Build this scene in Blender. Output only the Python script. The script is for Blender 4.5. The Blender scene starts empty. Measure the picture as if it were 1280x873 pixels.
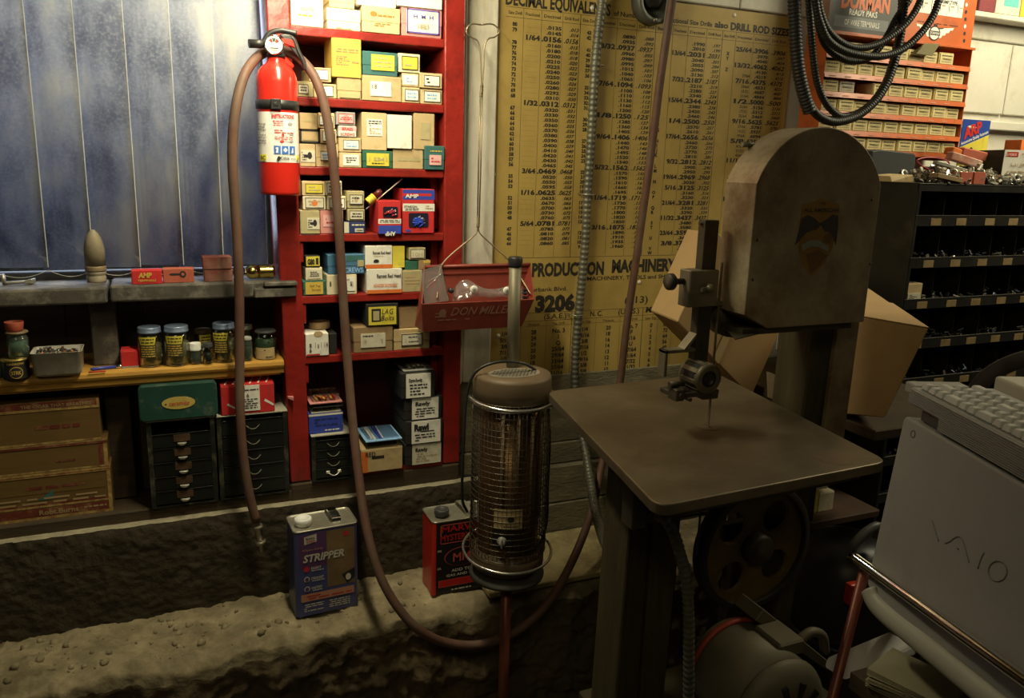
import bpy, bmesh, math, random
import numpy as np
from mathutils import Vector, Matrix
random.seed(7)
PI = math.pi
SC = bpy.context.scene
COL = SC.collection
# ------------------------------------------------------------------ camera
F_PX, PITCH, YAW, ROLL = 1000.8, 0.2190, 0.4102, -0.0302      # solved from the straight edges of the wall
CAM = np.array([0.0, -2.1, 1.6])
def _axes():
    cy, sy = math.cos(YAW), math.sin(YAW); cp, sp = math.cos(PITCH), math.sin(PITCH)
    cr, sr = math.cos(ROLL), math.sin(ROLL)
    fw = np.array([sy*cp, cy*cp, -sp]); rt = np.array([cy, -sy, 0.0]); dn = np.cross(fw, rt)
    return rt*cr + dn*sr, -rt*sr + dn*cr, fw
RT, DN, FW = _axes()
def at(px, py, Y=None, Z=None, X=None, dep=None):
    d = RT*(px-640)/F_PX + DN*(py-426.5)/F_PX + FW
    if Y is not None: s = (Y-CAM[1])/d[1]
    elif Z is not None: s = (Z-CAM[2])/d[2]
    elif X is not None: s = (X-CAM[0])/d[0]
    else: s = dep
    return Vector(CAM + s*d)
cam_d = bpy.data.cameras.new('camera'); cam = bpy.data.objects.new('camera', cam_d); COL.objects.link(cam)
cam_d.sensor_width = 36; cam_d.sensor_fit = 'HORIZONTAL'; cam_d.lens = F_PX*36/1280; cam_d.shift_y = -10/1280
cam_d.clip_start = 0.02
Mx = Matrix(((RT[0], -DN[0], -FW[0], CAM[0]), (RT[1], -DN[1], -FW[1], CAM[1]), (RT[2], -DN[2], -FW[2], CAM[2]), (0, 0, 0, 1)))
cam.matrix_world = Mx
SC.camera = cam
# ------------------------------------------------------------------ materials
MATS = {}
def mat(name, col, rough=0.6, metal=0.0, var=0.18, scale=9.0, bump=0.0, bscale=60.0, dirt=None, damt=0.0, dscale=5.0,
        trans=0.0, alpha=1.0, emit=0.0, spec=0.5, transl=0.0, stretch=None, ior=1.45):
    if name in MATS: return MATS[name]
    m = bpy.data.materials.new(name); m.use_nodes = True; MATS[name] = m
    nt = m.node_tree; N = nt.nodes; L = nt.links
    b = N['Principled BSDF']; out = N['Material Output']
    c4 = (col[0], col[1], col[2], 1)
    b.inputs['Roughness'].default_value = rough; b.inputs['Metallic'].default_value = metal
    b.inputs['Specular IOR Level'].default_value = spec; b.inputs['IOR'].default_value = ior
    tc = N.new('ShaderNodeTexCoord'); src = tc.outputs['Object']
    if stretch:
        mp = N.new('ShaderNodeMapping'); mp.inputs['Scale'].default_value = stretch; L.new(src, mp.inputs['Vector']); src = mp.outputs['Vector']
    colout = None
    if var > 0:
        n = N.new('ShaderNodeTexNoise'); n.inputs['Scale'].default_value = scale; n.inputs['Detail'].default_value = 6; n.inputs['Roughness'].default_value = .65
        L.new(src, n.inputs['Vector'])
        r = N.new('ShaderNodeValToRGB'); r.color_ramp.elements[0].position = .3; r.color_ramp.elements[1].position = .7
        r.color_ramp.elements[0].color = tuple(max(0, x*(1-var)) for x in col) + (1,)
        r.color_ramp.elements[1].color = tuple(min(1, x*(1+var)) for x in col) + (1,)
        L.new(n.outputs['Fac'], r.inputs['Fac']); colout = r.outputs['Color']
    if dirt is not None:
        n2 = N.new('ShaderNodeTexNoise'); n2.inputs['Scale'].default_value = dscale; n2.inputs['Detail'].default_value = 9; n2.inputs['Roughness'].default_value = .7
        L.new(src, n2.inputs['Vector'])
        r2 = N.new('ShaderNodeValToRGB'); r2.color_ramp.elements[0].position = max(0, .62-damt*.5); r2.color_ramp.elements[1].position = min(1, .85-damt*.4)
        r2.color_ramp.elements[0].color = (0, 0, 0, 1); r2.color_ramp.elements[1].color = (1, 1, 1, 1)
        L.new(n2.outputs['Fac'], r2.inputs['Fac'])
        mx = N.new('ShaderNodeMix'); mx.data_type = 'RGBA'
        L.new(r2.outputs['Color'], mx.inputs['Factor'])
        if colout: L.new(colout, mx.inputs['A'])
        else: mx.inputs['A'].default_value = c4
        mx.inputs['B'].default_value = (*dirt, 1); colout = mx.outputs['Result']
    if colout: L.new(colout, b.inputs['Base Color'])
    else: b.inputs['Base Color'].default_value = c4
    if bump > 0:
        n3 = N.new('ShaderNodeTexNoise'); n3.inputs['Scale'].default_value = bscale; n3.inputs['Detail'].default_value = 6
        L.new(src, n3.inputs['Vector'])
        bp = N.new('ShaderNodeBump'); bp.inputs['Strength'].default_value = bump; bp.inputs['Distance'].default_value = .004
        L.new(n3.outputs['Fac'], bp.inputs['Height']); L.new(bp.outputs['Normal'], b.inputs['Normal'])
    if trans > 0: b.inputs['Transmission Weight'].default_value = trans
    if alpha < 1: b.inputs['Alpha'].default_value = alpha
    if transl > 0:
        t = N.new('ShaderNodeBsdfTranslucent'); mxs = N.new('ShaderNodeMixShader'); mxs.inputs[0].default_value = transl
        if colout: L.new(colout, t.inputs['Color'])
        else: t.inputs['Color'].default_value = c4
        L.new(b.outputs[0], mxs.inputs[1]); L.new(t.outputs[0], mxs.inputs[2]); L.new(mxs.outputs[0], out.inputs['Surface'])
    return m
def thin_glass(name, tint, rough=.05, refl=.08, body=0.0, bcol=(.5,.5,.45)):
    if name in MATS: return MATS[name]
    m = bpy.data.materials.new(name); m.use_nodes = True; MATS[name] = m; nt = m.node_tree; N = nt.nodes; L = nt.links
    N.remove(N['Principled BSDF']); out = N['Material Output']
    t = N.new('ShaderNodeBsdfTransparent'); t.inputs['Color'].default_value = (*tint, 1)
    g = N.new('ShaderNodeBsdfGlossy'); g.inputs['Roughness'].default_value = rough; g.inputs['Color'].default_value = (1, 1, 1, 1)
    lw = N.new('ShaderNodeLayerWeight'); lw.inputs['Blend'].default_value = .25
    mp = N.new('ShaderNodeMapRange'); mp.inputs['To Min'].default_value = refl; mp.inputs['To Max'].default_value = .75; L.new(lw.outputs['Facing'], mp.inputs['Value'])
    ms = N.new('ShaderNodeMixShader'); L.new(mp.outputs['Result'], ms.inputs[0]); L.new(t.outputs[0], ms.inputs[1]); L.new(g.outputs[0], ms.inputs[2])
    last = ms
    if body > 0:
        d = N.new('ShaderNodeBsdfDiffuse'); d.inputs['Color'].default_value = (*bcol, 1); m2 = N.new('ShaderNodeMixShader'); m2.inputs[0].default_value = body
        L.new(ms.outputs[0], m2.inputs[1]); L.new(d.outputs[0], m2.inputs[2]); last = m2
    L.new(last.outputs[0], out.inputs['Surface']); return m
# ------------------------------------------------------------------ mesh builder
class MB:
    def __init__(s): s.bm = bmesh.new()
    def _new(s, verts, faces, mi=0, smooth=False):
        vs = [s.bm.verts.new(v) for v in verts]
        for f in faces:
            try:
                fc = s.bm.faces.new([vs[i] for i in f]); fc.material_index = mi; fc.smooth = smooth
            except ValueError: pass
        return vs
    def box(s, x0, x1, y0, y1, z0, z1, mi=0, bev=0.0, M=None, seg=1):
        if x1 < x0: x0, x1 = x1, x0
        if y1 < y0: y0, y1 = y1, y0
        if z1 < z0: z0, z1 = z1, z0
        t = bmesh.new()
        vs = [t.verts.new(v) for v in ((x0,y0,z0),(x1,y0,z0),(x1,y1,z0),(x0,y1,z0),(x0,y0,z1),(x1,y0,z1),(x1,y1,z1),(x0,y1,z1))]
        for f in ((0,3,2,1),(4,5,6,7),(0,1,5,4),(1,2,6,5),(2,3,7,6),(3,0,4,7)): t.faces.new([vs[i] for i in f])
        if bev > 0:
            bev = min(bev, (x1-x0)*.45, (y1-y0)*.45, (z1-z0)*.45)
            bmesh.ops.bevel(t, geom=t.edges[:], offset=bev, segments=seg, affect='EDGES', profile=.5)
        s.merge(t, mi, M, smooth=False); return s
    def merge(s, t, mi=0, M=None, smooth=None):
        t.verts.ensure_lookup_table(); mp = {}
        for v in t.verts:
            co = v.co if M is None else M @ v.co
            mp[v] = s.bm.verts.new(co)
        for f in t.faces:
            try:
                nf = s.bm.faces.new([mp[v] for v in f.verts]); nf.material_index = mi if mi is not None else f.material_index
                nf.smooth = f.smooth if smooth is None else smooth
            except ValueError: pass
        t.free()
    def hexa(s, pts, mi=0, bev=0.0, seg=1):        # 8 corners: bottom ring 0-3, top ring 4-7
        t = bmesh.new(); vs = [t.verts.new(p) for p in pts]
        for f in ((0,3,2,1),(4,5,6,7),(0,1,5,4),(1,2,6,5),(2,3,7,6),(3,0,4,7)): t.faces.new([vs[i] for i in f])
        bmesh.ops.recalc_face_normals(t, faces=t.faces[:])
        if bev > 0: bmesh.ops.bevel(t, geom=t.edges[:], offset=bev, segments=seg, affect='EDGES', profile=.5)
        s.merge(t, mi, smooth=False); return s
    def ring_tube(s, rings, mi=0, closed=False, caps=True, smooth=True):
        n = len(rings[0]); V = [[s.bm.verts.new(p) for p in r] for r in rings]
        m = len(V)
        for i in range(m if closed else m-1):
            a, b = V[i], V[(i+1) % m]
            for k in range(n):
                try:
                    f = s.bm.faces.new((a[k], a[(k+1) % n], b[(k+1) % n], b[k])); f.material_index = mi; f.smooth = smooth
                except ValueError: pass
        if caps and not closed:
            for r, rev in ((V[0], True), (V[-1], False)):
                try:
                    f = s.bm.faces.new(r[::-1] if rev else r); f.material_index = mi
                except ValueError: pass
        return s
    def tube(s, pts, r, mi=0, n=10, closed=False, caps=True):   # r number or list
        pts = [Vector(p) for p in pts]; m = len(pts); rings = []
        up = None
        for i, p in enumerate(pts):
            if closed: d = pts[(i+1) % m]-pts[i-1]
            elif i == 0: d = pts[1]-p
            elif i == m-1: d = p-pts[i-1]
            else: d = pts[i+1]-pts[i-1]
            d.normalize()
            if up is None:
                a = Vector((0,0,1)) if abs(d.z) < .9 else Vector((1,0,0))
                up = (a - d*a.dot(d)).normalized()
            else:
                up = up - d*up.dot(d)
                if up.length < 1e-5: up = d.orthogonal()
                up.normalize()
            sd = d.cross(up); rr = r[i] if isinstance(r, (list, tuple)) else r
            rings.append([p + (up*math.cos(2*PI*k/n) + sd*math.sin(2*PI*k/n))*rr for k in range(n)])
        return s.ring_tube(rings, mi, closed, caps)
    def lathe(s, prof, c, mi=0, n=28, axis='Z', smooth=True, caps=True, M=None):     # prof: (r, h)
        rings = []
        for r, h in prof:
            ring = []
            for k in range(n):
                a = 2*PI*k/n; u, v = r*math.cos(a), r*math.sin(a)
                p = {'Z': Vector((u, v, h)), 'Y': Vector((u, h, -v)), 'X': Vector((h, u, v))}[axis]
                if M is not None: p = M @ p
                ring.append(p + Vector(c))
            rings.append(ring)
        return s.ring_tube(rings, mi, False, caps, smooth)
    def cyl(s, p0, p1, r, mi=0, n=16, r1=None):
        return s.tube([p0, p1], [r, r if r1 is None else r1], mi, n)
    def prism(s, poly, y0, y1, mi=0, bev=0.0, axis='Y', M=None, seg=2):   # polygon in XZ (axis Y), XY (axis Z), YZ (axis X)
        t = bmesh.new()
        def P(a, b, h): return {'Y': (a, h, b), 'Z': (a, b, h), 'X': (h, a, b)}[axis]
        A = [t.verts.new(P(a, b, y0)) for a, b in poly]; B = [t.verts.new(P(a, b, y1)) for a, b in poly]
        n = len(poly); t.faces.new(A); t.faces.new(B[::-1])
        for i in range(n): t.faces.new((A[i], B[i], B[(i+1) % n], A[(i+1) % n]))
        bmesh.ops.recalc_face_normals(t, faces=t.faces[:])
        if bev > 0:
            es = [e for e in t.edges if (e.verts[0] in A and e.verts[1] in A) or (e.verts[0] in B and e.verts[1] in B)]
            bmesh.ops.bevel(t, geom=es, offset=bev, segments=seg, affect='EDGES', profile=.5)
        s.merge(t, mi, M, smooth=False); return s
    def ribbed(s, pts, r, pitch, depth, mi=0, n=10):           # corrugated hose along a smooth path
        P = resample(pts, pitch/4.0); rr = [r-depth if i % 4 == 0 else (r if i % 4 == 2 else r-depth*.25) for i in range(len(P))]
        return s.tube(P, rr, mi, n)
    def text(s, st, o, ux, uy, h, w=None, mi=0, off=.0003, bold=0.0, align='l', shear=0.0, maxw=None):
        vs, fs, bb = glyphs(st, bold, shear)
        if not vs: return s
        sy = h/.727; wid = bb[1]-bb[0]; sx = sy if w is None else w/max(wid, 1e-6)
        if maxw and wid*sx > maxw: sx = maxw/wid
        ux = Vector(ux).normalized(); uy = Vector(uy).normalized(); nn = ux.cross(uy)
        sh = {'l': 0, 'c': -wid*sx/2, 'r': -wid*sx}[align]
        o = Vector(o)
        s._new([o + ux*((v[0]-bb[0])*sx + sh) + uy*(v[1]*sy) + nn*off for v in vs], fs, mi)
        return s
    def quad(s, o, ux, uy, x0, x1, y0, y1, mi=0, off=.0003):
        ux = Vector(ux).normalized(); uy = Vector(uy).normalized(); nn = ux.cross(uy); o = Vector(o)
        s._new([o+ux*a+uy*b+nn*off for a, b in ((x0,y0),(x1,y0),(x1,y1),(x0,y1))], [(0,1,2,3)], mi)
        return s
    def poly(s, o, ux, uy, pts, mi=0, off=.0003):
        ux = Vector(ux).normalized(); uy = Vector(uy).normalized(); nn = ux.cross(uy); o = Vector(o)
        s._new([o+ux*a+uy*b+nn*off for a, b in pts], [tuple(range(len(pts)))], mi)
        return s
_G = {}
def glyphs(st, bold, shear):
    k = (st, bold, shear)
    if k in _G: return _G[k]
    cu = bpy.data.curves.new('t', 'FONT'); cu.body = st; cu.size = 1; cu.offset = bold; cu.resolution_u = 2; cu.shear = shear
    ob = bpy.data.objects.new('t', cu); me = bpy.data.meshes.new_from_object(ob)
    vs = [tuple(v.co[:2]) for v in me.vertices]; fs = [tuple(p.vertices) for p in me.polygons]
    bb = (min(v[0] for v in vs), max(v[0] for v in vs)) if vs else (0, 0)
    bpy.data.objects.remove(ob); bpy.data.curves.remove(cu); bpy.data.meshes.remove(me)
    _G[k] = (vs, fs, bb); return _G[k]
def catmull(pts, sub=8, closed=False):
    P = [Vector(p) for p in pts]; n = len(P); out = []
    for i in range(n if closed else n-1):
        p1, p2 = P[i], P[(i+1) % n]
        p0 = P[i-1] if (closed or i > 0) else p1*2-p2
        p3 = P[(i+2) % n] if (closed or i+2 < n) else p2*2-p1
        for k in range(sub):
            t = k/sub
            out.append(.5*((2*p1)+(p2-p0)*t+(2*p0-5*p1+4*p2-p3)*t*t+(3*p1-p0-3*p2+p3)*t**3))
    if not closed: out.append(P[-1])
    return out
def resample(pts, step):
    P = [Vector(p) for p in pts]; out = [P[0].copy()]; acc = 0
    for a, b in zip(P[:-1], P[1:]):
        L = (b-a).length
        if L < 1e-9: continue
        d = step-acc
        while d <= L:
            out.append(a+(b-a)*(d/L)); d += step
        acc = L-(d-step)
    return out
def rrect(x0, x1, y0, y1, r, n=5):
    out = []
    for cx, cy, a0 in ((x1-r, y0+r, -90), (x1-r, y1-r, 0), (x0+r, y1-r, 90), (x0+r, y0+r, 180)):
        for k in range(n+1):
            a = math.radians(a0+90*k/n); out.append((cx+r*math.cos(a), cy+r*math.sin(a)))
    return out
def obj(name, mb, mats, parent=None, label=None, wn=False):
    bm = mb.bm if isinstance(mb, MB) else mb
    me = bpy.data.meshes.new(name)
    bmesh.ops.recalc_face_normals(bm, faces=bm.faces[:]) if wn else None
    if parent is None:
        xs = [v.co for v in bm.verts]
        c = Vector(((min(v.x for v in xs)+max(v.x for v in xs))/2, (min(v.y for v in xs)+max(v.y for v in xs))/2, min(v.z for v in xs)))
    else:
        c = Vector(parent['wl'])
    bmesh.ops.translate(bm, verts=bm.verts[:], vec=-c)
    bm.to_mesh(me); bm.free()
    o = bpy.data.objects.new(name, me); COL.objects.link(o)
    if not isinstance(mats, (list, tuple)): mats = [mats]
    for m in mats: me.materials.append(m)
    if parent is None: o.location = c
    else: o.parent = parent
    o['wl'] = tuple(c)
    if label: o['label'] = label
    return o
def thing(name, label, cat, loc, group=None):
    o = bpy.data.objects.new(name, None); COL.objects.link(o); o.empty_display_size = .02
    o.location = loc; o['wl'] = tuple(loc); o['label'] = label; o['category'] = cat
    if group: o['group'] = group
    return o
def tag(o, label, cat, group=None):
    o['label'] = label; o['category'] = cat
    if group: o['group'] = group
    return o
def struct(name, mb, mats, parent=None):
    o = obj(name, mb, mats, parent)
    if parent is None: o['kind'] = 'structure'
    return o
UX, UZ = Vector((1,0,0)), Vector((0,0,1))
# ================================================================== SETTING
m_board = mat('dark_brown_boards', (.055,.036,.018), .8, var=.35, scale=3, stretch=(2,2,14), bump=.4, bscale=30)
m_greypaint = mat('grey_brown_paint', (.075,.066,.055), .7, var=.25, scale=14, bump=.35, bscale=60, dirt=(.3,.27,.22), damt=.25, dscale=12)
m_wallwhite = mat('dirty_white_wall_paint', (.62,.60,.52), .6, var=.1, scale=4, bump=.3, bscale=25, dirt=(.3,.26,.18), damt=.25, dscale=4)
m_studwhite = mat('old_white_stud_paint', (.68,.64,.54), .6, var=.15, scale=8, bump=.3, bscale=40, dirt=(.35,.3,.2), damt=.35, dscale=9, stretch=(1,1,.25))
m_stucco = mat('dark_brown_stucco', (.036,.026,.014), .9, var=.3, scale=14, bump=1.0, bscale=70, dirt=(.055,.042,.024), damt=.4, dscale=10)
m_conc = mat('board_formed_concrete', (.20,.175,.11), .9, var=.25, scale=10, bump=.7, bscale=50, dirt=(.11,.095,.055), damt=.4, dscale=6, stretch=(1,1,3))
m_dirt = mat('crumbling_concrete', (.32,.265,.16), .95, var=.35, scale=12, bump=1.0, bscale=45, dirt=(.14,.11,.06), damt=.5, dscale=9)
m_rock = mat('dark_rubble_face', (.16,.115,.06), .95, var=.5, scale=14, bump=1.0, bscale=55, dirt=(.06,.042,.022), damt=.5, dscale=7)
m_floor = mat('oily_concrete_floor', (.1,.085,.06), .8, var=.4, scale=5, bump=.4)
m_ceil = mat('dark_ceiling_boards', (.12,.11,.09), .8, var=.3, scale=4)
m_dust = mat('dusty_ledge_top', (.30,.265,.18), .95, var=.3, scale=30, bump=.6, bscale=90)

b = MB(); b.box(-3, 5, -4.2, .4, -.05, 0); struct('floor', b, m_floor)
b = MB(); b.box(-3, 5, -4.2, .4, 2.95, 3.0); struct('ceiling', b, m_ceil)
WX0, WX1 = -1.3, .238          # window opening
SILL_Z = 1.293
# back wall right of the red shelves: painted boards with joints
b = MB()
b.box(.735, 4.2, 0, .10, .98, 2.95, 0)
struct('wall_back', b, m_wallwhite)
# horizontal and vertical boards standing proud of the wall, upper right
pz = at(1215.4, 44, Y=-.015).z
b = MB(); b.box(1.62, 4.2, -.012, -.0005, 2.071, 2.6, 0, .003)
b.box(2.3, 2.83, -.014, -.0005, at(1207,140,Y=-.014).z, at(1215,50,Y=-.014).z, 0, .003)
b.box(2.835, 4.2, -.014, -.0005, at(1207,140,Y=-.014).z, at(1215,50,Y=-.014).z, 0, .003)
b.box(2.2, 4.2, -.03, -.0005, at(1207,153,Y=-.03).z-.02, at(1207,149,Y=-.03).z, 0, .003)
struct('trim_1', b, m_wallwhite)
b = MB(); b.box(1.0, 1.62, -.010, -.0005, 2.071, 2.6, 0, .003)
b.box(1.90, 2.10, -.006, -.0005, 1.0, 2.066, 0, .002)
struct('trim_2', b, m_wallwhite)
# white stud strip between the shelves and the chart
b = MB()
xa, xb = .737, at(616,150,Y=-.02).x
b.box(xa, xa+.012, -.03, .06, .98, 2.6, 0, .003); b.box(xa+.018, xb+.012, -.018, .06, .98, 2.6, 0, .004)
struct('trim_3', b, m_studwhite)
# wall over and left of the window
b = MB(); b.box(-3, .735, .02, .12, 2.45, 2.95); b.box(-3, WX0, .02, .12, .45, 2.45)
struct('wall_back_left', b, m_wallwhite)
# recess below the sill
b = MB()
for k in range(9):
    x0 = WX0+k*.176; b.box(x0, x0+.1755, .15+.003*(k % 2), .18, .6, 1.28, 0, .002)
b.box(WX0, .735, .181, .2, .0, 1.3); struct('wall_recess', b, m_board)
b = MB(); 
zb = SILL_Z; n = 30; top = []
xsplit = at(135, 360, Y=-.06).x
def chipped(x0, x1, y0, y1, z0, z1, chips):
    bb = MB(); bb.box(x0, x1, y0, y1, z0, z1, 0, .004, seg=2)
    return bb
b.box(WX0, xsplit-.003, -.06, .135, zb-.038, zb, 0, .005, seg=2)
b.box(xsplit+.003, at(372,360,Y=-.075).x, -.06, .135, zb-.036, zb+.003, 0, .005, seg=2)
b.box(at(318,355,Y=-.08).x, at(371,355,Y=-.08).x, -.075, -.055, zb-.036, zb-.012, 0, .003)
b.box(at(330,350,Y=-.08).x, at(372,350,Y=-.08).x, -.08, -.055, zb-.008, zb+.004, 0, .003)
struct('trim_4', b, m_greypaint)
# upper and lower studs of the recess
b = MB(); b.box(at(114,420,Y=.0).x, at(147,420,Y=.0).x, 0, .148, 1.094, zb-.039, 0, .003); struct('trim_5', b, m_greypaint)
b = MB(); b.box(at(135,560,Y=.02).x, at(167,560,Y=.02).x, .02, .148, .74, 1.055, 0, .003)
b.box(at(150,560,Y=.08).x+.05, at(150,560,Y=.08).x+.09, .06, .148, .74, 1.055, 0, .003); struct('trim_6', b, m_board)
# base board the boxes stand on, dusty stucco foundation, ledge
BASE_Z = .738
b = MB(); b.box(WX0, .30, -.06, .149, .70, BASE_Z, 0, .004); b.box(.262, .735, -.062, .149, .70, .756, 0, .005); struct('trim_7', b, m_board)
b = MB(); b.box(.45, .735, -.066, -.0615, .7585, .767, 0, .002); 
def rough(b, x0, x1, nx, ny, fn, mi=0, smooth=True):
    V = [[b.bm.verts.new(fn(x0+(x1-x0)*i/nx, j/ny)) for j in range(ny+1)] for i in range(nx+1)]
    for i in range(nx):
        for j in range(ny):
            f = b.bm.faces.new((V[i][j], V[i+1][j], V[i+1][j+1], V[i][j+1])); f.smooth = smooth; f.material_index = mi
from mathutils import noise as NZ
def fbm(x, y, z, o=5): return NZ.fractal(Vector((x, y, z)), 1.0, 2.1, o)
b.bm.free(); b = MB()
def st(x, t):
    z = .708 - t*.30; d = .004*fbm(x*14, 0, z*14)+.0025*fbm(x*60, 3, z*60, 3)
    return Vector((x, -.088-d-.006*(1-math.exp(-t*20)), z))
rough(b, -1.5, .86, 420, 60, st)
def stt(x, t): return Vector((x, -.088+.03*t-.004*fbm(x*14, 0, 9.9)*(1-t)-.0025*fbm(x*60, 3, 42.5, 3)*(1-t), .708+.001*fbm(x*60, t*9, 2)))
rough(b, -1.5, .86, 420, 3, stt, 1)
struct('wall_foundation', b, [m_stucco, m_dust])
# board-formed concrete under the chart
b = MB()
zl = [.40, at(700,672,Y=-.03).z, at(700,628,Y=-.03).z, at(700,583,Y=-.03).z]
b.box(.86, 4.2, -.030, .1, .0, zl[1]-.002, 0, .004); b.box(.86, 4.2, -.034, .1, zl[1]+.001, zl[2]-.002, 0, .003)
b.box(.862, 4.2, -.030, .1, zl[2], zl[3], 0, .004)
b.box(.737, 4.2, -.012, .1, zl[3]+.002, zl[3]+.07, 0, .003); b.box(.737, 4.2, -.008, .1, zl[3]+.072, .979, 0, .003)
struct('wall_concrete_base', b, m_conc)
# crumbling ledge in front of the foundation and the rough face under it
LEDGE_Z = .462
def hump(x, d): return .009*fbm(x*7, d*7, 1.3)+.008*fbm(x*22, d*26, 5, 4)+.007*max(0, fbm(x*38, d*46, 8, 3)-.15)
def ledge_pt(x, t):
    ed = .235+.022*fbm(x*6, 1.7, 0)+.010*fbm(x*25, 7.7, 0, 4)
    if x > .78: ed = min(ed, .235)
    if t <= .5:
        d = ed*t/.5; dr = .02*max(0, (d-ed*.75)/(ed*.25))**2
        return Vector((x, -.075-d, LEDGE_Z+hump(x, d)*(1 if x < .72 else .4)-dr))
    s = (t-.5)/.5
    z = LEDGE_Z-.02-s*.47+.012*fbm(x*25, s*9, 3, 4)*(1-s)+hump(x, ed)*(1-s)
    y = -.075-ed-.012*math.sin(min(1, s*8)*PI/2)+.05*s+.022*fbm(x*9, s*6, 4.4)*min(1, s*6)+.011*fbm(x*34, s*22, 2.1, 4)*min(1, s*6)
    return Vector((x, y, z))
b = MB()
nx, ny = 460, 110; x0, x1 = -1.2, 2.2
V = [[b.bm.verts.new(ledge_pt(x0+(x1-x0)*i/nx, j/ny)) for j in range(ny+1)] for i in range(nx+1)]
for i in range(nx):
    for j in range(ny):
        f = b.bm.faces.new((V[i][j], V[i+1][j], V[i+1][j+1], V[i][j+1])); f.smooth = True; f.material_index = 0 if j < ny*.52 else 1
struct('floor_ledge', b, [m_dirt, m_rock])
# loose pebbles of the ledge (nobody could count the crumbs)
b = MB()
for k in range(230):
    x = random.uniform(-.45, .78); d = random.uniform(.02, .21); r = random.choice([.002, .002, .003, .004, .006, .009])*random.uniform(.7, 1.3)
    t = bmesh.new(); bmesh.ops.create_icosphere(t, subdivisions=1, radius=r)
    for v in t.verts: v.co *= random.uniform(.7, 1.2)
    b.merge(t, 0, Matrix.Translation(ledge_pt(x, d/.235*.5)+Vector((0, 0, r*.1))), True)
o = obj('rubble_crumbs', b, m_dirt); o['kind'] = 'stuff'; tag(o, 'loose crumbs of concrete scattered over the rough ledge', 'rubble')
# window: frame, dusty pane
m_frame = mat('weathered_frame', (.12,.115,.10), .75, var=.3, scale=10, bump=.4, dirt=(.1,.09,.07), damt=.4, dscale=14)
m_glass = thin_glass('window_glass', (.9,.94,1.0), .2, .05)
root = thing('window_1', '', '', (0, .1, 1.3)); del root['label']; del root['category']; root['kind'] = 'structure'
b = MB(); xr = at(333, 200, Y=.09).x
b.box(xr-.008, xr+.012, .07, .12, 1.29, 2.45, 0, .003); b.box(xr+.014, .30, .03, .12, 1.29, 2.45, 0, .003); b.box(WX0, xr, .085, .12, 1.29, 1.312, 0, .003)
b.box(WX0, xr, .085, .12, 2.38, 2.45, 0, .003); struct('window_frame', b, m_frame, root)
b = MB(); b.box(WX0, xr-.008, .104, .108, 1.311, 2.38); struct('window_pane', b, m_glass, root)
# vertical blind in front of the pane
def blind_mat():
    m = bpy.data.materials.new('dusty_translucent_vinyl'); m.use_nodes = True; nt = m.node_tree; N = nt.nodes; L = nt.links
    b = N['Principled BSDF']; out = N['Material Output']; tc = N.new('ShaderNodeTexCoord')
    mp = N.new('ShaderNodeMapping'); mp.inputs['Scale'].default_value = (1, 1, .45); L.new(tc.outputs['Object'], mp.inputs['Vector'])
    n = N.new('ShaderNodeTexNoise'); n.inputs['Scale'].default_value = 7; n.inputs['Detail'].default_value = 10; n.inputs['Roughness'].default_value = .62
    L.new(mp.outputs['Vector'], n.inputs['Vector'])
    r = N.new('ShaderNodeValToRGB'); e = r.color_ramp.elements
    e[0].position = .38; e[0].color = (.20,.225,.31,1); e[1].position = .63; e[1].color = (.60,.585,.54,1)
    x = e.new(.5); x.color = (.40,.425,.50,1); L.new(n.outputs['Fac'], r.inputs['Fac'])
    n2 = N.new('ShaderNodeTexNoise'); n2.inputs['Scale'].default_value = 160; n2.inputs['Detail'].default_value = 4; L.new(tc.outputs['Object'], n2.inputs['Vector'])
    r2 = N.new('ShaderNodeValToRGB'); r2.color_ramp.elements[0].position = .45; r2.color_ramp.elements[1].position = .8
    r2.color_ramp.elements[0].color = (0,0,0,1); r2.color_ramp.elements[1].color = (.55,.55,.55,1); L.new(n2.outputs['Fac'], r2.inputs['Fac'])
    mx = N.new('ShaderNodeMix'); mx.data_type = 'RGBA'; L.new(r2.outputs['Color'], mx.inputs['Factor']); L.new(r.outputs['Color'], mx.inputs['A']); mx.inputs['B'].default_value = (.6,.62,.64,1)
    L.new(mx.outputs['Result'], b.inputs['Base Color']); b.inputs['Roughness'].default_value = .42
    t = N.new('ShaderNodeBsdfTranslucent'); L.new(mx.outputs['Result'], t.inputs['Color'])
    ms = N.new('ShaderNodeMixShader'); ms.inputs[0].default_value = .45; L.new(b.outputs[0], ms.inputs[1]); L.new(t.outputs[0], ms.inputs[2]); L.new(ms.outputs[0], out.inputs['Surface'])
    return m
m_blind = blind_mat(); m_blindedge = mat('slat_edge', (.75,.75,.72), .4, var=0, transl=.4)
root = thing('vertical_blind', 'dusty blue grey vertical blind of wide plastic slats hanging over the window', 'blind', (-.3, .05, 1.33))
b = MB(); b.box(WX0+.02, xr-.02, .03, .065, 2.36, 2.385, 0, .003); obj('head_rail', b, m_frame, root)
edges = [at(x, 150, Y=.05).x for x in (43, 102, 163, 219, 271)]
edges = [edges[0]-.113*k for k in range(8, 0, -1)]+edges+[xr-.012]
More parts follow.
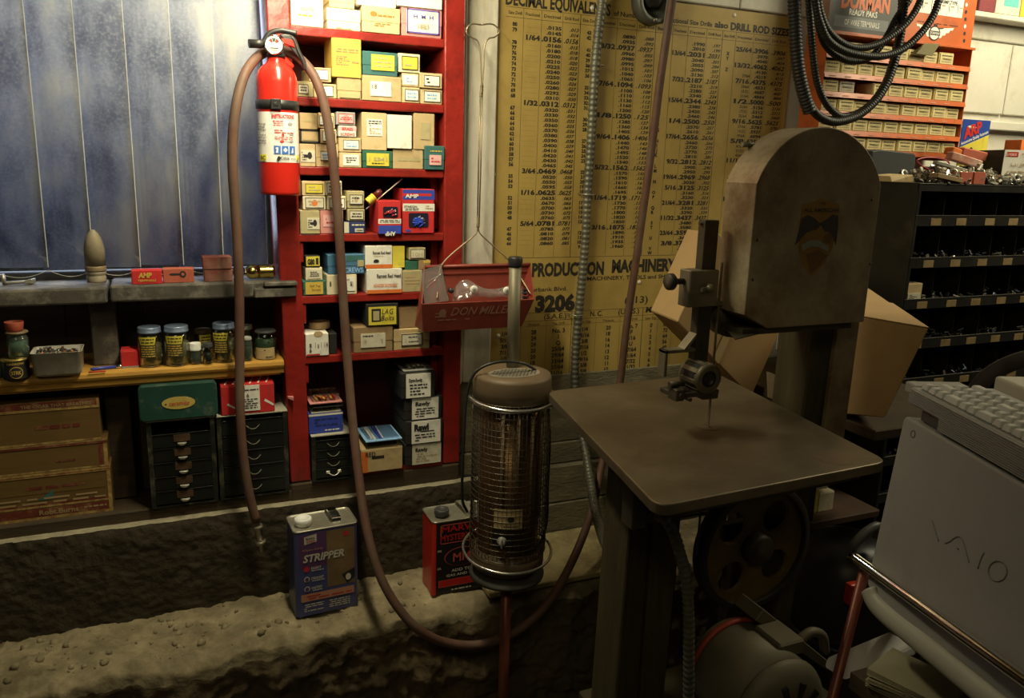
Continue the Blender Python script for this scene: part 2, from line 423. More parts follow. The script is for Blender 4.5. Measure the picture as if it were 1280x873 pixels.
for i in range(len(edges)-1):
    xa, xb = edges[i]-.010, edges[i+1]; n = 10; w = xb-xa; rings = []
    b = MB(); zt, zb_ = 2.365, 1.325+.004*math.sin(i*2.1)
    def sp(u): return (xa+w*u, .060-.014*u-.004*math.sin(PI*u))
    for k in range(n):
        (xA, yA), (xB, yB) = sp(k/n), sp((k+1)/n)
        b._new([(xA,yA,zb_),(xB,yB,zb_),(xB,yB,zt),(xA,yA,zt),(xA,yA+.0012,zb_),(xB,yB+.0012,zb_),(xB,yB+.0012,zt),(xA,yA+.0012,zt)],
               [(0,1,2,3),(7,6,5,4),(0,4,5,1),(3,2,6,7)], 0, True)
    xe, ye = sp(1); b.box(xe-.0012, xe+.0006, ye-.0006, ye+.0016, zb_, zt, 1)
    obj('slat', b, [m_blind, m_blindedge], root)
ch = []
for i in range(len(edges)-1):
    w = edges[i+1]-edges[i]
    for k in range(10): ch.append((min(edges[i]+w*k/10, .225), .040, 1.322-.016*math.sin(PI*k/10)))
b = MB(); b.tube(ch, .0009, 0, 6); obj('bottom_chain', b, mat('pale_chain', (.30,.28,.22), .6), root)

# ================================================================== RED SHELF UNIT
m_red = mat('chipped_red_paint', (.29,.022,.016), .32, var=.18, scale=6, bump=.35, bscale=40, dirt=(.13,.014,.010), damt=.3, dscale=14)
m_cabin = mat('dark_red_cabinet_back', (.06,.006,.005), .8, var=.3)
YC = -.06
SH = {'A': 1.900, 'B': 1.740, 'C': 1.576, 'D': 1.412, 'E': 1.2555, 'F': 1.098, 'G': .768}
root = thing('shelf_unit', 'red painted wooden shelf unit full of small boxes', 'shelf', (.48, -.06, .70))
b = MB()          # left post leans a little, chips cut out of the edge
def post(b, xt0, xt1, xb0, xb1, zt, zb, y0, y1):
    b.hexa([(xb0,y0,zb),(xb1,y0,zb),(xb1,y1,zb),(xb0,y1,zb),(xt0,y0,zt),(xt1,y0,zt),(xt1,y1,zt),(xt0,y1,zt)], 0, .004, 2)
post(b, .234, .290, .264, .316, 2.4, .758, YC, .148)
obj('side_post', b, m_red, root)
b = MB(); post(b, .672, .731, .686, .7345, 2.4, .758, YC, .148); obj('side_post', b, m_red, root)
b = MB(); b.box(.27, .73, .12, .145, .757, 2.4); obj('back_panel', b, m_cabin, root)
for k, z in SH.items():
    b = MB(); t = .0205
    xl = .288+(1.9-z)*.018; xr_ = .676+(1.9-z)*.008
    if k == 'G': xl = .45
    z0 = z-t
    n = 14; pts_f = []
    b.box(xl, xr_, YC+.002, .118, z0, z, 0, .0025, seg=2)
    obj('shelf', b, m_red, root)
for z in (SH['B'], SH['C'], SH['D'], SH['E'], SH['F']):       # cleats under the shelves at each side
    z1 = z-.022
    b = MB(); x = .288+(1.9-z)*.018; x = .290+(2.4-z)*.01583; b.box(x-.002, x+.008, YC+.006, .118, z1-.050, z1, 0, .002); obj('cleat', b, m_red, root)
    b = MB(); x = .672+(1.9-z)*.009; b.box(x-.016, x+.004, YC+.05, .118, z1-.135, z1, 0, .002); obj('cleat', b, m_red, root)
# ================================================================== YELLOW SHELF
m_pine = mat('varnished_yellow_wood', (.50,.27,.055), .35, var=.25, scale=5, stretch=(1.5,10,12), bump=.1, dirt=(.25,.13,.03), damt=.15, dscale=6)
b = MB(); YS_Z = 1.094
poly = [(-.066, YS_Z-.012), (-.064, YS_Z-.004), (-.056, YS_Z), (.147, YS_Z), (.147, YS_Z-.034), (-.058, YS_Z-.034), (-.060, YS_Z-.020), (-.064, YS_Z-.018)]
b.prism(poly, WX0+.002, .256, 0, 0, 'X'); b.box(WX0+.002, .248, -.052, .147, YS_Z-.040, YS_Z-.0345, 0)
tag(obj('wall_shelf', b, m_pine), 'long yellow varnished wooden shelf board holding jars below the window', 'shelf')
# ================================================================== CARTONS
def pm(name, c, **k):
    kw = dict(rough=.7, var=.1, scale=12, dirt=tuple(x*.55 for x in c), damt=.18, dscale=16); kw.update(k)
    return mat(name, c, **kw)
P = {
 'kraft': pm('kraft_card', (.50,.37,.19)), 'tan': pm('tan_card', (.58,.44,.24)), 'cream': pm('cream_card', (.70,.62,.43)), 'olive': pm('olive_card', (.42,.36,.19)),
 'brown': pm('brown_card', (.30,.20,.10)), 'white': pm('white_card', (.78,.76,.68)), 'yellow': pm('yellow_card', (.60,.40,.07)), 'lemon': pm('lemon_label', (.66,.56,.06)),
 'teal': pm('teal_card', (.04,.135,.13)), 'green': pm('dark_green_card', (.025,.12,.075)), 'navy': pm('navy_card', (.02,.03,.12)), 'blue': pm('blue_card', (.06,.17,.30)),
 'royal': pm('royal_blue_card', (.03,.06,.40)), 'red': pm('red_card', (.55,.025,.025)), 'pink': pm('pink_card', (.62,.26,.24)), 'orange': pm('orange_card', (.68,.17,.03)),
 'black': pm('black_card', (.018,.017,.016)), 'ink': pm('black_ink', (.02,.018,.016), damt=0.0), 'redink': pm('red_ink', (.5,.03,.03)), 'blueink': pm('blue_ink', (.05,.08,.4)),
 'paper': pm('label_paper', (.80,.78,.70)), 'aged': pm('aged_label_paper', (.62,.58,.45)), 'pinkpaper': pm('pink_label', (.75,.42,.42)), 'grey': pm('grey_card', (.30,.30,.28)),
 'inside': pm('carton_inside_shadow', (.12,.09,.05)), 'purple': pm('purple_ink', (.14,.1,.42)), 'faint': pm('faint_print', (.42,.33,.2)), 'shade': pm('pale_blue_print', (.25,.45,.75)),
}
def draw(mb, o, ux, uy, w, h, ops, slots):
    """print on a face: o lower-left corner, w h size; ops in fractions of the face"""
    def mi(k):
        if k not in slots: slots.append(k)
        return slots.index(k)
    rnd = random.Random(str(ops)+str(round(w, 3)))
    o0 = Vector(o); nn = Vector(ux).cross(Vector(uy))
    for iq, q in enumerate(ops):
        o = o0+nn*(.00006*iq)
        if q[0] == 'q': mb.quad(o, ux, uy, q[1]*w, q[3]*w, q[2]*h, q[4]*h, mi(q[5]), q[6] if len(q) > 6 else .0003)
        elif q[0] == 't':            # text: s,u,v,height,width|None,ink,bold,align
            _, s, u, v, th, tw, ink = q[:7]; bold = q[7] if len(q) > 7 else .02; al = q[8] if len(q) > 8 else 'c'; sh = q[9] if len(q) > 9 else 0
            mb.text(s, Vector(o)+Vector(ux)*u*w+Vector(uy)*v*h, ux, uy, th*h, None if tw is None else tw*w, mi(ink), .0014, bold, al, sh)
        elif q[0] == 'l':            # rows of illegible small print
            _, u0, v0, u1, v1, n, ink = q
            for i in range(n):
                vv = v1-(v1-v0)*(i+.5)/n; hh = (v1-v0)/n*.45; u = u0+rnd.random()*.1*(u1-u0)
                while u < u1-.03*(u1-u0):
                    L = rnd.uniform(.08, .3)*(u1-u0); e = min(u1, u+L)
                    mb.quad(o, ux, uy, u*w, e*w, (vv-hh/2)*h, (vv+hh/2)*h, mi(ink), .0008); u = e+.05*(u1-u0)
                    if rnd.random() < .1: break
        elif q[0] == 'f':            # frame
            _, u0, v0, u1, v1, t, ink = q; tu = t*h/w
            for a, b_, c, d in ((u0,v0,u1,v0+t),(u0,v1-t,u1,v1),(u0,v0,u0+tu,v1),(u1-tu,v0,u1,v1)):
                mb.quad(o, ux, uy, a*w, c*w, b_*h, d*h, mi(ink), .0005)
        elif q[0] == 'o':            # ellipse
            _, u, v, ru, rv, ink = q[:6]; of = q[6] if len(q) > 6 else .0005
            mb.poly(o, ux, uy, [((u+ru*math.cos(a))*w, (v+rv*math.sin(a))*h) for a in [2*PI*k/24 for k in range(24)]], mi(ink), of)
        elif q[0] == 'p':            # polygon
            mb.poly(o, ux, uy, [(a*w, c*h) for a, c in q[1]], mi(q[2]), q[3] if len(q) > 3 else .0005)
LAB = lambda u0, v0, u1, v1, paper='paper', frame=None, ops=(): ('LAB', u0, v0, u1, v1, paper, frame, ops)
def carton(name, label, cat, x0, x1, z0, z1, yf, dep, col, style='lid', ops=(), labs=(), group=None, tear=0, lidcol=None, sidelabs=()):
    w, h = x1-x0, z1-z0; slots = [col]
    root = thing(name, label, cat, ((x0+x1)/2, yf+dep/2, z0), group)
    b = MB()
    if style == 'lid':              # telescoping lid over a slightly smaller tray
        zl = z0+h*.48
        b.box(x0+.0009, x1-.0009, yf+.0009, yf+dep-.0009, z0, zl, 0, .0012)
        f0 = yf+.0009
    else:
        b.box(x0, x1, yf, yf+dep, z0, z1-.0004, 0, .0014); f0 = yf
    if style not in ('lid', 'tuck') and ops: draw(b, (x0, yf, z0), UX, UZ, w, h, ops, slots)
    mats_ = None
    obj('body', b, [P[k] for k in slots], root)
    if style == 'lid':
        b = MB(); s2 = [lidcol or col]; b.box(x0, x1, yf, yf+dep, zl-.004, z1, 0, .0014)
        if ops: draw(b, (x0, yf, z0), UX, UZ, w, h, ops, s2)
        obj('lid', b, [P[k] for k in s2], root)
    elif style == 'tuck':           # end flap with its rounded tuck corners and thumb notch
        b = MB(); e = .0022
        b.prism([(x0+e, z0+.001), (x1-e, z0+.001), (x1-e, z1-.006), (x1-e-.004, z1-.0012), (x0+e+.004, z1-.0012), (x0+e, z1-.006)], yf-.0006, yf-.0001, 0)
        s2 = [lidcol or col]
        if ops: draw(b, (x0, yf-.0006, z0), UX, UZ, w, h, ops, s2)
        obj('end_flap', b, [P[k] for k in s2], root)
    elif style == 'flaps':          # two top flaps meeting over the top
        b = MB(); b.box(x0+.0006, x1-.0006, yf+.001, yf+dep*.5-.0006, z1-.0003, z1+.0009, 0); obj('top_flap', b, P[col], root)
        b = MB(); b.box(x0+.0006, x1-.0006, yf+dep*.5+.0006, yf+dep-.001, z1-.0003, z1+.0009, 0); obj('top_flap', b, P[col], root)
    for q in labs:
        _, u0, v0, u1, v1, paper, frame, lo = q
        lx0, lx1, lz0, lz1 = x0+u0*w, x0+u1*w, z0+v0*h, z0+v1*h; s3 = [paper]
        b = MB(); yy = yf-.0020
        b.box(lx0, lx1, yy, yf-.0002, lz0, lz1, 0)
        lo = list(lo)
        if frame: lo.insert(0, ('f', .0, .0, 1, 1, .06, frame))
        draw(b, (lx0, yy, lz0), UX, UZ, lx1-lx0, lz1-lz0, lo, s3)
        obj('label', b, [P[k] for k in s3], root)
    return root
T = lambda s, u, v, h, w=None, ink='ink', bold=.02, al='c', sh=0: ('t', s, u, v, h, w, ink, bold, al, sh)
L_ = lambda u0, v0, u1, v1, n, ink='ink': ('l', u0, v0, u1, v1, n, ink)
SMALL = [L_(.12, .12, .88, .88, 3)]
BLOT = [('o', .62, .55, .16, .3, 'ink'), ('o', .5, .5, .3, .12, 'ink'), L_(.05, .1, .4, .9, 4)]
# shelf, x0,y0,x1,y1 in the photograph, name, colour, style, ops, labels, label text, category, Y offset, depth
ROWS = [
 ('A',358,-6,404,31.5,'cardboard_box','cream','tuck',[T('5272',.5,.52,.10,.38,'faint'),L_(.2,.3,.8,.42,1,'yellow')],[],'big cream box printed 5272 at the left of the top red shelf','box',0,.15),
 ('A',408.5,11,451,35.5,'cardboard_box','cream','lid',[('p',[(.25,.0),(.75,.0),(.7,.1),(.5,.06),(.3,.12)],'brown')],[],'cream box with scuffed bottom edge beside the big cream box, top red shelf','box',0,.15),
 ('A',411,-8,443.7,11,'cardboard_box','tan','lid',[],[],'tan box resting on the scuffed cream box, top red shelf','box',.0,.14),
 ('A',452.5,9,500.4,39,'cardboard_box','tan','lid',[('o',.3,.72,.09,.1,'orange'),L_(.4,.6,.85,.75,1,'orange'),L_(.3,.25,.85,.4,2,'orange')],[],'golden tan lidded box with faint orange print on the top red shelf','box',-.004,.15),
 ('A',501.7,11,552.5,43,'cardboard_box','pink','lid',[],[LAB(.13,.12,.93,.97,'white','purple',[T('H  M  H',.5,.62,.16,.6,'purple'),T('1883',.5,.2,.2,.35,'faint')])],'pink box with a white label in a purple border on the top red shelf','box',0,.15),
 ('A',446,-8,495.5,8.8,'cardboard_box','white','lid',[],[],'white box on top of the golden tan box, top red shelf','box',0,.15),
 ('A',496.6,-8,553,10.8,'cardboard_box','white','tuck',[],[],'white box on top of the purple bordered box, top red shelf','box',-.003,.15),
 # second shelf
 ('B',421.5,98,451.6,124,'cardboard_box','kraft','lid',[],[LAB(.1,.07,.93,.26,'olive',None,[])],'kraft box with dark strip label beneath the tall yellow box','box',0,.14),
 ('B',414.7,47.4,451.6,97.8,'tall_carton','yellow','tuck',[L_(.12,.62,.9,.74,2,'brown'),L_(.12,.3,.6,.55,5,'brown'),L_(.66,.35,.92,.45,1,'brown')],[],'tall yellow carton with brown print on the second red shelf','box',-.002,.10),
 ('B',453,95.4,502,126,'cardboard_box','kraft','flaps',[('p',[(.4,.02),(.54,.02),(.52,.12),(.42,.12)],'tan')],[LAB(.2,.2,.73,.78,'paper',None,[T('1/8',.18,.5,.32,.22,'ink',.0)])],'wide kraft carton labelled 1/8 by hand, under the teal box','box',-.003,.15),
 ('B',453.3,65,497.2,94.9,'lidded_box','teal','lid',[],[LAB(.24,.22,.9,.88,'lemon',None,[L_(.08,.15,.92,.9,3,'olive')])],'teal lidded box with a yellow label on the second red shelf','box',-.004,.13),
 ('B',502.6,109,524.8,127.3,'small_carton','tan','tuck',[],[LAB(.14,.14,.92,.86,'paper','ink',[L_(.15,.2,.85,.8,2,'shade')])],'tan box, lower left of the block of four on the second red shelf','box',0,.12),
 ('B',525.6,111.4,552.8,128.6,'small_carton','tan','tuck',[],[LAB(.14,.14,.92,.86,'paper','ink',[L_(.15,.2,.85,.8,2,'shade')])],'tan box, lower right of the block of four on the second red shelf','box',.003,.12),
 ('B',502.4,91.6,523.6,108.6,'small_carton','tan','tuck',[],[LAB(.05,.14,.92,.86,'paper',None,[L_(.15,.2,.85,.8,2,'shade')])],'tan box, upper left of the block of four on the second red shelf','box',.002,.12),
 ('B',524.4,91.3,552.8,111.1,'small_carton','tan','tuck',[],[LAB(.16,.14,.88,.84,'paper','ink',[L_(.15,.2,.85,.8,2,'ink')])],'tan box, upper right of the block of four on the second red shelf','box',-.002,.12),
 ('B',498.0,67,525,91,'small_carton','cream','tuck',[],[LAB(.15,.14,.9,.86,'lemon','ink',[L_(.15,.2,.6,.8,2,'olive')])],'cream box with a yellow label beside the teal box','box',.002,.12),
 ('B',370.6,101.6,391.6,122.4,'small_carton','olive','tuck',[],[LAB(.1,.2,.7,.8,'aged','ink',[L_(.15,.2,.85,.8,2,'ink')])],'dull tan box at the left end of the second red shelf','box',0,.12),
 ('B',392.4,104.6,420.8,123,'small_carton','tan','tuck',[],[LAB(.38,.12,.86,.86,'paper','ink',[L_(.15,.2,.85,.8,2,'shade')])],'tan box behind the hose, second from left on the second red shelf','box',.001,.12),
 ('B',386.5,84.5,417.6,104.4,'small_carton','tan','tuck',[],[LAB(.2,.14,.86,.86,'paper','ink',[L_(.15,.2,.85,.8,2,'shade')])],'tan box with large white label stacked behind the hose on the second red shelf','box',.002,.12),
 # third shelf
 ('C',375,179.7,394.2,208.4,'small_carton','tan','tuck',[],[LAB(.05,.2,.97,.72,'aged',None,BLOT)],'tan box with black blotted label, bottom left of the third red shelf','box',0,.12),
 ('C',394.8,180,423,209,'small_carton','tan','lid',[],[LAB(.2,.28,.72,.7,'paper','ink',[L_(.15,.2,.85,.8,2,'shade')])],'larger tan box behind the hose, bottom row of the third red shelf','box',.002,.13),
 ('C',375,162.5,399.4,179.4,'small_carton','olive','tuck',[('f',.0,.0,1,1,.12,'ink')],[LAB(.14,.2,.86,.82,'kraft',None,[])],'dark edged kraft box in the middle of the left pile, third red shelf','box',.001,.12),
 ('C',374.6,141,397,162.3,'small_carton','kraft','tuck',[L_(.15,.4,.85,.6,1,'olive')],[],'plain kraft box at the top of the left pile, third red shelf','box',0,.12),
 ('C',400.5,161.3,420.8,179.4,'small_carton','tan','tuck',[],[LAB(.12,.14,.9,.86,'paper','ink',[L_(.15,.2,.85,.8,2,'shade')])],'tan box with white label hidden by the hose, middle of the third red shelf pile','box',0,.12),
 ('C',397.8,141,418.6,161.1,'small_carton','tan','tuck',[],[LAB(.05,.2,.9,.8,'paper','ink',[L_(.15,.2,.85,.8,2,'shade')])],'tan box with white label hidden by the hose, top of the third red shelf pile','box',.001,.12),
 ('C',424.3,190.8,451.8,209.8,'small_carton','tan','tuck',[],[LAB(.16,.14,.88,.86,'paper',None,[L_(.15,.2,.85,.8,3,'ink')])],'tan box at the bottom of the pile of four, third red shelf','box',0,.12),
 ('C',423.5,172,451.6,190.4,'small_carton','tan','tuck',[],[LAB(.18,.18,.9,.84,'paper','ink',[L_(.15,.2,.85,.8,2,'shade')])],'tan box second from the bottom of the pile of four, third red shelf','box',.002,.12),
 ('C',423,157.2,445.4,172,'small_carton','white','tuck',[('q',0,.55,1,.95,'pinkpaper'),T('SCREWS',.5,.1,.28,.8,'redink'),T('BRASS',.5,.6,.25,.6,'redink')],[],'white box with red print, third from the bottom of the pile of four','box',0,.11),
 ('C',420,140,444.2,157,'small_carton','grey','tuck',[],[LAB(.12,.14,.9,.86,'pinkpaper','redink',[('o',.5,.5,.22,.36,'pink'),L_(.1,.3,.9,.7,2,'redink')])],'grey box with pink label, topmost of the pile of four on the third red shelf','box',0,.11),
 ('C',453.3,188.6,490.8,210.2,'lidded_box','green','lid',[],[LAB(.13,.14,.87,.86,'lemon',None,[T('1 SB41',.5,.4,.3,.8,'olive',.01),L_(.2,.1,.8,.3,1,'ink')])],'dark green box with yellow label on the third red shelf','box',-.002,.13),
 ('C',451.3,140.7,483.5,188.2,'tall_carton','tan','tuck',[],[LAB(.2,.38,.82,.82,'paper',None,[L_(.08,.55,.92,.95,3,'ink'),L_(.1,.1,.9,.5,4,'faint')])],'tall tan carton with white label standing on the green box','box',0,.10),
 ('C',491.2,187,529,211,'cardboard_box','kraft','flaps',[L_(.1,.3,.9,.7,1,'olive')],[],'plain wide kraft box under the white box, third red shelf','box',.002,.13),
 ('C',484.6,143.7,515,186.6,'padded_packet','white','tuck',[],[],'blank white carton standing on the third red shelf','box',-.004,.06),
 ('C',517.3,141.7,543.3,182,'tall_carton','kraft','tuck',[],[LAB(.32,.28,.78,.75,'olive',None,[])],'kraft carton with darker square label above the teal corner box','box',0,.10),
 ('C',529.4,182.4,556.5,211,'lidded_box','teal','lid',[L_(.25,.72,.85,.84,1,'yellow')],[LAB(.22,.2,.82,.62,'pinkpaper',None,[L_(.1,.2,.9,.8,2,'redink')])],'teal box with pink label at the right end of the third red shelf','box',-.010,.13),
 # fourth shelf
 ('D',370.7,263,399.9,293.2,'small_carton','olive','tuck',[],[LAB(.35,.2,.97,.68,'aged',None,BLOT)],'olive box with black blot on its label, bottom left of the fourth red shelf','box',-.004,.13),
 ('D',400.6,263,429,293,'small_carton','pink','tuck',[],[LAB(.12,.3,.8,.8,'pinkpaper',None,[L_(.15,.2,.85,.8,2,'redink')])],'pink box behind the hose, bottom row of the fourth red shelf','box',0,.12),
 ('D',430.2,277,456.7,292,'small_carton','navy','tuck',[('q',0,.05,.22,.95,'aged'),L_(.3,.58,.95,.85,1,'aged')],[LAB(.5,.12,.9,.42,'aged',None,[L_(.1,.2,.9,.8,1,'ink')])],'flat navy box, lowest of the short pile on the fourth red shelf','box',0,.12),
 ('D',434.5,261.2,456,276.6,'small_carton','olive','tuck',[],[LAB(.1,.12,.92,.86,'aged','ink',[L_(.15,.2,.85,.8,2,'ink')])],'olive box with pale label lying on the navy box','box',.001,.12),
 ('D',433.7,239,455.4,260.8,'small_carton','olive','lid',[],[LAB(.14,.24,.9,.8,'aged','ink',[('o',.5,.5,.14,.3,'faint'),L_(.15,.2,.85,.8,2,'ink')])],'olive box, topmost of the short pile on the fourth red shelf','box',0,.12),
 ('D',378.5,245.3,407,262.7,'small_carton','cream','tuck',[],[LAB(.1,.12,.92,.9,'aged','ink',[('o',.5,.5,.16,.3,'orange'),L_(.15,.2,.85,.8,2,'faint')])],'cream box with framed label beneath the yellow labelled box, fourth red shelf','box',0,.12),
 ('D',377.3,226.3,406.3,245,'small_carton','tan','tuck',[],[LAB(.14,.16,.9,.82,'lemon','ink',[L_(.15,.2,.85,.8,2,'olive')])],'tan box with yellow label, top of the left pile on the fourth red shelf','box',0,.12),
 ('D',409,245,432.6,262.6,'small_carton','cream','tuck',[],[LAB(.1,.12,.92,.86,'paper','ink',[L_(.15,.2,.85,.8,2,'ink')])],'cream box in the middle of the pile half hidden by the hose, fourth red shelf','box',0,.12),
 ('D',407,226,427.4,244.6,'small_carton','cream','tuck',[],[LAB(.05,.12,.92,.86,'paper','ink',[L_(.15,.2,.85,.8,2,'ink')])],'cream box topmost of the pile half hidden by the hose, fourth red shelf','box',.002,.12),
 ('D',472.8,251,501.3,292,'terminal_box','red','tuck',[('q',0,.3,1,.45,'white'),('q',0,0,1,.25,'royal'),('q',0,.25,1,.28,'red'),T('AMP',.52,.06,-.13,-.45,'white',.03,'c'),L_(.05,.33,.95,.43,2,'ink')],[],'smaller red and blue terminal box with its lettering upside down','box',-.012,.10),
 ('D',503.4,236.3,542.9,291.4,'terminal_box','red','tuck',[('q',0,.76,1,.98,'royal'),('q',0,.84,.9,.9,'red'),T('AMP',.28,.80,.085,.42,'white',.03),('q',0,.50,1,.67,'white'),T('STAKON',.24,.58,.05,.4,'ink'),L_(.06,.51,.5,.57,2,'ink'),L_(.7,.54,.95,.64,2,'faint'),('o',.17,.06,.08,.03,'royal')],[],'larger red and blue terminal box with blue terminals in its window','box',-.006,.10),
 # fifth shelf
 ('E',373.5,351.5,407.8,372,'lidded_box','green','lid',[],[LAB(.1,.1,.86,.92,'yellow',None,[T('Self Tap',.55,.62,.2,.6,'ink',.0),T('Screws',.6,.3,.2,.5,'ink',.0)])],'dark green box with olive yellow label, bottom left of the fifth red shelf','box',-.002,.12),
 ('E',382,334.5,403,351.6,'small_carton','cream','tuck',[],[LAB(.1,.14,.9,.86,'aged',None,[L_(.15,.2,.85,.8,3,'ink')])],'small cream box under the yellow handwritten box on the fifth red shelf','box',0,.11),
 ('E',381.6,319.6,400.2,334.4,'small_carton','black','tuck',[],[LAB(.06,.1,.95,.92,'lemon',None,[T('G80',.35,.2,.55,.55,'ink',.05),('q',.72,.15,.92,.85,'ink')])],'small black box with yellow label marked in thick black pen','box',0,.11),
 ('E',408.5,343.6,446,369.6,'cardboard_box','cream','flaps',[T('8',.12,.45,.24,.06,'ink')],[LAB(.48,.18,.93,.86,'paper',None,[L_(.05,.75,.6,.95,1,'faint'),T('5|',.75,.4,.3,.2,'ink')])],'cream box with white end label below the blue screw box','box',-.002,.13),
 ('E',409.3,318.2,456,343.6,'screw_box','blue','lid',[T('SCREWS',.66,.08,.26,.58,'shade',.02),('p',[(.5,.62),(.95,.7),(.95,.95),(.5,.92)],'teal')],[LAB(.8,.38,.97,.7,'olive',None,[])],'blue cardboard box lettered SCREWS on the fifth red shelf','box',-.002,.14),
 ('E',458.4,336,502.5,368.4,'anchor_box','white','tuck',[('q',0,0,1,.15,'orange'),T('Ramset Red Head',.28,.64,.15,.68,'ink',.03,'l'),('q',.2,.37,.88,.38,'orange'),T('POWDER FASTENERS',.52,.26,.1,.66,'orange')],[],'wide white and orange fastener box, lower of the two on the fifth red shelf','box',-.004,.12),
 ('E',456.6,307.2,490.4,335.6,'anchor_box','white','tuck',[('q',0,0,1,.17,'orange'),T('Ramset Red Head',.27,.63,.13,.66,'ink',.03,'l'),L_(.3,.5,.7,.56,1,'faint'),('o',.4,.32,.1,.08,'ink'),('q',.3,.25,.5,.32,'ink')],[],'white and orange fastener box resting on the wider one','box',-.002,.12),
 ('E',490.9,307.8,506,334.2,'small_carton','lemon','tuck',[('q',0,0,.96,1,'lemon')],[],'lemon yellow carton beside the upper white and orange fastener box','box',.004,.10),
 ('E',503.3,338.3,527.5,366.6,'cardboard_box','olive','flaps',[L_(.1,.35,.9,.8,3,'kraft')],[],'olive brown box beside the white and orange fastener box, fifth red shelf','box',-.001,.12),
 ('E',506.5,326,522.4,338,'small_carton','green','tuck',[],[],'small dark green box on the olive brown box','box',.005,.09),
 ('E',523,325.2,538,337.5,'small_carton','brown','tuck',[('q',.4,.7,1,.95,'yellow')],[],'small orange brown box beside the dark green box, behind the red tray','box',.003,.09),
 ('E',511.3,309.6,532,325.4,'small_carton','olive','tuck',[],[LAB(.08,.12,.92,.88,'aged','ink',[T('10H',.5,.2,.5,.7,'olive',.0)])],'small olive box with pale label at the top right of the fifth red shelf','box',.004,.10),
 ('E',528.5,338,551,365.5,'cardboard_box','brown','flaps',[],[],'brown box half hidden behind the clear face shield on the fifth red shelf','box',.01,.11),
 # sixth shelf
 ('F',378,417.2,411,446.6,'cardboard_box','white','tuck',[('o',.55,.97,.2,.13,'kraft'),T('8',.2,.4,.18,.1,'ink'),T('6',.2,.18,.18,.1,'ink'),T('1 x 1 1/4',.68,.38,.24,.55,'ink',.0),('q',.02,.03,.6,.1,'redink')],[],'white box with pencilled sizes at the left of the sixth red shelf','box',-.004,.12),
 ('F',412,417,421.5,443.5,'small_carton','black','tuck',[],[],'narrow black box beside the white pencilled box','box',.004,.11),
 ('F',441.8,408.6,491.3,442.6,'cardboard_box','brown','lid',[],[LAB(.18,.2,.8,.74,'aged',None,[L_(.06,.75,.5,.92,1,'ink'),T('1/4',.15,.35,.3,.14,'faint'),T('2',.85,.3,.3,.05,'faint')])],'brown box with plain pale label under the yellow handwritten box','box',-.002,.14),
 ('F',457.8,379.6,497.8,409.4,'cardboard_box','black','tuck',[],[LAB(.07,.06,.93,.86,'lemon',None,[('q',.1,.18,.44,.9,'ink'),('q',.16,.26,.38,.78,'olive',.0009),T('LAG',.68,.6,.3,.42,'ink',.0,'c',.2),T('Bolts',.68,.24,.3,.48,'ink',.0,'c',.2)])],'black box with yellow label and black handwriting on the sixth red shelf','box',-.004,.11),
 ('F',492.4,411.2,537.5,438.4,'cardboard_box','kraft','lid',[('p',[(.74,.8),(.98,.82),(.9,.98),(.7,.98)],'cream')],[LAB(.2,.2,.78,.78,'aged','ink',[L_(.3,.62,.75,.8,1,'ink'),T('2',.2,.3,.3,.05,'faint'),L_(.3,.25,.8,.42,1,'ink')])],'kraft box with black framed label under the hanging tray','box',0,.13),
 ('F',498.5,384,534,411,'cardboard_box','brown','flaps',[],[],'plain brown box behind the hanging red tray','box',.012,.11),
 # bottom shelf
 ('G',451.7,561,503.2,591,'cardboard_box','kraft','flaps',[T('RED',.22,.7,.2,.24,'ink'),('q',.25,.56,.55,.7,'ink'),('q',0,0,.15,.92,'orange')],[],'kraft and orange carton on the bottom red shelf','box',-.022,.15),
 ('G',506,554,551.6,584.6,'fastener_box','black','lid',[],[LAB(.2,.02,.985,.97,'aged',None,[T('Rawly',.1,.66,.17,.42,'ink',.04,'l'),L_(.1,.1,.85,.58,4,'faint')])],'bottom box of the stack of four black and white fastener boxes','box',-.01,.14),
 ('G',507.5,525.6,553.5,553.6,'fastener_box','black','lid',[],[LAB(.15,.02,.93,.98,'paper',None,[T('Rawl',.08,.6,.28,.5,'ink',.06,'l'),('q',.3,.5,.78,.55,'ink'),L_(.1,.08,.8,.45,3,'ink')])],'second box from the bottom of the black and white fastener stack','box',-.014,.14),
 ('G',505.3,496.6,552.4,525.2,'fastener_box','black','lid',[],[LAB(.2,.02,.9,.97,'paper',None,[T('Rawly',.12,.66,.17,.55,'ink',.04,'l'),L_(.1,.08,.85,.55,4,'ink')])],'third box from the bottom of the black and white fastener stack','box',-.006,.14),
 ('G',501.5,465.8,544,496.2,'fastener_box','black','lid',[],[LAB(.14,.02,.86,.96,'paper',None,[T('Dyna-Rawly',.1,.68,.13,.55,'ink',.04,'l'),L_(.1,.08,.85,.6,4,'ink')])],'top box of the black and white fastener stack','box',-.012,.14),
]
placed = {}
GRP = {'A': 'boxes on the top red shelf', 'B': 'boxes on the second red shelf', 'C': 'boxes on the third red shelf', 'D': 'boxes on the fourth red shelf',
       'E': 'boxes on the fifth red shelf', 'F': 'boxes on the sixth red shelf', 'G': 'boxes on the bottom red shelf'}
INFO = {}
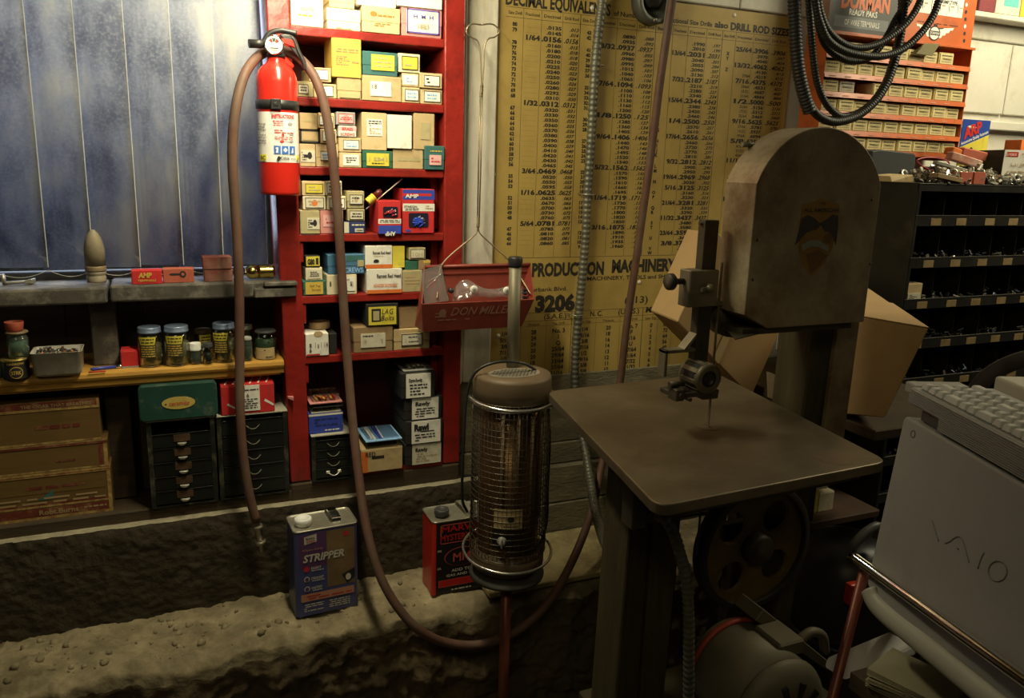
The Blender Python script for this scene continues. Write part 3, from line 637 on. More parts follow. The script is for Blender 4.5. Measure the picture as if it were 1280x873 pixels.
for (sh, a, c, d, e, nm, col, style, ops, labs, lab, cat, dy, dep) in ROWS:
    yf = YC+.004+dy
    x0 = at(a, (c+e)/2, Y=yf).x; x1 = at(d, (c+e)/2, Y=yf).x; z1 = at((a+d)/2, c, Y=yf).z; z0 = at((a+d)/2, e, Y=yf).z
    z0f = None
    if abs(z0-SH[sh]) < .016: z0f = SH[sh]+.0004
    best = None
    for q in placed.get(sh, []):
        ov = min(x1, q[1])-max(x0, q[0])
        if ov > .2*min(x1-x0, q[1]-q[0]) and abs(q[3]-z0) < .016:
            best = q[3] if best is None else max(best, q[3])
    if best is not None: z0f = best+.0012
    if z0f is None: print('NO SUPPORT', lab, round(z0, 4), SH[sh]); z0f = z0
    z0 = z0f
    for q in placed.get(sh, []):            # neighbours never share space
        if min(z1, q[3])-max(z0, q[2]) > .003:
            if x0 < q[1]+.0015 and x0 > q[0]+.5*(q[1]-q[0]): x0 = q[1]+.0015
            if x1 > q[0]-.0015 and x1 < q[0]+.5*(q[1]-q[0]): x1 = q[0]-.0015
    dep = min(dep, .112-yf)
    zt_ = max(z1, z0); pl_, pr_ = .290+(2.4-z0)*.01583, .672+(2.4-zt_)*.00853
    x0 = max(x0, pl_+.0012)
    if x0 < pl_+.0095 and z1 > {'A': 9, 'B': 1.9, 'C': 1.74, 'D': 1.576, 'E': 1.412, 'F': 1.2555, 'G': 1.098}[sh]-.074: x0 = pl_+.0095
    x1 = min(x1, pr_-.001)
    if x1 > pr_-.022 and sh != 'A' and sh != 'G': dep = min(dep, YC+.048-yf)
    placed.setdefault(sh, []).append((x0, x1, z0, z1))
    INFO[lab] = (x0, x1, z0, z1, yf)
    carton(nm, lab, cat, x0, x1, z0, z1, yf, dep, col, style, ops, labs, GRP[sh])
# windows of the two terminal boxes
m_blueterm = mat('blue_vinyl_terminals', (.02,.06,.55), .35, var=.1); m_redterm = mat('red_vinyl_terminals', (.35,.02,.03), .35, var=.1); m_metal = mat('tinned_metal', (.6,.6,.58), .3, 1.0, var=.15)
for lab, fr, mm, n in (('larger red and blue terminal box with blue terminals in its window', (.18,.14,.80,.46), m_blueterm, 15), ('smaller red and blue terminal box with its lettering upside down', (.2,.5,.85,.82), m_redterm, 10)):
    x0, x1, z0, z1, yf = INFO[lab]; w, h = x1-x0, z1-z0
    root = [o for o in COL.objects if o.get('label') == lab][0]
    b = MB(); b.prism(rrect(x0+fr[0]*w, x0+fr[2]*w, z0+fr[1]*h, z0+fr[3]*h, .004), yf-.0026, yf-.0018, 0)
    win = obj('window', b, mat('window_dark_film', (.02,.02,.04), .15, var=0), root)
    for k in range(n):
        b = MB(); px = x0+w*random.uniform(fr[0]+.12, fr[2]-.12); pz = z0+h*random.uniform(fr[1]+.05, fr[3]-.1); a = random.uniform(-.3, .9); L = w*.11
        p0 = Vector((px-math.cos(a)*L, yf-.0040, pz-math.sin(a)*L)); p1 = Vector((px+math.cos(a)*L*.4, yf-.0040, pz+math.sin(a)*L*.4)); p2 = Vector((px+math.cos(a)*L, yf-.0040, pz+math.sin(a)*L))
        b.cyl(p0, p1, .0018, 0, 8); b.cyl(p1, p2, .0009, 1, 6)
        t = obj('terminal', b, [mm, m_metal], win)
# ================================================================== ON THE WINDOW SILL
def flat(px, py, Z): return at(px, py, Z=Z)
SZ = SILL_Z+.0003; SZ2 = SILL_Z+.0033
m_shell = mat('dusty_brass_grey', (.24,.20,.13), .7, .2, var=.25, scale=18, dirt=(.36,.32,.24), damt=.3, bump=.2)
p = flat(121, 352, SZ); r = .0225; root = thing('artillery_shell', 'old dusty pointed shell standing upright on the window sill', 'shell', (p.x, p.y, SZ))
b = MB(); b.lathe([(0,0),(r*.93,0),(r*.95,.002),(r*.95,.012),(r*.9,.014),(r*.9,.017),(r*.97,.019),(r*.97,.026)], (p.x,p.y,SZ), 0, 32); obj('base', b, m_shell, root)
b = MB(); b.lathe([(r*1.02,.0262),(r*1.03,.028),(r*1.03,.036),(r,.038)], (p.x,p.y,SZ), 0, 32); obj('driving_band', b, mat('dull_copper_band', (.26,.19,.11), .6, .3), root)
b = MB(); b.lathe([(r*.99,.038),(r*.99,.075),(r*.95,.085),(r*.84,.097),(r*.66,.108),(r*.42,.117),(r*.2,.1225),(0,.124)], (p.x,p.y,SZ), 0, 32); obj('nose', b, m_shell, root)
def sillbox(name, label, x0, x1, y0, y1, Z, col, dep, ops, cat='box', dy=0, group='small boxes on the window sill'):
    q = flat((x0+x1)/2, y1, Z); yf = q.y+dy
    xa = at(x0,(y0+y1)/2,Y=yf).x; xb = at(x1,(y0+y1)/2,Y=yf).x; zt = at((x0+x1)/2,y0,Y=yf).z
    return carton(name, label, cat, xa, xb, Z, zt, yf, dep, col, 'tuck', ops, (), group), (xa, xb, zt, yf)
P['redorange'] = pm('red_orange_card', (.40,.095,.055)); P['maroon'] = pm('dusty_maroon_card', (.20,.05,.04), dirt=(.3,.2,.15), damt=.3)
sillbox('terminal_carton', 'bright red carton lettered in yellow on the window sill beside the shell', 164, 202.5, 338, 355.5, SZ2, 'red', .035, [T('AMP',.45,.48,.36,.45,'yellow',.04,'c',.2), T('TERMINALS',.5,.2,.16,.6,'yellow')])
sillbox('terminal_carton', 'faded red carton printed with a black ring terminal on the window sill', 203.6, 242.5, 336, 353.5, SZ2, 'redorange', .035,
        [('q',.25,.52,.6,.68,'ink'),('q',.2,.56,.3,.64,'ink'),('o',.64,.6,.11,.24,'ink'),('o',.64,.6,.05,.11,'redorange',.0009)])
_, (xa, xb, zt, yf) = sillbox('cardboard_box', 'dusty dark red box, lower of two stacked at the right of the window sill', 255, 291, 337, 352, SZ2, 'maroon', .045, [])
carton('cardboard_box', 'dusty dark red box, upper of two stacked at the right of the window sill', 'box', xa-.002, xb-.001, zt+.0008, at(273,321,Y=yf).z, yf-.001, .045, 'maroon', 'tuck', (), (), 'small boxes on the window sill')
m_brass = mat('bright_brass', (.72,.56,.16), .22, 1.0, var=.15, dirt=(.35,.26,.08), damt=.2)
p = flat(325, 350, SZ2); r = .0180; c = Vector((p.x, p.y+.012, SZ2+r+.0012))
xa, xb = at(307,341,Y=c.y).x, at(343,341,Y=c.y).x; root = thing('hose_coupling', 'shiny brass hose coupling lying at the right end of the window sill', 'coupling', (c.x, c.y, SZ2))
b = MB(); w = xb-xa
b.lathe([(0,xa),(r*.55,xa),(r*.75,xa+.004),(r*.98,xa+.010),(r,xa+w*.45)], (0,c.y,c.z), 0, 28, 'X'); obj('nut', b, m_brass, root)
b = MB(); pr_ = []
for k in range(7): pr_ += [(r*.96, xa+w*.47+k*w*.07), (r*1.02, xa+w*.50+k*w*.07)]
b.lathe([(0,xa+w*.46)]+pr_+[(r*.9,xa+w*.98),(r*.7,xa+w),(0,xa+w)], (0,c.y,c.z), 0, 28, 'X'); obj('threaded_collar', b, m_brass, root)
m_steel = mat('worn_steel', (.42,.40,.34), .45, .8, var=.25, scale=20, dirt=(.2,.15,.08), damt=.3)
q0 = flat(6, 356, SZ); root = thing('window_latch', 'bare metal window latch lying at the left of the sill', 'latch', (q0.x, q0.y, SZ))
b = MB(); b.cyl(q0+Vector((0,0,0)), q0+Vector((-.003,0,.024)), .005, 0, 12); obj('stem', b, m_steel, root)
b = MB(); q1 = flat(40, 355, SZ); b.tube(catmull([q0+Vector((0,-.004,.004)), (q0+q1)/2+Vector((0,-.004,.005)), q1+Vector((0,0,.006))], 5), .004, 0, 8); b.hexa([q1+Vector(v) for v in ((-.014,-.012,.001),(.002,-.010,.001),(.008,.008,.001),(-.004,.006,.001),(-.014,-.012,.010),(.002,-.010,.013),(.008,.008,.013),(-.004,.006,.010))], 0, .0015); obj('lever', b, m_steel, root)
# ================================================================== JARS ON THE YELLOW SHELF
YZ = YS_Z+.0003
m_jar = thin_glass('jar_glass', (.88,.92,.88)); m_jargreen = thin_glass('green_tinted_glass', (.78,.86,.80), .05, .08, .08, (.3,.38,.32))
m_bluelid = mat('grey_blue_lid', (.20,.26,.38), .4, .5, var=.2); m_whitelid = mat('white_plastic_lid', (.8,.8,.76), .4, var=.05); m_darklid = mat('dark_lid', (.05,.05,.05), .5, var=.2)
m_brownlid = mat('brown_lid', (.16,.11,.06), .5, var=.2)
m_hw = mat('mixed_small_hardware', (.34,.29,.18), .45, .6, var=.4, scale=60); m_hwg = mat('green_small_parts', (.045,.09,.05), .5, var=.4, scale=60); m_hwd = mat('dark_small_parts', (.06,.055,.05), .5, .4, var=.4, scale=60)
def wrapped(b, ops, c, r, w, h, z0, face, slots, seg=16):
    """print bent round a cylinder; face = direction the middle looks"""
    t = MB(); draw(t, (0, 0, 0), UX, UZ, w, h, ops, slots)
    n_ = max(4, int(w/.004))
    for k in range(1, n_): bmesh.ops.bisect_plane(t.bm, geom=t.bm.verts[:]+t.bm.edges[:]+t.bm.faces[:], plane_co=(w*k/n_, 0, 0), plane_no=(1, 0, 0))
    a0 = math.atan2(face.y, face.x)
    for v in t.bm.verts:
        a = a0+(v.co.x-w/2)/r; rr = r-v.co.y+.0002; v.co = Vector((c.x+rr*math.cos(a), c.y+rr*math.sin(a), z0+v.co.z))
    b.merge(t.bm, None)
def patch(b, c, r, w, h, z0, face, mi=0, n=16):
    a0 = math.atan2(face.y, face.x); A = [a0+(-.5+k/n)*w/r for k in range(n+1)]
    vs = [(c.x+r*math.cos(a), c.y+r*math.sin(a), z) for z in (z0, z0+h) for a in A]
    b._new(vs, [(k, k+1, n+2+k, n+1+k) for k in range(n)], mi, True)
def pieces(b, c, r, z0, z1, n, sz, mi=0, seed=1):
    R = random.Random(seed)
    for k in range(n):
        a = R.uniform(0, 2*PI); q = r*math.sqrt(R.random())*.85; x, y = c.x+q*math.cos(a), c.y+q*math.sin(a); z = R.uniform(z0+sz, z1)
        M = Matrix.Translation((x, y, z)) @ Matrix.Rotation(R.uniform(0, PI), 4, Vector((R.random()-.5, R.random()-.5, R.random()-.5)))
        if R.random() < .5: b.box(-sz, sz, -sz*.35, sz*.35, -sz*.35, sz*.35, mi, 0, M)
        else: b.lathe([(0,-sz*.4),(sz*.7,-sz*.4),(sz*.7,sz*.4),(0,sz*.4)], (0,0,0), mi, 6); 
        if R.random() >= 0: pass
def jar(label, x0, x1, ytop, ybot, lidm, glass, fill, fillh, lab=None, dy=0.0, lidh=.16, name='glass_jar', cat='jar', lidr=.92, seed=1):
    yy = flat((x0+x1)/2, ybot, YZ).y+dy
    xa, xb = at(x0,(ytop+ybot)/2,Y=yy).x, at(x1,(ytop+ybot)/2,Y=yy).x; r = (xb-xa)/2; c = Vector(((xa+xb)/2, yy+r, YZ))
    if dy == 0: pass
    H = at((x0+x1)/2, ytop, Y=c.y).z-YZ
    root = thing(name, label, cat, (c.x, c.y, YZ), 'jars and bottles on the yellow shelf')
    hs = H*(1-lidh); sh = hs*.86
    b = MB(); b.lathe([(0,.0),(r*.85,0),(r*.97,.003),(r,.008),(r,sh),(r*.93,sh+(hs-sh)*.5),(r*lidr*.93,hs-.001),(r*lidr*.93,hs+.004),(r*lidr*.86,hs+.004),(r*lidr*.86,hs-.002),(r*.94,sh-.001),(r*.94,.008),(r*.8,.005),(0,.005)], c, 0, 32); obj('glass', b, glass, root)
    b = MB(); lr = r*lidr; b.lathe([(lr*.98,hs+.0005),(lr*1.03,hs+.001),(lr*1.03,hs+.004),(lr,hs+.0048),(lr,H-.003),(lr*.97,H-.001),(lr*.9,H),(lr*.86,H-.001),(0,H-.001)], c, 0, 32); 
    b.lathe([(0,hs+.0055),(lr*.9,hs+.0055)], c, 0, 20, caps=False)
    obj('lid', b, lidm, root)
    b = MB(); z1 = .006+fillh*(sh-.01); b.lathe([(0,.0055),(r*.78,.0055),(r*.91,.0085),(r*.91,z1),(r*.6,z1+.003),(0,z1+.002)], c, 0, 20)
    R = random.Random(seed)
    for k in range(60):
        a = R.uniform(0, 2*PI); z = R.uniform(.01, z1); q = r*.89 if R.random() < .8 else r*R.uniform(0, .85); zz = z if q > r*.86 else z1+.002
        M = Matrix.Translation((c.x+q*math.cos(a), c.y+q*math.sin(a), c.z+zz)) @ Matrix.Rotation(R.uniform(0, PI), 4, Vector((R.random()-.5, R.random()-.5, R.random()+.1)))
        s = r*.09; b.box(-s, s, -s*.4, s*.4, -s*.4, s*.4, 1 if R.random() < .4 else 0, 0, M)
    obj('contents', b, [fill, m_metal], root)['kind'] = 'stuff'
    if lab:
        face = (Vector(CAM)-c); face.z = 0; face.normalize(); face = Matrix.Rotation(math.radians(lab.get('rot', 0)*.6), 3, 'Z') @ face
        w, h, z0 = lab['w']*r, lab['h']*H, c.z+lab['z']*H; sl = [lab['col']]
        b = MB(); patch(b, c, r+.0004, w, h, z0, face, 0); wrapped(b, lab['ops'], c, r+.0005, w, h, z0, face, sl); obj('label', b, [P[k] for k in sl], root)
    return root
P['jarink'] = pm('label_dark_olive', (.06,.055,.02)); 
YL = [('p',[(0,1),(1,1),(.9,.62),(.1,.62)],'lemon'), ('l',.12,.66,.88,.96,2,'jarink'), ('q',.06,.0,.94,.6,'jarink'), ('l',.1,.02,.9,.58,5,'yellow')]
JL = dict(w=1.45, h=.52, z=.26, col='jarink', ops=YL, rot=-22)
jar('tall glass jar with blue lid and yellow label beside the small red box', 171, 203.5, 408, 460.5, m_bluelid, m_jar, m_hw, .8, JL, seed=2)
jar('glass jar with blue lid and yellow label, second of the tall jars from the left', 204.6, 238, 406.5, 459, m_bluelid, m_jar, m_hw, .85, JL, seed=3)
jar('glass jar with blue lid and yellow label, just left of the hanging hose', 266, 296, 403, 454.5, m_bluelid, m_jar, m_hw, .8, dict(JL, rot=-35), seed=4)
jar('short glass jar with brown lid and yellow label, behind the two small capped bottles', 243.5, 266, 411, 449, m_brownlid, m_jar, m_hwd, .7, dict(w=1.4, h=.4, z=.42, col='lemon', ops=[('l',.1,.1,.9,.9,3,'ink')], rot=25), dy=.03, seed=5)
jar('small bottle with white cap in front of the jars', 237.4, 252, 428.5, 456.5, m_whitelid, m_jargreen, m_hwd, .7, None, lidh=.36, name='small_bottle', cat='bottle', lidr=1.0, seed=6)
jar('small bottle with dark cap beside the white capped bottle', 253.2, 267, 428.5, 456, m_darklid, m_jar, m_hwd, .8, None, lidh=.22, name='small_bottle', cat='bottle', lidr=.95, dy=-.004, seed=7)
jar('slim bottle with grey cap just right of the hanging hose', 303, 316.2, 421, 452, mat('grey_lid', (.35,.35,.33), .4), m_jargreen, m_hwd, .8, None, lidh=.14, name='small_bottle', cat='bottle', dy=-.003, seed=8)
jar('tall bottle with white lid behind the slim grey capped bottle', 301, 317.5, 406, 448, m_whitelid, m_jar, m_hwd, .7, None, lidh=.15, dy=.035, name='small_bottle', cat='bottle', seed=9)
jar('jar of green parts with kraft label at the right end of the yellow shelf', 319.5, 348, 412, 450.5, m_darklid, m_jar, m_hwg, .95, dict(w=1.9, h=.40, z=.03, col='kraft', ops=[('l',.5,.1,.85,.3,1,'ink'),('o',.5,.8,.03,.06,'ink')], rot=-10), lidh=.1, seed=10)
# small red box, pen
q = flat(162, 460, YZ); xa, xb = at(151,450,Y=q.y).x, at(173,450,Y=q.y).x
carton('small_carton', 'small red box beside the leftmost tall jar on the yellow shelf', 'box', xa, xb, YZ, at(162,439,Y=q.y).z, q.y, .05, 'red', 'flaps', [('q',0,0,1,.1,'grey')])
q0, q1 = flat(113, 464, YZ), flat(153, 460, YZ); root = thing('ballpoint_pen', 'blue ballpoint pen lying on the yellow shelf', 'pen', tuple((q0+q1)/2))
d = (q1-q0); up = Vector((0,0,.0042))
b = MB(); b.tube([q0+up, q0+d*.08+up, q0+d*.8+up], [.002,.004,.004], 0, 10); obj('barrel', b, mat('blue_plastic', (.04,.06,.35), .3, var=.05), root)
b = MB(); b.tube([q0+d*.8+up, q0+d*.97+up, q1+up], [.0041,.0041,.003], 0, 10); obj('cap', b, mat('chrome', (.7,.7,.7), .15, 1, var=0), root)
q0, q1 = flat(111, 466.5, YZ), flat(132, 465, YZ); b = MB(); b.tube([q0+Vector((0,-.002,.002)), q1+Vector((0,-.002,.002))], .0018, 0, 8); tag(obj('pencil_stub', b, P['red']), 'thin red pencil stub lying in front of the blue pen', 'pencil')
# steel tray of hardware
q = flat(72, 472, YZ); xa, xb = at(37.5,452,Y=q.y).x, at(103,452,Y=q.y).x; zt = at(70,441,Y=q.y).z; yb = q.y+.075
root = thing('metal_tray', 'dented grey metal tray of hardware on the yellow shelf', 'tray', ((xa+xb)/2, q.y+.04, YZ), None)
b = MB(); R = .008; outer = rrect(xa+.004, xb-.004, q.y+.002, yb-.002, .008); 
rings = []
for (ins, z) in ((.010, YZ), (.003, YZ+.003), (.0, YZ+.008), (-.003, zt-.001), (-.0045, zt), (-.003, zt), (-.0015, zt-.001), (.0015, YZ+.009), (.006, YZ+.004), (.012, YZ+.0025)):
    rings.append([Vector((x, y, z)) for x, y in rrect(xa+.004+ins, xb-.004-ins, q.y+.002+ins, yb-.002-ins, .009)])
b.ring_tube(rings, 0, caps=True); obj('pan', b, mat('dull_galvanised', (.50,.47,.41), .5, .15, var=.2, scale=14, dirt=(.2,.17,.12), damt=.3), root)
b = MB(); rnd = random.Random(5)
for k in range(150):
    M = Matrix.Translation((rnd.uniform(xa+.012, xb-.012), rnd.uniform(q.y+.012, yb-.012), YZ+.03+rnd.random()*(zt-YZ-.034)+rnd.random()*.006)) @ Matrix.Rotation(rnd.uniform(0, PI), 4, Vector((rnd.random()-.5, rnd.random()-.5, rnd.random())))
    s = rnd.uniform(.003, .006); b.box(-s, s, -s*.5, s*.5, -s*.4, s*.4, rnd.choice([0,0,0,0,1,2]), 0, M)
b.box(xa+.012, xb-.012, q.y+.012, yb-.012, YZ+.004, YZ+.032, 0)
obj('loose_hardware', b, [m_hwd, m_steel, mat('copper_bits', (.3,.13,.06), .5, .5)], root)['kind'] = 'stuff'
# black can with jar and red cap stacked on it
q = flat(20, 475, YZ); xa, xb = at(2.5,460,Y=q.y+.03).x, at(37.5,460,Y=q.y+.03).x; r = (xb-xa)/2; c = Vector(((xa+xb)/2, q.y+r, YZ)); zt = at(20,447,Y=c.y).z
root = thing('round_tin', 'round black tin with gold ring emblem at the left of the yellow shelf', 'tin', tuple(c)); h = zt-YZ
b = MB(); b.lathe([(0,0),(r*.97,0),(r,.002),(r,h-.005)], c, 0, 36); obj('body', b, P['black'], root)
b = MB(); b.lathe([(r*1.0,h-.005),(r*1.025,h-.005),(r*1.025,h-.001),(r*.98,h),(0,h)], c, 0, 36); obj('lid', b, mat('gold_tin', (.5,.38,.12), .35, .8), root)
P['gold'] = mat('gold_print', (.55,.36,.08), .5, .2)
face = (Vector(CAM)-c); face.z = 0; face.normalize(); sl = ['black']
b = MB(); w, hh = r*1.9, h*.92
patch(b, c, r+.0003, w, hh, c.z+.001, face, 0); wrapped(b, [('o',.5,.36,.26,.33,'gold'),('o',.5,.36,.225,.28,'black',.0008),T('STRK',.5,.26,.2,.36,'gold',.02),T('HARROW',.5,.78,.13,.62,'gold',.02)], c, r+.0005, w, hh, c.z+.001, face, sl); obj('label', b, [P[k] for k in sl], root)
z0 = c.z+h+.0003; xa, xb = at(8,430,Y=c.y).x, at(36,430,Y=c.y).x; r2 = (xb-xa)/2; c2 = Vector(((xa+xb)/2, c.y, z0)); h2 = at(20,414,Y=c2.y).z-z0
root = thing('glass_jar', 'greenish glass jar standing on the round black tin', 'jar', tuple(c2), 'jars and bottles on the yellow shelf')
b = MB(); b.lathe([(0,0),(r2*.9,0),(r2,.004),(r2,h2*.72),(r2*.9,h2*.8),(r2*.86,h2*.82),(r2*.9,h2*.86),(r2*.86,h2*.9),(r2*.86,h2*.93),(r2*.8,h2*.93),(r2*.8,h2*.8),(r2*.92,h2*.7),(r2*.92,.006),(0,.005)], c2, 0, 30); obj('glass', b, m_jargreen, root)
b = MB(); b.lathe([(0,.0055),(r2*.9,.0065),(r2*.9,h2*.6),(0,h2*.62)], c2, 0, 20); obj('contents', b, mat('grey_green_contents', (.18,.24,.2), .6, var=.3, scale=50), root)
b = MB(); b.lathe([(0,h2*.935),(r2*1.05,h2*.935),(r2*1.07,h2*.96),(r2*1.02,h2),(0,h2)], c2, 0, 30); obj('lid', b, m_brownlid, root)
z3 = z0+h2+.0003; h3 = at(18,402,Y=c2.y).z-z3
b = MB(); b.lathe([(0,0),(r2*.72,0),(r2*.8,h3*.2),(r2*.9,h3*.95),(r2*.86,h3),(r2*.8,h3*.9),(r2*.7,h3*.5),(0,h3*.4)], Vector((c2.x-.003,c2.y,z3)), 0, 24)
tag(obj('bottle_cap', b, mat('rusty_red', (.3,.06,.03), .6, var=.3)), 'rusty red cap on top of the greenish jar at the far left', 'cap')
# green canister edge at the frame
q = flat(-3, 476, YZ); c = Vector((q.x-.022, q.y+.03, YZ)); root = thing('small_bottle', 'green bottle cut off by the left edge beside the black tin', 'bottle', tuple(c), 'jars and bottles on the yellow shelf')
b = MB(); b.lathe([(0,0),(.026,0),(.028,.003),(.028,.03),(.012,.042),(.011,.05),(0,.05)], c, 0, 24); obj('glass', b, mat('sage_green', (.2,.28,.2), .4), root)
b = MB(); b.lathe([(0,.0502),(.013,.0502),(.013,.06),(0,.06)], c, 0, 18); obj('cap', b, m_darklid, root)
# ================================================================== UNDER THE YELLOW SHELF
BZ = BASE_Z+.0004
m_cig = {'wood': mat('cigar_box_wood', (.15,.088,.024), .6, var=.25, scale=5, stretch=(1,8,14), dirt=(.1,.06,.03), damt=.2), 'trim': mat('cigar_box_red_trim', (.16,.035,.02), .55, var=.3, scale=30, dirt=(.3,.2,.1), damt=.25, dscale=30),
         'gilt': mat('worn_gilt_edging', (.48,.33,.11), .5, .2, var=.35, scale=60, dirt=(.2,.05,.03), damt=.35, dscale=50)}
P['cigwood'] = m_cig['wood']; P['cigtrim'] = m_cig['trim']; P['gilt'] = m_cig['gilt']
P['cigtan'] = mat('worn_tan_print', (.36,.25,.12), .6)
yc = -.045
def zof(px, py, Y=yc): return at(px, py, Y=Y).z
zA = [BZ, zof(100,586), zof(100,551.5), zof(100,499.5)]
xr3 = at(139.5,610,Y=yc).x
def cigar(label, z0, z1, x1, ops_front, lidops, lidh):
    x0 = x1-.275; root = thing('cigar_box', label, 'box', ((x0+x1)/2, yc+.08, z0), 'stack of cigar boxes'); sl = ['cigwood']
    b = MB(); b.box(x0, x1, yc, yc+.17, z0, z1-lidh-.0006, 0, .0015); draw(b, (x0, yc, z0), UX, UZ, x1-x0, z1-z0, ops_front, sl); obj('body', b, [P[k] for k in sl], root)
    sl = ['cigwood']; b = MB(); b.box(x0-.001, x1+.001, yc-.001, yc+.171, z1-lidh, z1, 0, .001); draw(b, (x0-.001, yc-.001, z1-lidh), UX, UZ, x1-x0+.002, lidh, lidops, sl); obj('lid', b, [P[k] for k in sl], root)
cigar('cigar box with red and gilt bands, bottom of the stack under the yellow shelf', zA[0], zA[1]-.001, xr3,
      [('q',0,.0,1,.06,'gilt'),('q',0,.06,.97,.24,'cigtrim'),T('Robt.Burns',.58,.10,.11,.3,'cigtan',.02),('l',.76,.12,.95,.2,1,'cigtan'),('q',0,.26,.97,.30,'gilt'),('q',0,.3,.97,.36,'cigtrim'),('l',.0,.32,.95,.5,2,'cigtan'),('q',.0,.56,.95,.78,'cigwood'),('l',.3,.62,.8,.75,1,'cigtrim'),('p',[(.43,.42),(.55,.42),(.55,.62)],'teal'),('q',.97,.0,1,1,'gilt')],
      [('q',0,.0,1,1,'gilt'),('q',0,.25,1,.45,'cigtrim')], .010)
cigar('plain fronted cigar box with gilt edges, middle of the stack', zA[1], zA[2]-.001, at(134.5,565,Y=yc).x, [('q',.93,.0,.96,.9,'cigtrim'),('q',.97,.0,1,1,'gilt'),('q',0,.0,1,.06,'gilt'),('l',.6,.3,.75,.42,1,'cigtrim')], [('q',0,.7,1,1,'gilt'),('q',0,.0,1,.6,'cigtrim')], .008)
cigar('cigar box with dark printed lid edge, top of the stack', zA[2], zA[3], at(125,525,Y=yc).x, [('l',.5,.3,.85,.5,1,'cigtrim'),('q',0,.0,1,.05,'gilt')], [('q',0,.0,1,.28,'gilt'),('q',0,.28,1,1,'cigtrim'),T('THE CIGAR THAT BREATHES',.68,.42,.36,.52,'cigtan',.02),('q',.98,0,1,1,'gilt')], .022)
m_cabg = mat('dark_green_sheet_metal', (.022,.025,.019), .45, .3, var=.25, scale=10, dirt=(.2,.18,.12), damt=.18, dscale=20); m_cabtop = mat('dusty_cabinet_top', (.40,.38,.30), .8, var=.2, scale=20, dirt=(.12,.12,.1), damt=.3)
m_drw = mat('dark_drawer_enamel', (.014,.016,.014), .4, .2, var=.3, scale=10); m_handle = mat('worn_nickel', (.66,.64,.56), .4, .55, var=.2)
m_rust = mat('rusty_label_holder', (.07,.035,.015), .7, var=.4, scale=40)
def drawer_cab(label, x0, x1, z0, z1, yf, dep, n, open_top, handle, name='drawer_cabinet', hcol=None, topdust=True):
    root = thing(name, label, 'cabinet', ((x0+x1)/2, yf+dep/2, z0), 'small metal drawer cabinets'); t = .004
    b = MB(); b.box(x0, x0+t, yf, yf+dep, z0, z1-.0042); b.box(x1-t, x1, yf, yf+dep, z0, z1-.0042); b.box(x0+t, x1-t, yf+dep-t, yf+dep, z0, z1-.0042); b.box(x0+t, x1-t, yf, yf+dep-t, z0, z0+t)
    b.box(x0+t, x0+.011, yf, yf+.003, z0+t, z1-.0045); b.box(x1-.011, x1-t, yf, yf+.003, z0+t, z1-.0045); obj('case', b, m_cabg, root)
    b = MB(); b.box(x0-.001, x1+.001, yf-.002, yf+dep, z1-.004, z1, 0, .001); obj('top', b, m_cabtop if topdust else m_cabg, root)
    za, zb_ = z0+.008, z1-.010-open_top; hh = (zb_-za)/n
    for k in range(n):
        a, c = za+k*hh+.0012, za+(k+1)*hh-.0012
        b = MB(); b.box(x0+.0115, x1-.0115, yf-.0005, yf+.002, a, c, 0, .0006); b.box(x0+.013, x1-.013, yf+.002, yf+dep-.012, a+.001, c-.006)
        b.box(x0+.0115, x1-.0115, yf-.0022, yf-.0004, c-.0016, c, 0)
        dr = obj('drawer', b, m_drw, root); xm = (x0+x1)/2
        b = MB()
        if handle == 'cup':
            zz = a+.009; N = 12; w = .0105; A = []
            for i in range(N+1):
                an = PI+PI*i/N; A.append((xm+w*math.cos(an), zz+.0015+.0075*math.sin(an)))
            rings = []
            for (sc, y) in ((1.0, yf-.0025), (.97, yf-.006), (.82, yf-.0092), (.5, yf-.0105), (.02, yf-.011)):
                rings.append([Vector((xm+(px_-xm)*sc, y, zz+.0015+(pz_-zz-.0015)*sc)) for px_, pz_ in A])
            V = [[b.bm.verts.new(p_) for p_ in r_] for r_ in rings]
            for i in range(len(V)-1):
                for j in range(N):
                    f = b.bm.faces.new((V[i][j], V[i][j+1], V[i+1][j+1], V[i+1][j])); f.smooth = True
            b.bm.faces.new([v for r_ in V for v in (r_[0],)]+[r_[-1] for r_ in V[::-1]])
            obj('handle', b, m_handle, dr)
            b = MB(); b.box(xm-.019, xm+.019, yf-.0022, yf-.0006, zz+.004, c-.003, 0, .0005); obj('label_holder', b, m_rust, dr)
        else:
            zz = (a+c)/2; b.tube(catmull([(xm-.016,yf-.001,zz+.003),(xm-.014,yf-.005,zz+.002),(xm-.007,yf-.009,zz-.003),(xm,yf-.010,zz-.0045),(xm+.007,yf-.009,zz-.003),(xm+.014,yf-.005,zz+.002),(xm+.016,yf-.001,zz+.003)], 4), .0013, 0, 7)
            if k in (hcol or []):
                b.box(xm-.020, xm-.010, yf-.0035, yf-.0015, zz-.001, zz+.007, 0, .001); b.box(xm+.010, xm+.020, yf-.0035, yf-.0015, zz-.001, zz+.007, 0, .001)
            obj('handle', b, m_handle if k in (hcol or []) else mat('blackened_wire', (.12,.11,.08), .5, .6), dr)
yf = -.07
x0, x1 = at(186,580,Y=yf).x, at(271,580,Y=yf).x; z1 = at(228,523,Y=yf).z; zD = z1
drawer_cab('dark metal drawer cabinet with cup handles and empty top slot, under the green box', x0, x1, BZ, z1, yf, .19, 5, .026, 'cup')
xx0, xx1 = at(272.8,570,Y=yf).x, .259; z2 = at(312,517,Y=yf).z
drawer_cab('dark metal drawer cabinet with wire handles, under the red box', xx0, xx1, BZ, z2, yf, .19, 5, .004, 'wire')
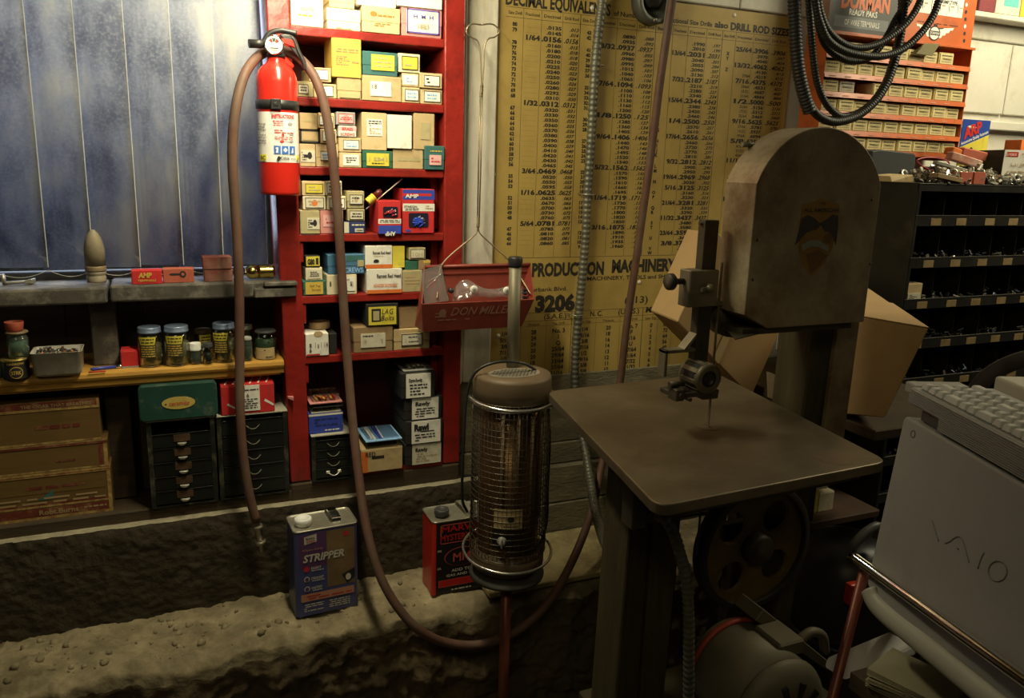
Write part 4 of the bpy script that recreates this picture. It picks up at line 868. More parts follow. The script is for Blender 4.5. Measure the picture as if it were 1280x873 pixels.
# green cash box and torn red box
ya = -.078; gx0, gx1 = at(173,500,Y=ya).x, at(271.5,500,Y=ya).x; gz1 = at(222,480.5,Y=ya).z; gz0 = zD+.0005
root = thing('storage_box', 'dark green rounded metal box with a worn yellow oval label', 'box', ((gx0+gx1)/2, ya+.05, gz0))
m_gbox = mat('dark_green_enamel', (.02,.065,.05), .35, var=.2, scale=8, dirt=(.2,.2,.15), damt=.12, dscale=20)
b = MB(); hgt = gz1-gz0; pr2 = rrect(gx0, gx1, gz0, gz1, .011, 5); b.prism(pr2, ya+.012, ya+.115, 0, .003); obj('body', b, m_gbox, root)
b = MB(); b.prism(rrect(gx0-.001, gx1+.001, gz0-.0002, gz1+.0008, .012, 5), ya, ya+.0115, 0, .003); lid = obj('lid', b, m_gbox, root)
b = MB(); sl = ['lemon']; P['ochre'] = pm('worn_ochre_label', (.55,.42,.10)); sl = ['ochre']
ux0, uz0 = at(202,504,Y=ya).x, at(222,511.5,Y=ya).z; ww, hh = at(244,503,Y=ya).x-ux0, at(222,496,Y=ya).z-uz0
b.prism([(ux0+ww*(.5+.5*math.cos(a))*1, uz0+hh*(.5+.5*math.sin(a))) for a in [2*PI*k/40 for k in range(40)] if not 2.2 < a < 2.45], ya-.0012, ya-.0003, 0)
draw(b, (ux0, ya-.0012, uz0), UX, UZ, ww, hh, [('o',.12,.45,.03,.06,'ink'), ('t','ceramite',.52,.34,.34,.6,'rust' if 0 else 'redink',.01,'c',.25)], sl); obj('oval_label', b, [P[k] for k in sl], lid)
ya = -.072; rx0, rx1 = at(276,495,Y=ya).x, at(343,495,Y=ya).x; rz1 = at(310,481.5,Y=ya).z
root = carton('cardboard_box', 'torn red box with white stripes and a white label, on the right drawer cabinet', 'box', rx0, min(rx1, .262), z2+.0005, rz1, ya, .1, 'red', 'flaps', [('p',[(.1,.35),(.25,.2),(.25,.26),(.12,.42)],'white'), ('p',[(.8,.4),(.98,.2),(.98,.28),(.82,.48)],'white')],
              [LAB(.27,.1,.72,.99,'paper',None,[L_(.1,.78,.95,.97,2,'ink'),T('6',.5,.55,.14,.1,'ink',.02),L_(.1,.08,.9,.5,5,'ink')])])
b = MB()
for k in range(6):
    xa = rx0+.008+k*.02; b._new([(xa,ya+.01,rz1+.0015),(xa+.004,ya+.01,rz1+.0015),(xa+.022,ya+.09,rz1+.0015),(xa+.018,ya+.09,rz1+.0015)], [(0,1,2,3)])
obj('stripes', b, P['white'], root)
b = MB(); b.hexa([(.2625,ya+.004,z2+.03),(.2755,ya-.004,z2+.025),(.2765,ya+.02,z2+.023),(.2625,ya+.03,z2+.028),(.2625,ya+.004,z2+.034),(.2755,ya-.004,z2+.034),(.2765,ya+.02,z2+.033),(.2625,ya+.03,z2+.034)]); obj('torn_flap', b, P['pink'], root)
# ================================================================== BOTTOM OF THE RED SHELVES
yf = YC-.012; x0, x1 = .318, at(443,580,Y=yf).x; z0 = .7570; z1 = at(412,543,Y=yf).z
b = MB(); 
drawer_cab('small dark drawer cabinet with pale dusty top, inside the bottom of the red shelf unit', x0, x1, z0, z1, yf, .15, 4, .004, 'wire', hcol=[0])
zt = z1+.0005
x0, x1 = at(386,527,Y=yf+.012).x, at(428.7,527,Y=yf+.012).x; zz = at(407,517,Y=yf+.012).z
carton('cardboard_box', 'royal blue box with white top on the small drawer cabinet', 'box', x0, x1, zt, zz, yf+.012, .09, 'royal', 'flaps', [('q',.0,.9,1,1,'white'),L_(.15,.35,.85,.8,3,'navy'),L_(.45,.08,.9,.22,1,'white')], [], None)
m_clear = thin_glass('clear_plastic', (.92,.94,.94), .1, .1)
def blister(name, label, x0, x1, z0, z1, yf, dep, cardcol, bits, n, rz=0, cat='packet'):
    root = thing(name, label, cat, ((x0+x1)/2, yf+dep/2, z0), 'small packets in the red shelf unit')
    b = MB(); b.box(x0, x1, yf, yf+dep, z0, z0+.0035, 0, .0006); obj('card', b, P[cardcol], root)
    b = MB(); b.box(x0+.006, x1-.006, yf+.006, yf+dep-.006, z0+.0037, z1, 0, .003); obj('bubble', b, m_clear, root)
    b = MB(); R = random.Random(n)
    for k in range(n):
        xc = R.uniform(x0+.012, x1-.014); b.cyl((xc, yf+.010, z0+.006+R.random()*(z1-z0-.012)), (xc+R.uniform(-.004,.004), yf+dep-.015, z0+.007), .0025, R.randint(0, 1), 8)
    obj('contents', b, bits, root)['kind'] = 'stuff'
x0, x1 = at(389,500,Y=yf+.01).x, at(428,500,Y=yf+.01).x; za = zz+.0012
blister('blister_pack', 'clear pack of small brown fittings lying on the royal blue box', x0, x1-.003, za, za+.014, yf+.014, .07, 'aged', [m_hwd, P['brown']], 9)
blister('blister_pack', 'black edged flat pack second from the top of the pile on the blue box', x0+.003, x1+.002, za+.0148, za+.026, yf+.010, .07, 'black', [m_hwd, m_hwd], 5)
blister('blister_pack', 'clear pack with yellow and red parts on a pink card, topmost on the blue box', x0-.004, x1, za+.0268, za+.052, yf+.008, .07, 'pink', [P['yellow'], P['redink']], 9)
# blue flat pack and dark box on the kraft and orange carton
x0, x1, z0, z1, yk = INFO['kraft and orange carton on the bottom red shelf']
z1 += .0015
carton('small_carton', 'dark low box lying on the kraft and orange carton', 'box', x0+.024, x1-.012, z1, z1+.020, yk+.02, .11, 'black', 'tuck', (), ())
blister('blister_pack', 'blue and white flat packet lying on top of the dark low box', x0+.012, x1-.002, z1+.0208, z1+.030, yk-.004, .12, 'shade', [P['white'], P['royal']], 8)
x0, x1, z0, z1, yk = INFO['top box of the black and white fastener stack']
blister('blister_pack', 'clear pack of grey bits on top of the black and white fastener stack', x0+.010, x1-.002, z1+.001, z1+.024, yk+.01, .10, 'grey', [m_steel, m_hwd], 14)
# yellow tube resting on a thin white rod (fourth shelf)
ya = YC+.02; c = INFO['olive box, topmost of the short pile on the fourth red shelf']
q0, q1 = at(458.5,261.5,Y=ya), at(503,223.5,Y=ya)
q0 = at(459,283,Y=ya); q0.z = SH['D']+.002
q0 = at(458.6,261.5,Y=ya); 
b = MB(); b.tube([Vector((q0.x-.002,ya,q0.z)), q1], .0016, 0, 8); tag(obj('welding_rod', b, mat('pale_rod', (.75,.7,.6), .4, .3)), 'thin pale rod leaning diagonally across the fourth red shelf', 'rod')
d = (q1-q0).normalized(); nrm = Vector((-d.z, 0, d.x)); p0 = q0+d*.024+nrm*.0125; r = .0105
root = thing('capped_tube', 'small tube with a ribbed yellow cap resting on the pale rod', 'tube', tuple(p0-nrm*r))
b = MB(); pts, rr = [], []
for k in range(13): pts.append(p0+d*(.024*k/12)+nrm*0); rr.append(r if k % 3 else r*.9)
pts = [p0+nrm*(.026*k/12-.006) for k in range(13)]
pts = [p0-d*.012+d*.024*k/12 for k in range(13)]
b.tube(pts, rr, 0, 16); obj('cap', b, P['lemon'], root)
b = MB(); b.tube([p0+d*.0125, p0+d*.030, p0+d*.036], [r*.8, r*.8, r*.4], 0, 14); obj('body', b, mat('dark_red_tube', (.12,.02,.015), .4), root)
# dark things in the back of the fifth and sixth shelf
ya = YC+.045
b = MB(); c0 = at(401,413,Y=ya); cz = INFO['white box with pencilled sizes at the left of the sixth red shelf'][3]+.0012
b.lathe([(.016,0),(.027,0),(.028,.002),(.028,.016),(.027,.018),(.016,.018),(.016,0)], Vector((c0.x, ya+.02, cz)), 0, 28, caps=False); tag(obj('tape_roll', b, P['brown']), 'roll of brown tape lying behind the hose on the sixth red shelf', 'tape')
# ================================================================== DRILL CHART
m_chart = mat('yellowed_chart_board', (.44,.31,.088), .55, var=.12, scale=3, dirt=(.30,.20,.055), damt=.3, dscale=3.5)
m_ink = mat('chart_black_ink', (.03,.026,.02), .6, var=0)
YK = -.004; cx0, cx1 = at(618,40,Y=YK).x, at(990,60,Y=YK).x
cz1 = at(925,13,Y=YK).z; cz0 = at(700,487,Y=YK).z
root = thing('wall_chart', 'large yellowed wall chart of decimal equivalents and drill sizes', 'chart', ((cx0+cx1)/2, YK, cz0))
b = MB()
nX, nZ = 40, 40
b.box(cx0, cx1, YK, -.0008, cz0, cz1, 0, .0008)
def X(px, py): return at(px, py, Y=YK).x
def Z(px, py): return at(px, py, Y=YK).z
def ct(s, x, z, h, w=None, bold=.02, al='l', sh=0, maxw=None): b.text(s, (x, YK, z), UX, UZ, h, w, 1, .0004, bold, al, sh, maxw)
def rule(x0, x1, z, t=.0009): b.quad((0, YK, 0), UX, UZ, x0, x1, z-t/2, z+t/2, 1, .0003)
def vrule(x, z0, z1, t=.0008): b.quad((0, YK, 0), UX, UZ, x-t/2, x+t/2, z0, z1, 1, .0003)
tz = Z(632.5, 5); 
xs = [X(632,5), X(763,19), X(767,20), X(890,34), X(893,35), X(910,37), X(913,37), X(986,45.5)]
ct('DECIMAL EQUIVALENTS', xs[0], tz, .031, xs[1]-xs[0], .035); ct('of Number, Letter & Fractional Size Drills', xs[2], tz+.002, .013, xs[3]-xs[2], .02)
ct('also', xs[4], tz+.002, .017, xs[5]-xs[4], .04); ct('DRILL ROD SIZES', xs[6], tz, .021, xs[7]-xs[6], .045)
h1, h2 = Z(632.5, 7.7), Z(632.5, 20.3); L, Rr = X(632.5,14), X(984,54)
rule(L, Rr, h1); rule(L, Rr, h2)
zb = Z(643.7, 322.9); rule(X(630,323), Rr, zb)
def hx(px): return X(px, 20+.113*(px-632))
groups = [[633,654.6,677,703.5,725.5],[725.5,748,771.5,796,819.5],[819.5,841,859.7,883,902.8],[902.8,919.5,941.5,962,984]]
G1 = '''80,,.0135,.013;79,,.0145,.014;*,1/64,.0156,.0156;78,,.0160,.015;77,,.0180,.018;76,,.0200,.018;75,,.0210,.020;74,,.0225,.022;73,,.0240,.023;72,,.0250,.024;71,,.0260,.026;70,,.0280,.027;69,,.0292,.029;68,,.0310,.030;*,1/32,.0312,.0312;67,,.0320,.031;66,,.0330,.032;65,,.0350,.035;64,,.0360,.035;63,,.0370,.036;62,,.0380,.037;61,,.0390,.038;60,,.0400,.039;59,,.0410,.040;58,,.0420,.041;57,,.0430,.042;56,,.0465,.045;*,3/64,.0469,.0468;55,,.0520,.050;54,,.0550,.055;53,,.0595,.058;*,1/16,.0625,.0625;52,,.0635,.063;51,,.0670,.066;50,,.0700,.069;49,,.0730,.072;48,,.0760,.075;*,5/64,.0781,.0781;47,,.0785,.077;46,,.0810,.079;45,,.0820,.081;44,,.0860,.085'''
G2 = '''43,,.0890,.088;42,,.0935,.092;*,3/32,.0937,.0937;41,,.0960,.095;40,,.0980,.097;39,,.0995,.099;38,,.1015,.101;37,,.1040,.103;36,,.1065,.106;*,7/64,.1094,.1093;35,,.1100,.108;34,,.1110,.110;33,,.1130,.112;32,,.1160,.115;31,,.1200,.120;*,1/8,.1250,.125;30,,.1285,.127;29,,.1360,.134;28,,.1405,.139;*,9/64,.1406,.1406;27,,.1440,.143;26,,.1470,.146;25,,.1495,.148;24,,.1520,.151;23,,.1540,.153;*,5/32,.1562,.1562;22,,.1570,.155;21,,.1590,.157;20,,.1610,.161;19,,.1660,.164;18,,.1695,.168;*,11/64,.1719,.1718;17,,.1730,.172;16,,.1770,.175;15,,.1800,.178;14,,.1820,.180;13,,.1850,.182;*,3/16,.1875,.1875;12,,.1890,.185;11,,.1910,.188;10,,.1935,.191;9,,.1960,.194'''
G3 = '''8,,.1990,.197;7,,.2010,.199;*,13/64,.2031,.2031;6,,.2040,.201;5,,.2055,.204;4,,.2090,.207;3,,.2130,.212;*,7/32,.2187,.2187;2,,.2210,.219;1,,.2280,.227;A,,.2340,.234;*,15/64,.2344,.2343;B,,.2380,.238;C,,.2420,.242;D,,.2460,.246;*,1/4,.2500,.250;F,,.2570,.257;G,,.2610,.261;*,17/64,.2656,.2656;H,,.2660,.266;I,,.2720,.272;J,,.2770,.277;K,,.2810,.281;*,9/32,.2812,.2812;L,,.2900,.290;M,,.2950,.295;*,19/64,.2969,.2968;N,,.3020,.302;*,5/16,.3125,.3125;O,,.3160,.316;P,,.3230,.323;*,21/64,.3281,.3281;Q,,.3320,.332;R,,.3390,.339;*,11/32,.3437,.3437;S,,.3480,.348;T,,.3580,.358;*,23/64,.3594,.3593;U,,.3680,.368;*,3/8,.3750,.375;V,,.3770,.377;W,,.3860,.386'''
G4 = '''*,25/64,.3906,.3906;X,,.3970,.397;Y,,.4040,.404;*,13/32,.4062,.4062;Z,,.4130,.413;,27/64,.4219,.4218;*,7/16,.4375,.4375;,29/64,.4531,.4531;,15/32,.4687,.4687;,31/64,.4844,.4844;*,1/2,.5000,.500;,33/64,.5156,.5156;,17/32,.5312,.5312;,35/64,.5469,.5468;*,9/16,.5625,.5625;,37/64,.5781,.5781;,19/32,.5937,.5937;,39/64,.6094,.6093;*,5/8,.6250,.625;,41/64,.6406,.6406;,21/32,.6562,.6562;,43/64,.6719,.6718;*,11/16,.6875,.6875;,45/64,.7031,.7031;,23/32,.7187,.7187;,47/64,.7344,.7343;*,3/4,.7500,.750;,49/64,.7656,.7656;,25/32,.7812,.7812;,51/64,.7969,.7968;*,13/16,.8125,.8125;,53/64,.8281,.8281;,27/32,.8437,.8437;,55/64,.8594,.8593;*,7/8,.8750,.875;,57/64,.8906,.8906;,29/32,.9062,.9062'''
zr0, zr1 = Z(642,26.5), Z(638,319.5)
for gi, (cols, data) in enumerate(zip(groups, (G1, G2, G3, G4))):
    cxs = [hx(c) for c in cols]
    for k in (1, 2, 3): vrule(cxs[k], zb, h1)
    vrule(cxs[4], zb, h1, .0016 if gi < 3 else .0008)
    for k, s in enumerate(('Size Drill', 'Fractional', 'Decimal', 'Drill Rod')):
        ct(s, (cxs[k]+cxs[k+1])/2, h2+.0075, .0085, (cxs[k+1]-cxs[k])*.78, .01, 'c')
    rows = [r.split(',') for r in data.split(';')]
    wts = [1.32 if r[0] == '*' else 1.0 for r in rows]
    unit = (zr0-zr1)/(42+.32*11); z = zr0-(unit*.2 if gi else 0)
    for r, w in zip(rows, wts):
        z -= unit*w; bold = r[0] == '*'; h = unit*(.95 if bold else .66); zz = z+unit*w*.5-h*.5; cw = [cxs[i+1]-cxs[i] for i in range(4)]
        if not bold and r[0]: ct(r[0], (cxs[0]+cxs[1])/2, zz, h*1.08, None, .05, 'c')
        if r[1]: ct(r[1], cxs[2]-.003, zz, h, cw[1]*(.90 if len(r[1]) > 4 else .78) if bold else None, .045 if bold else .015, 'r')
        elif gi == 0: ct('.........', (cxs[1]+cxs[2])/2, zz, h*.5, cw[1]*.7, 0, 'c')
        ct(r[2], cxs[3]-(.002 if bold else .003), zz, h, cw[2]*(.95 if bold else .70), .05 if bold else .045, 'r')
        ct(r[3], cxs[4]-.004, zz, h, cw[3]*(.82 if bold else .52), .025, 'r', .3)
def tw(s, px0, px1, py0, py1, pyb, h, bold=.03, sh=0):
    x0_, x1_ = X(px0, py0), X(px1, py1); ct(s, x0_, Z(px0, pyb), h, x1_-x0_, bold, 'l', sh)
tw('PRODUCTION', 665, 755, 336, 334, 345.5, .038, .05); tw('MACHINERY', 765, 845, 332, 331, 340.5, .038, .05); tw('SALES', 854, 900, 330, 329, 337, .038, .05)
tw('MACHINERY, TOOLS and SHOP SUPPLIES', 734, 872, 346, 343, 351, .0125, .015)
tw('Burbank Blvd.', 660, 709, 362, 360, 365, .0125, .01); tw('3206', 669, 719, 380, 378, 389.5, .046, .06); tw('(213)', 781, 810, 374, 372, 379.5, .022, .01)
r1 = Z(716.5, 389.1); r2 = Z(650.5, 402.5); r3 = Z(650,409.5)
rule(X(640,392), cx1-.01, r1); rule(cx0+.01, cx1-.01, r2); rule(cx0+.01, cx1-.01, r3+.001, .0006)
vrule(X(715,389), cz0+.01, r1, .0016); vrule(X(804,384), cz0+.01, r1, .0016)
for px in (651, 683, 745, 775, 822, 840): vrule(X(px, 402), cz0+.01, r2, .0006)
tw('(S.A.E.)', 680, 708, 395, 394, 399, .016, .01); tw('N. C.', 738, 753, 391, 390, 395.5, .016, .02); tw('(U.S.S.)', 773, 799, 389, 388, 393, .016, .01); tw('MACHINE SCREWS', 807, 882, 386, 384, 390.5, .017, .045, .15)
for s, a in (('Size Tap',632),('Threads',667),('Tap Drill',698),('Size Tap',731),('Threads',760),('Tap Drill',789),('Size Tap',813),('Threads',831)): ct(s, X(a,406), r3+.003, .0075, .04, 0, 'c')
S1 = ['1/4','5/16','3/8','7/16','1/2','9/16','5/8','3/4','7/8','1']; S2 = '28 24 24 20 20 18 18 16 14 14'.split(); S3 = ['No. 3','I','Q','25/64','29/64','33/64','37/64','11/16','13/16','15/16']
N2 = '20 18 16 14 13 12 11 10 9 8'.split(); N3 = ['No. 7','F','5/16','U','27/64','31/64','17/32','21/32','49/64','7/8']; M1 = '0 1 2 3 4 5 6 8 10 12'.split(); M2 = '80 72 64 56 48 44 40 36 32 28'.split()
zz = Z(667, 414.5); sp = .0188
for i in range(10):
    z = zz-sp*i-.008
    if z < cz0+.008: break
    for s, a, hh in ((S1[i],631,.0125),(S2[i],667,.0125),(S3[i],698,.0135),(S1[i],731,.0125),(N2[i],760,.0125),(N3[i],789,.0135),(M1[i],813,.0125),(M2[i],831,.0125)): ct(s, X(a,420), z, hh, None, .03, 'c', 0, .075)
obj('board', b, [m_chart, m_ink], root)
for q in ((617.5,218),(918,19),(740,10),(623,420),(799,353)):
    p = at(*q, Y=YK); b = MB(); t = bmesh.new(); bmesh.ops.create_uvsphere(t, u_segments=12, v_segments=6, radius=.006); b.merge(t, 0, Matrix.Translation((p.x, YK-.0005, p.z)) @ Matrix.Scale(.45, 4, Vector((0,1,0))), True)
    obj('tack', b, mat('white_tack', (.75,.72,.6), .4), root)
# ================================================================== FIRE EXTINGUISHER
m_ext = mat('fire_red_enamel', (.62,.025,.015), .22, var=.06, scale=6, spec=.6); m_blk = mat('black_plastic', (.02,.02,.02), .4, var=.1); m_chrome = mat('bright_chrome', (.75,.75,.72), .12, 1.0, var=0)
EY = -.113; q0, q1 = at(321.5,170,Y=EY).x, at(376,170,Y=EY).x; R = .0465; EX = (q0+q1)/2-.0015
ez0 = at(350,244,Y=EY-.03).z; ez1 = at(350,88,Y=EY).z; H = ez1-ez0; C0 = Vector((EX, EY, ez0))
root = thing('fire_extinguisher', 'red fire extinguisher with gauge hanging on the left post of the red shelf unit', 'fire extinguisher', tuple(C0))
b = MB(); nz = at(346,70,Y=EY).z-ez0
b.lathe([(0,.006),(R*.8,.004),(R*.93,0),(R*.97,.002),(R,.008),(R,H-.028),(R*.97,H-.016),(R*.88,H-.004),(R*.72,H+.006),(R*.5,H+.014),(R*.42,H+.020),(R*.40,nz)], C0, 0, 48); obj('cylinder', b, m_ext, root)
face = Vector(CAM)-C0; face.z = 0; face.normalize(); face = Matrix.Rotation(math.radians(-4), 3, 'Z') @ face
la0, la1 = at(348,203,Y=EY-R).z-ez0, at(348,140,Y=EY-R).z-ez0; w = R*2.75; hh = la1-la0
P['extred'] = mat('label_red_ink', (.55,.04,.04), .5, var=0); P['extblue'] = mat('label_blue', (.05,.16,.55), .5, var=0); P['extyel'] = mat('label_yellow', (.85,.75,.05), .5, var=0); P['extwhite'] = mat('label_white_gloss', (.82,.81,.76), .35, var=.03); P['extgrey'] = mat('label_grey_print', (.35,.33,.32), .5, var=0)
ops = [T('INSTRUCTIONS',.62,.88,.075,.40,'extred',.04),L_(.43,.72,.62,.84,3,'extred'),L_(.04,.35,.30,.84,9,'extgrey'),('q',.42,.685,.83,.69,'extgrey'),L_(.43,.57,.8,.66,2,'extred'),('o',.60,.55,.022,.03,'extred'),('o',.74,.775,.05,.03,'extgrey'),('o',.76,.58,.05,.03,'extgrey'),
       ('q',.42,.53,.83,.535,'extgrey'),L_(.43,.45,.8,.52,2,'extred'),('o',.58,.42,.035,.025,'extred'),('o',.76,.43,.04,.025,'extgrey'),('q',.62,.415,.74,.425,'extgrey'),('q',.42,.345,.83,.35,'extgrey')]
for k, u in enumerate((.44,.575,.71)):
    ops += [('q',u,.17,u+.115,.33,'extblue'), ('p',[(u+.03,.19),(u+.06,.30),(u+.075,.30),(u+.07,.19)] if k != 1 else [(u+.02,.25),(u+.06,.3),(u+.1,.25),(u+.06,.2)],'extwhite'), ('o',u+.045+.01*k,.28-.03*k,.014,.02,'extwhite')]
ops += [('q',.15,.03,.30,.155,'extyel'),T('BC',.235,.05,.08,.1,'ink',.02),('q',.86,.05,.93,.15,'extyel'),T('A',.895,.06,.07,.03,'ink'),T('Kidde',.62,.055,.07,.15,'ink',.02),('p',[(.48,.04),(.52,.03),(.55,.08),(.53,.13),(.5,.11)],'ink'),L_(.72,.05,.84,.10,1,'extgrey')]
sl = ['extwhite']; b = MB(); patch(b, C0, R+.0004, w, hh, ez0+la0, face, 0, 36); wrapped(b, ops, C0, R+.0006, w, hh, ez0+la0, face, sl); obj('label', b, [P[k] for k in sl], root)
bz0, bz1 = at(349,136.5,Y=EY-R).z-ez0, at(349,124.5,Y=EY-R).z-ez0
b = MB(); b.lathe([(R+.0002,bz0),(R+.0022,bz0+.0005),(R+.0022,bz1-.0005),(R+.0002,bz1)], C0, 0, 48, caps=False); bp = C0+face*(R+.004); 
bk = MB(); ang = math.atan2(face.y, face.x)+PI/2; Mb = Matrix.Translation((bp.x, bp.y, ez0+(bz0+bz1)/2)) @ Matrix.Rotation(ang, 4, 'Z')
b.box(-.011, .011, -.004, .004, -(bz1-bz0)*.55, (bz1-bz0)*.55, 0, .0015, Mb); b.box(-.005, .005, -.0055, .0055, -.004, .004, 0, .001, Mb)
obj('strap', b, m_blk, root)
b = MB(); b.box(EX-.02, EX+.02, EY+R+.0005, YC-.0005, ez0+.05, ez0+.24, 0, .001); obj('wall_bracket', b, m_blk, root)
vz = ez0+nz
def E(px, py, dy=0.0): return at(px, py, Y=EY+dy)
b = MB(); b.lathe([(0,-.004),(R*.46,-.004),(R*.46,.003),(R*.38,.004),(R*.36,.030),(0,.030)], Vector((EX,EY,vz)), 0, 24); obj('valve', b, m_blk, root)
g = E(342.5, 56, -.022); gd = (Vector(CAM)-g); gd.normalize(); Mg = gd.to_track_quat('Z', 'Y').to_matrix()
b = MB(); b.lathe([(0,-.014),(.010,-.014),(.010,-.004),(.0205,-.003),(.0215,.001),(.0215,.004),(.0195,.0055),(.0185,.004),(.0185,.0035)], g, 0, 32, M=Mg.to_4x4(), caps=False); ga = obj('gauge', b, m_chrome, root)
ux_, uy_ = Mg @ Vector((1,0,0)), Mg @ Vector((0,1,0)); sl = ['extwhite']; b = MB()
draw(b, g+gd*.0036-ux_*.0186-uy_*.0186, ux_, uy_, .0372, .0372, [('o',.5,.5,.5,.5,'extwhite'),('p',[(.5,.5),(.2,.72),(.35,.88)],'extred'),('p',[(.5,.5),(.38,.89),(.62,.89)],'green'),('p',[(.5,.5),(.65,.88),(.82,.7)],'extred'),('o',.5,.5,.16,.16,'extwhite'),('q',.48,.42,.52,.8,'ink'),('q',.25,.28,.75,.34,'ink'),L_(.3,.14,.7,.26,2,'ink')], sl)
obj('dial', b, [P[k] for k in sl], ga)
b = MB(); n0, n1 = E(336,55), E(311,54.5,-.005); b.cyl(n0, n1, .0095, 0, 18); b.cyl(n1-(n1-n0)*.02, n1+(n1-n0)*.0, .007, 0, 18); obj('nozzle', b, m_blk, root)
b = MB(); b.tube(catmull([E(330,52,.005), E(337,42,.004), E(350,38,.002), E(362,40,0), E(371,42,-.002)], 5), [.0065]*21, 0, 10); obj('carry_handle', b, m_blk, root)
b = MB()
ps = catmull([E(350,46,.0), E(358,45,.0), E(367,49,-.002), E(373,64,-.004), E(380,78,-.006), E(382,88,-.006)], 5)
b.tube(ps, [.005]*len(ps), 0, 10); b.hexa([E(350,44,.01),E(364,44,.01),E(376,76,.01),E(368,66,.01),E(350,44,-.008),E(364,44,-.008),E(376,76,-.008),E(368,66,-.008)], 0, .002); obj('lever', b, m_blk, root)
b = MB(); b.hexa([E(346,47,.012),E(366,50,.012),E(369,60,.012),E(348,52,.012),E(346,47,-.012),E(366,50,-.012),E(369,60,-.012),E(348,52,-.012)], 0, .002)
b.hexa([E(356,70,.006),E(368,82,.006),E(366,86,.006),E(354,78,.006),E(356,70,-.006),E(368,82,-.006),E(366,86,-.006),E(354,78,-.006)], 0, .002); obj('safety_pin_lever', b, m_ext, root)
# ================================================================== AIR HOSE
m_hose = mat('faded_red_rubber_hose', (.125,.062,.042), .6, var=.2, scale=20, dirt=(.14,.10,.07), damt=.3, dscale=8)
hp = [(846,-60,-.20),(843,-20,-.20),(834,40,-.19),(824,110,-.18),(814,190,-.16),(803,270,-.14),(793,340,-.12),(783,410,-.10),(775,478,-.09),(764,530,-.10),(752,582,-.14),(742,630,-.22),(727,675,-.30),(705,722,-.36),(680,760,-.375),(645,790,-.378),(600,806,-.385),(555,803,-.385),(520,785,-.39),(492,752,-.37),(472,712,-.34),(458,660,-.30),(449,600,-.25),(441,530,-.20),(435,460,-.17),(430,390,-.155),(425,310,-.15),(419,230,-.15),(411,160,-.15),(400,113,-.14),(388,88,-.118),(374,73,-.10),(362,66,-.083),(352,63,-.0775),(340,63,-.0775),(328,67,-.088),(317,76,-.11),(305,95,-.135),(296,128,-.147),(291,170,-.145),(291,215,-.14),(294,260,-.13),(297,310,-.125),(299,370,-.12),(299.5,440,-.115),(300,510,-.125),(303,560,-.13),(309,605,-.135),(317,640,-.14),(322,656,-.14)]
pts = catmull([at(x, y, Y=Y) for x, y, Y in hp], 6); pts = resample(pts, .012)
hs = pts[0]
root = thing('air_hose', 'long faded red rubber air hose draped over the fire extinguisher and looping past the heater', 'hose', tuple(hs))
b = MB(); b.tube(pts, .0112, 0, 14); obj('tube', b, m_hose, root)
b = MB(); e = at(322,657,Y=-.14); e1 = at(325.5,676,Y=-.14); e2 = at(328,690,Y=-.14)
b.tube([e, e+(e1-e)*.2, e+(e1-e)*.25, e1], [.0125,.0125,.010,.010], 0, 8); b.tube([e1, e1+(e2-e1)*.3, e1+(e2-e1)*.35, e2], [.013,.013,.007,.006], 0, 14); obj('end_fitting', b, m_steel, root)
# electrical junction box on the wall at the top
m_galv = mat('galvanised_box', (.16,.165,.145), .55, .6, var=.3, scale=12, dirt=(.14,.14,.11), damt=.3)
jc = at(818, 2, Y=-.03); root = thing('junction_box', 'round grey electrical box behind the hose at the top of the chart', 'electrical box', (jc.x, -.005, jc.z))
b = MB(); b.lathe([(.0,-.006),(.062,-.006),(.062,-.045),(.058,-.048),(.048,-.048),(.046,-.044),(.046,-.02),(0,-.02)], Vector((jc.x,0,jc.z)), 0, 24, 'Y'); obj('housing', b, m_galv, root)
b = MB(); b.lathe([(0,-.0205),(.030,-.0205),(.030,-.044),(.022,-.052),(0,-.052)], Vector((jc.x-.012,0,jc.z+.01)), 0, 20, 'Y'); obj('socket', b, m_blk, root)
for k in range(3):
    a = .4+k*2.1; b = MB(); b.lathe([(0,-.0485),(.006,-.0485),(.006,-.051),(0,-.0515)], Vector((jc.x+.053*math.cos(a),0,jc.z+.053*math.sin(a))), 0, 10, 'Y'); obj('screw', b, m_steel, root)
b = MB(); b.hexa([(jc.x+.03,-.0485,jc.z+.03),(jc.x+.055,-.0485,jc.z+.02),(jc.x+.045,-.0485,jc.z-.085),(jc.x+.02,-.0485,jc.z-.075),(jc.x+.03,-.052,jc.z+.03),(jc.x+.055,-.052,jc.z+.02),(jc.x+.045,-.052,jc.z-.085),(jc.x+.02,-.052,jc.z-.075)], 0, .001); obj('hanging_tab', b, m_galv, root)
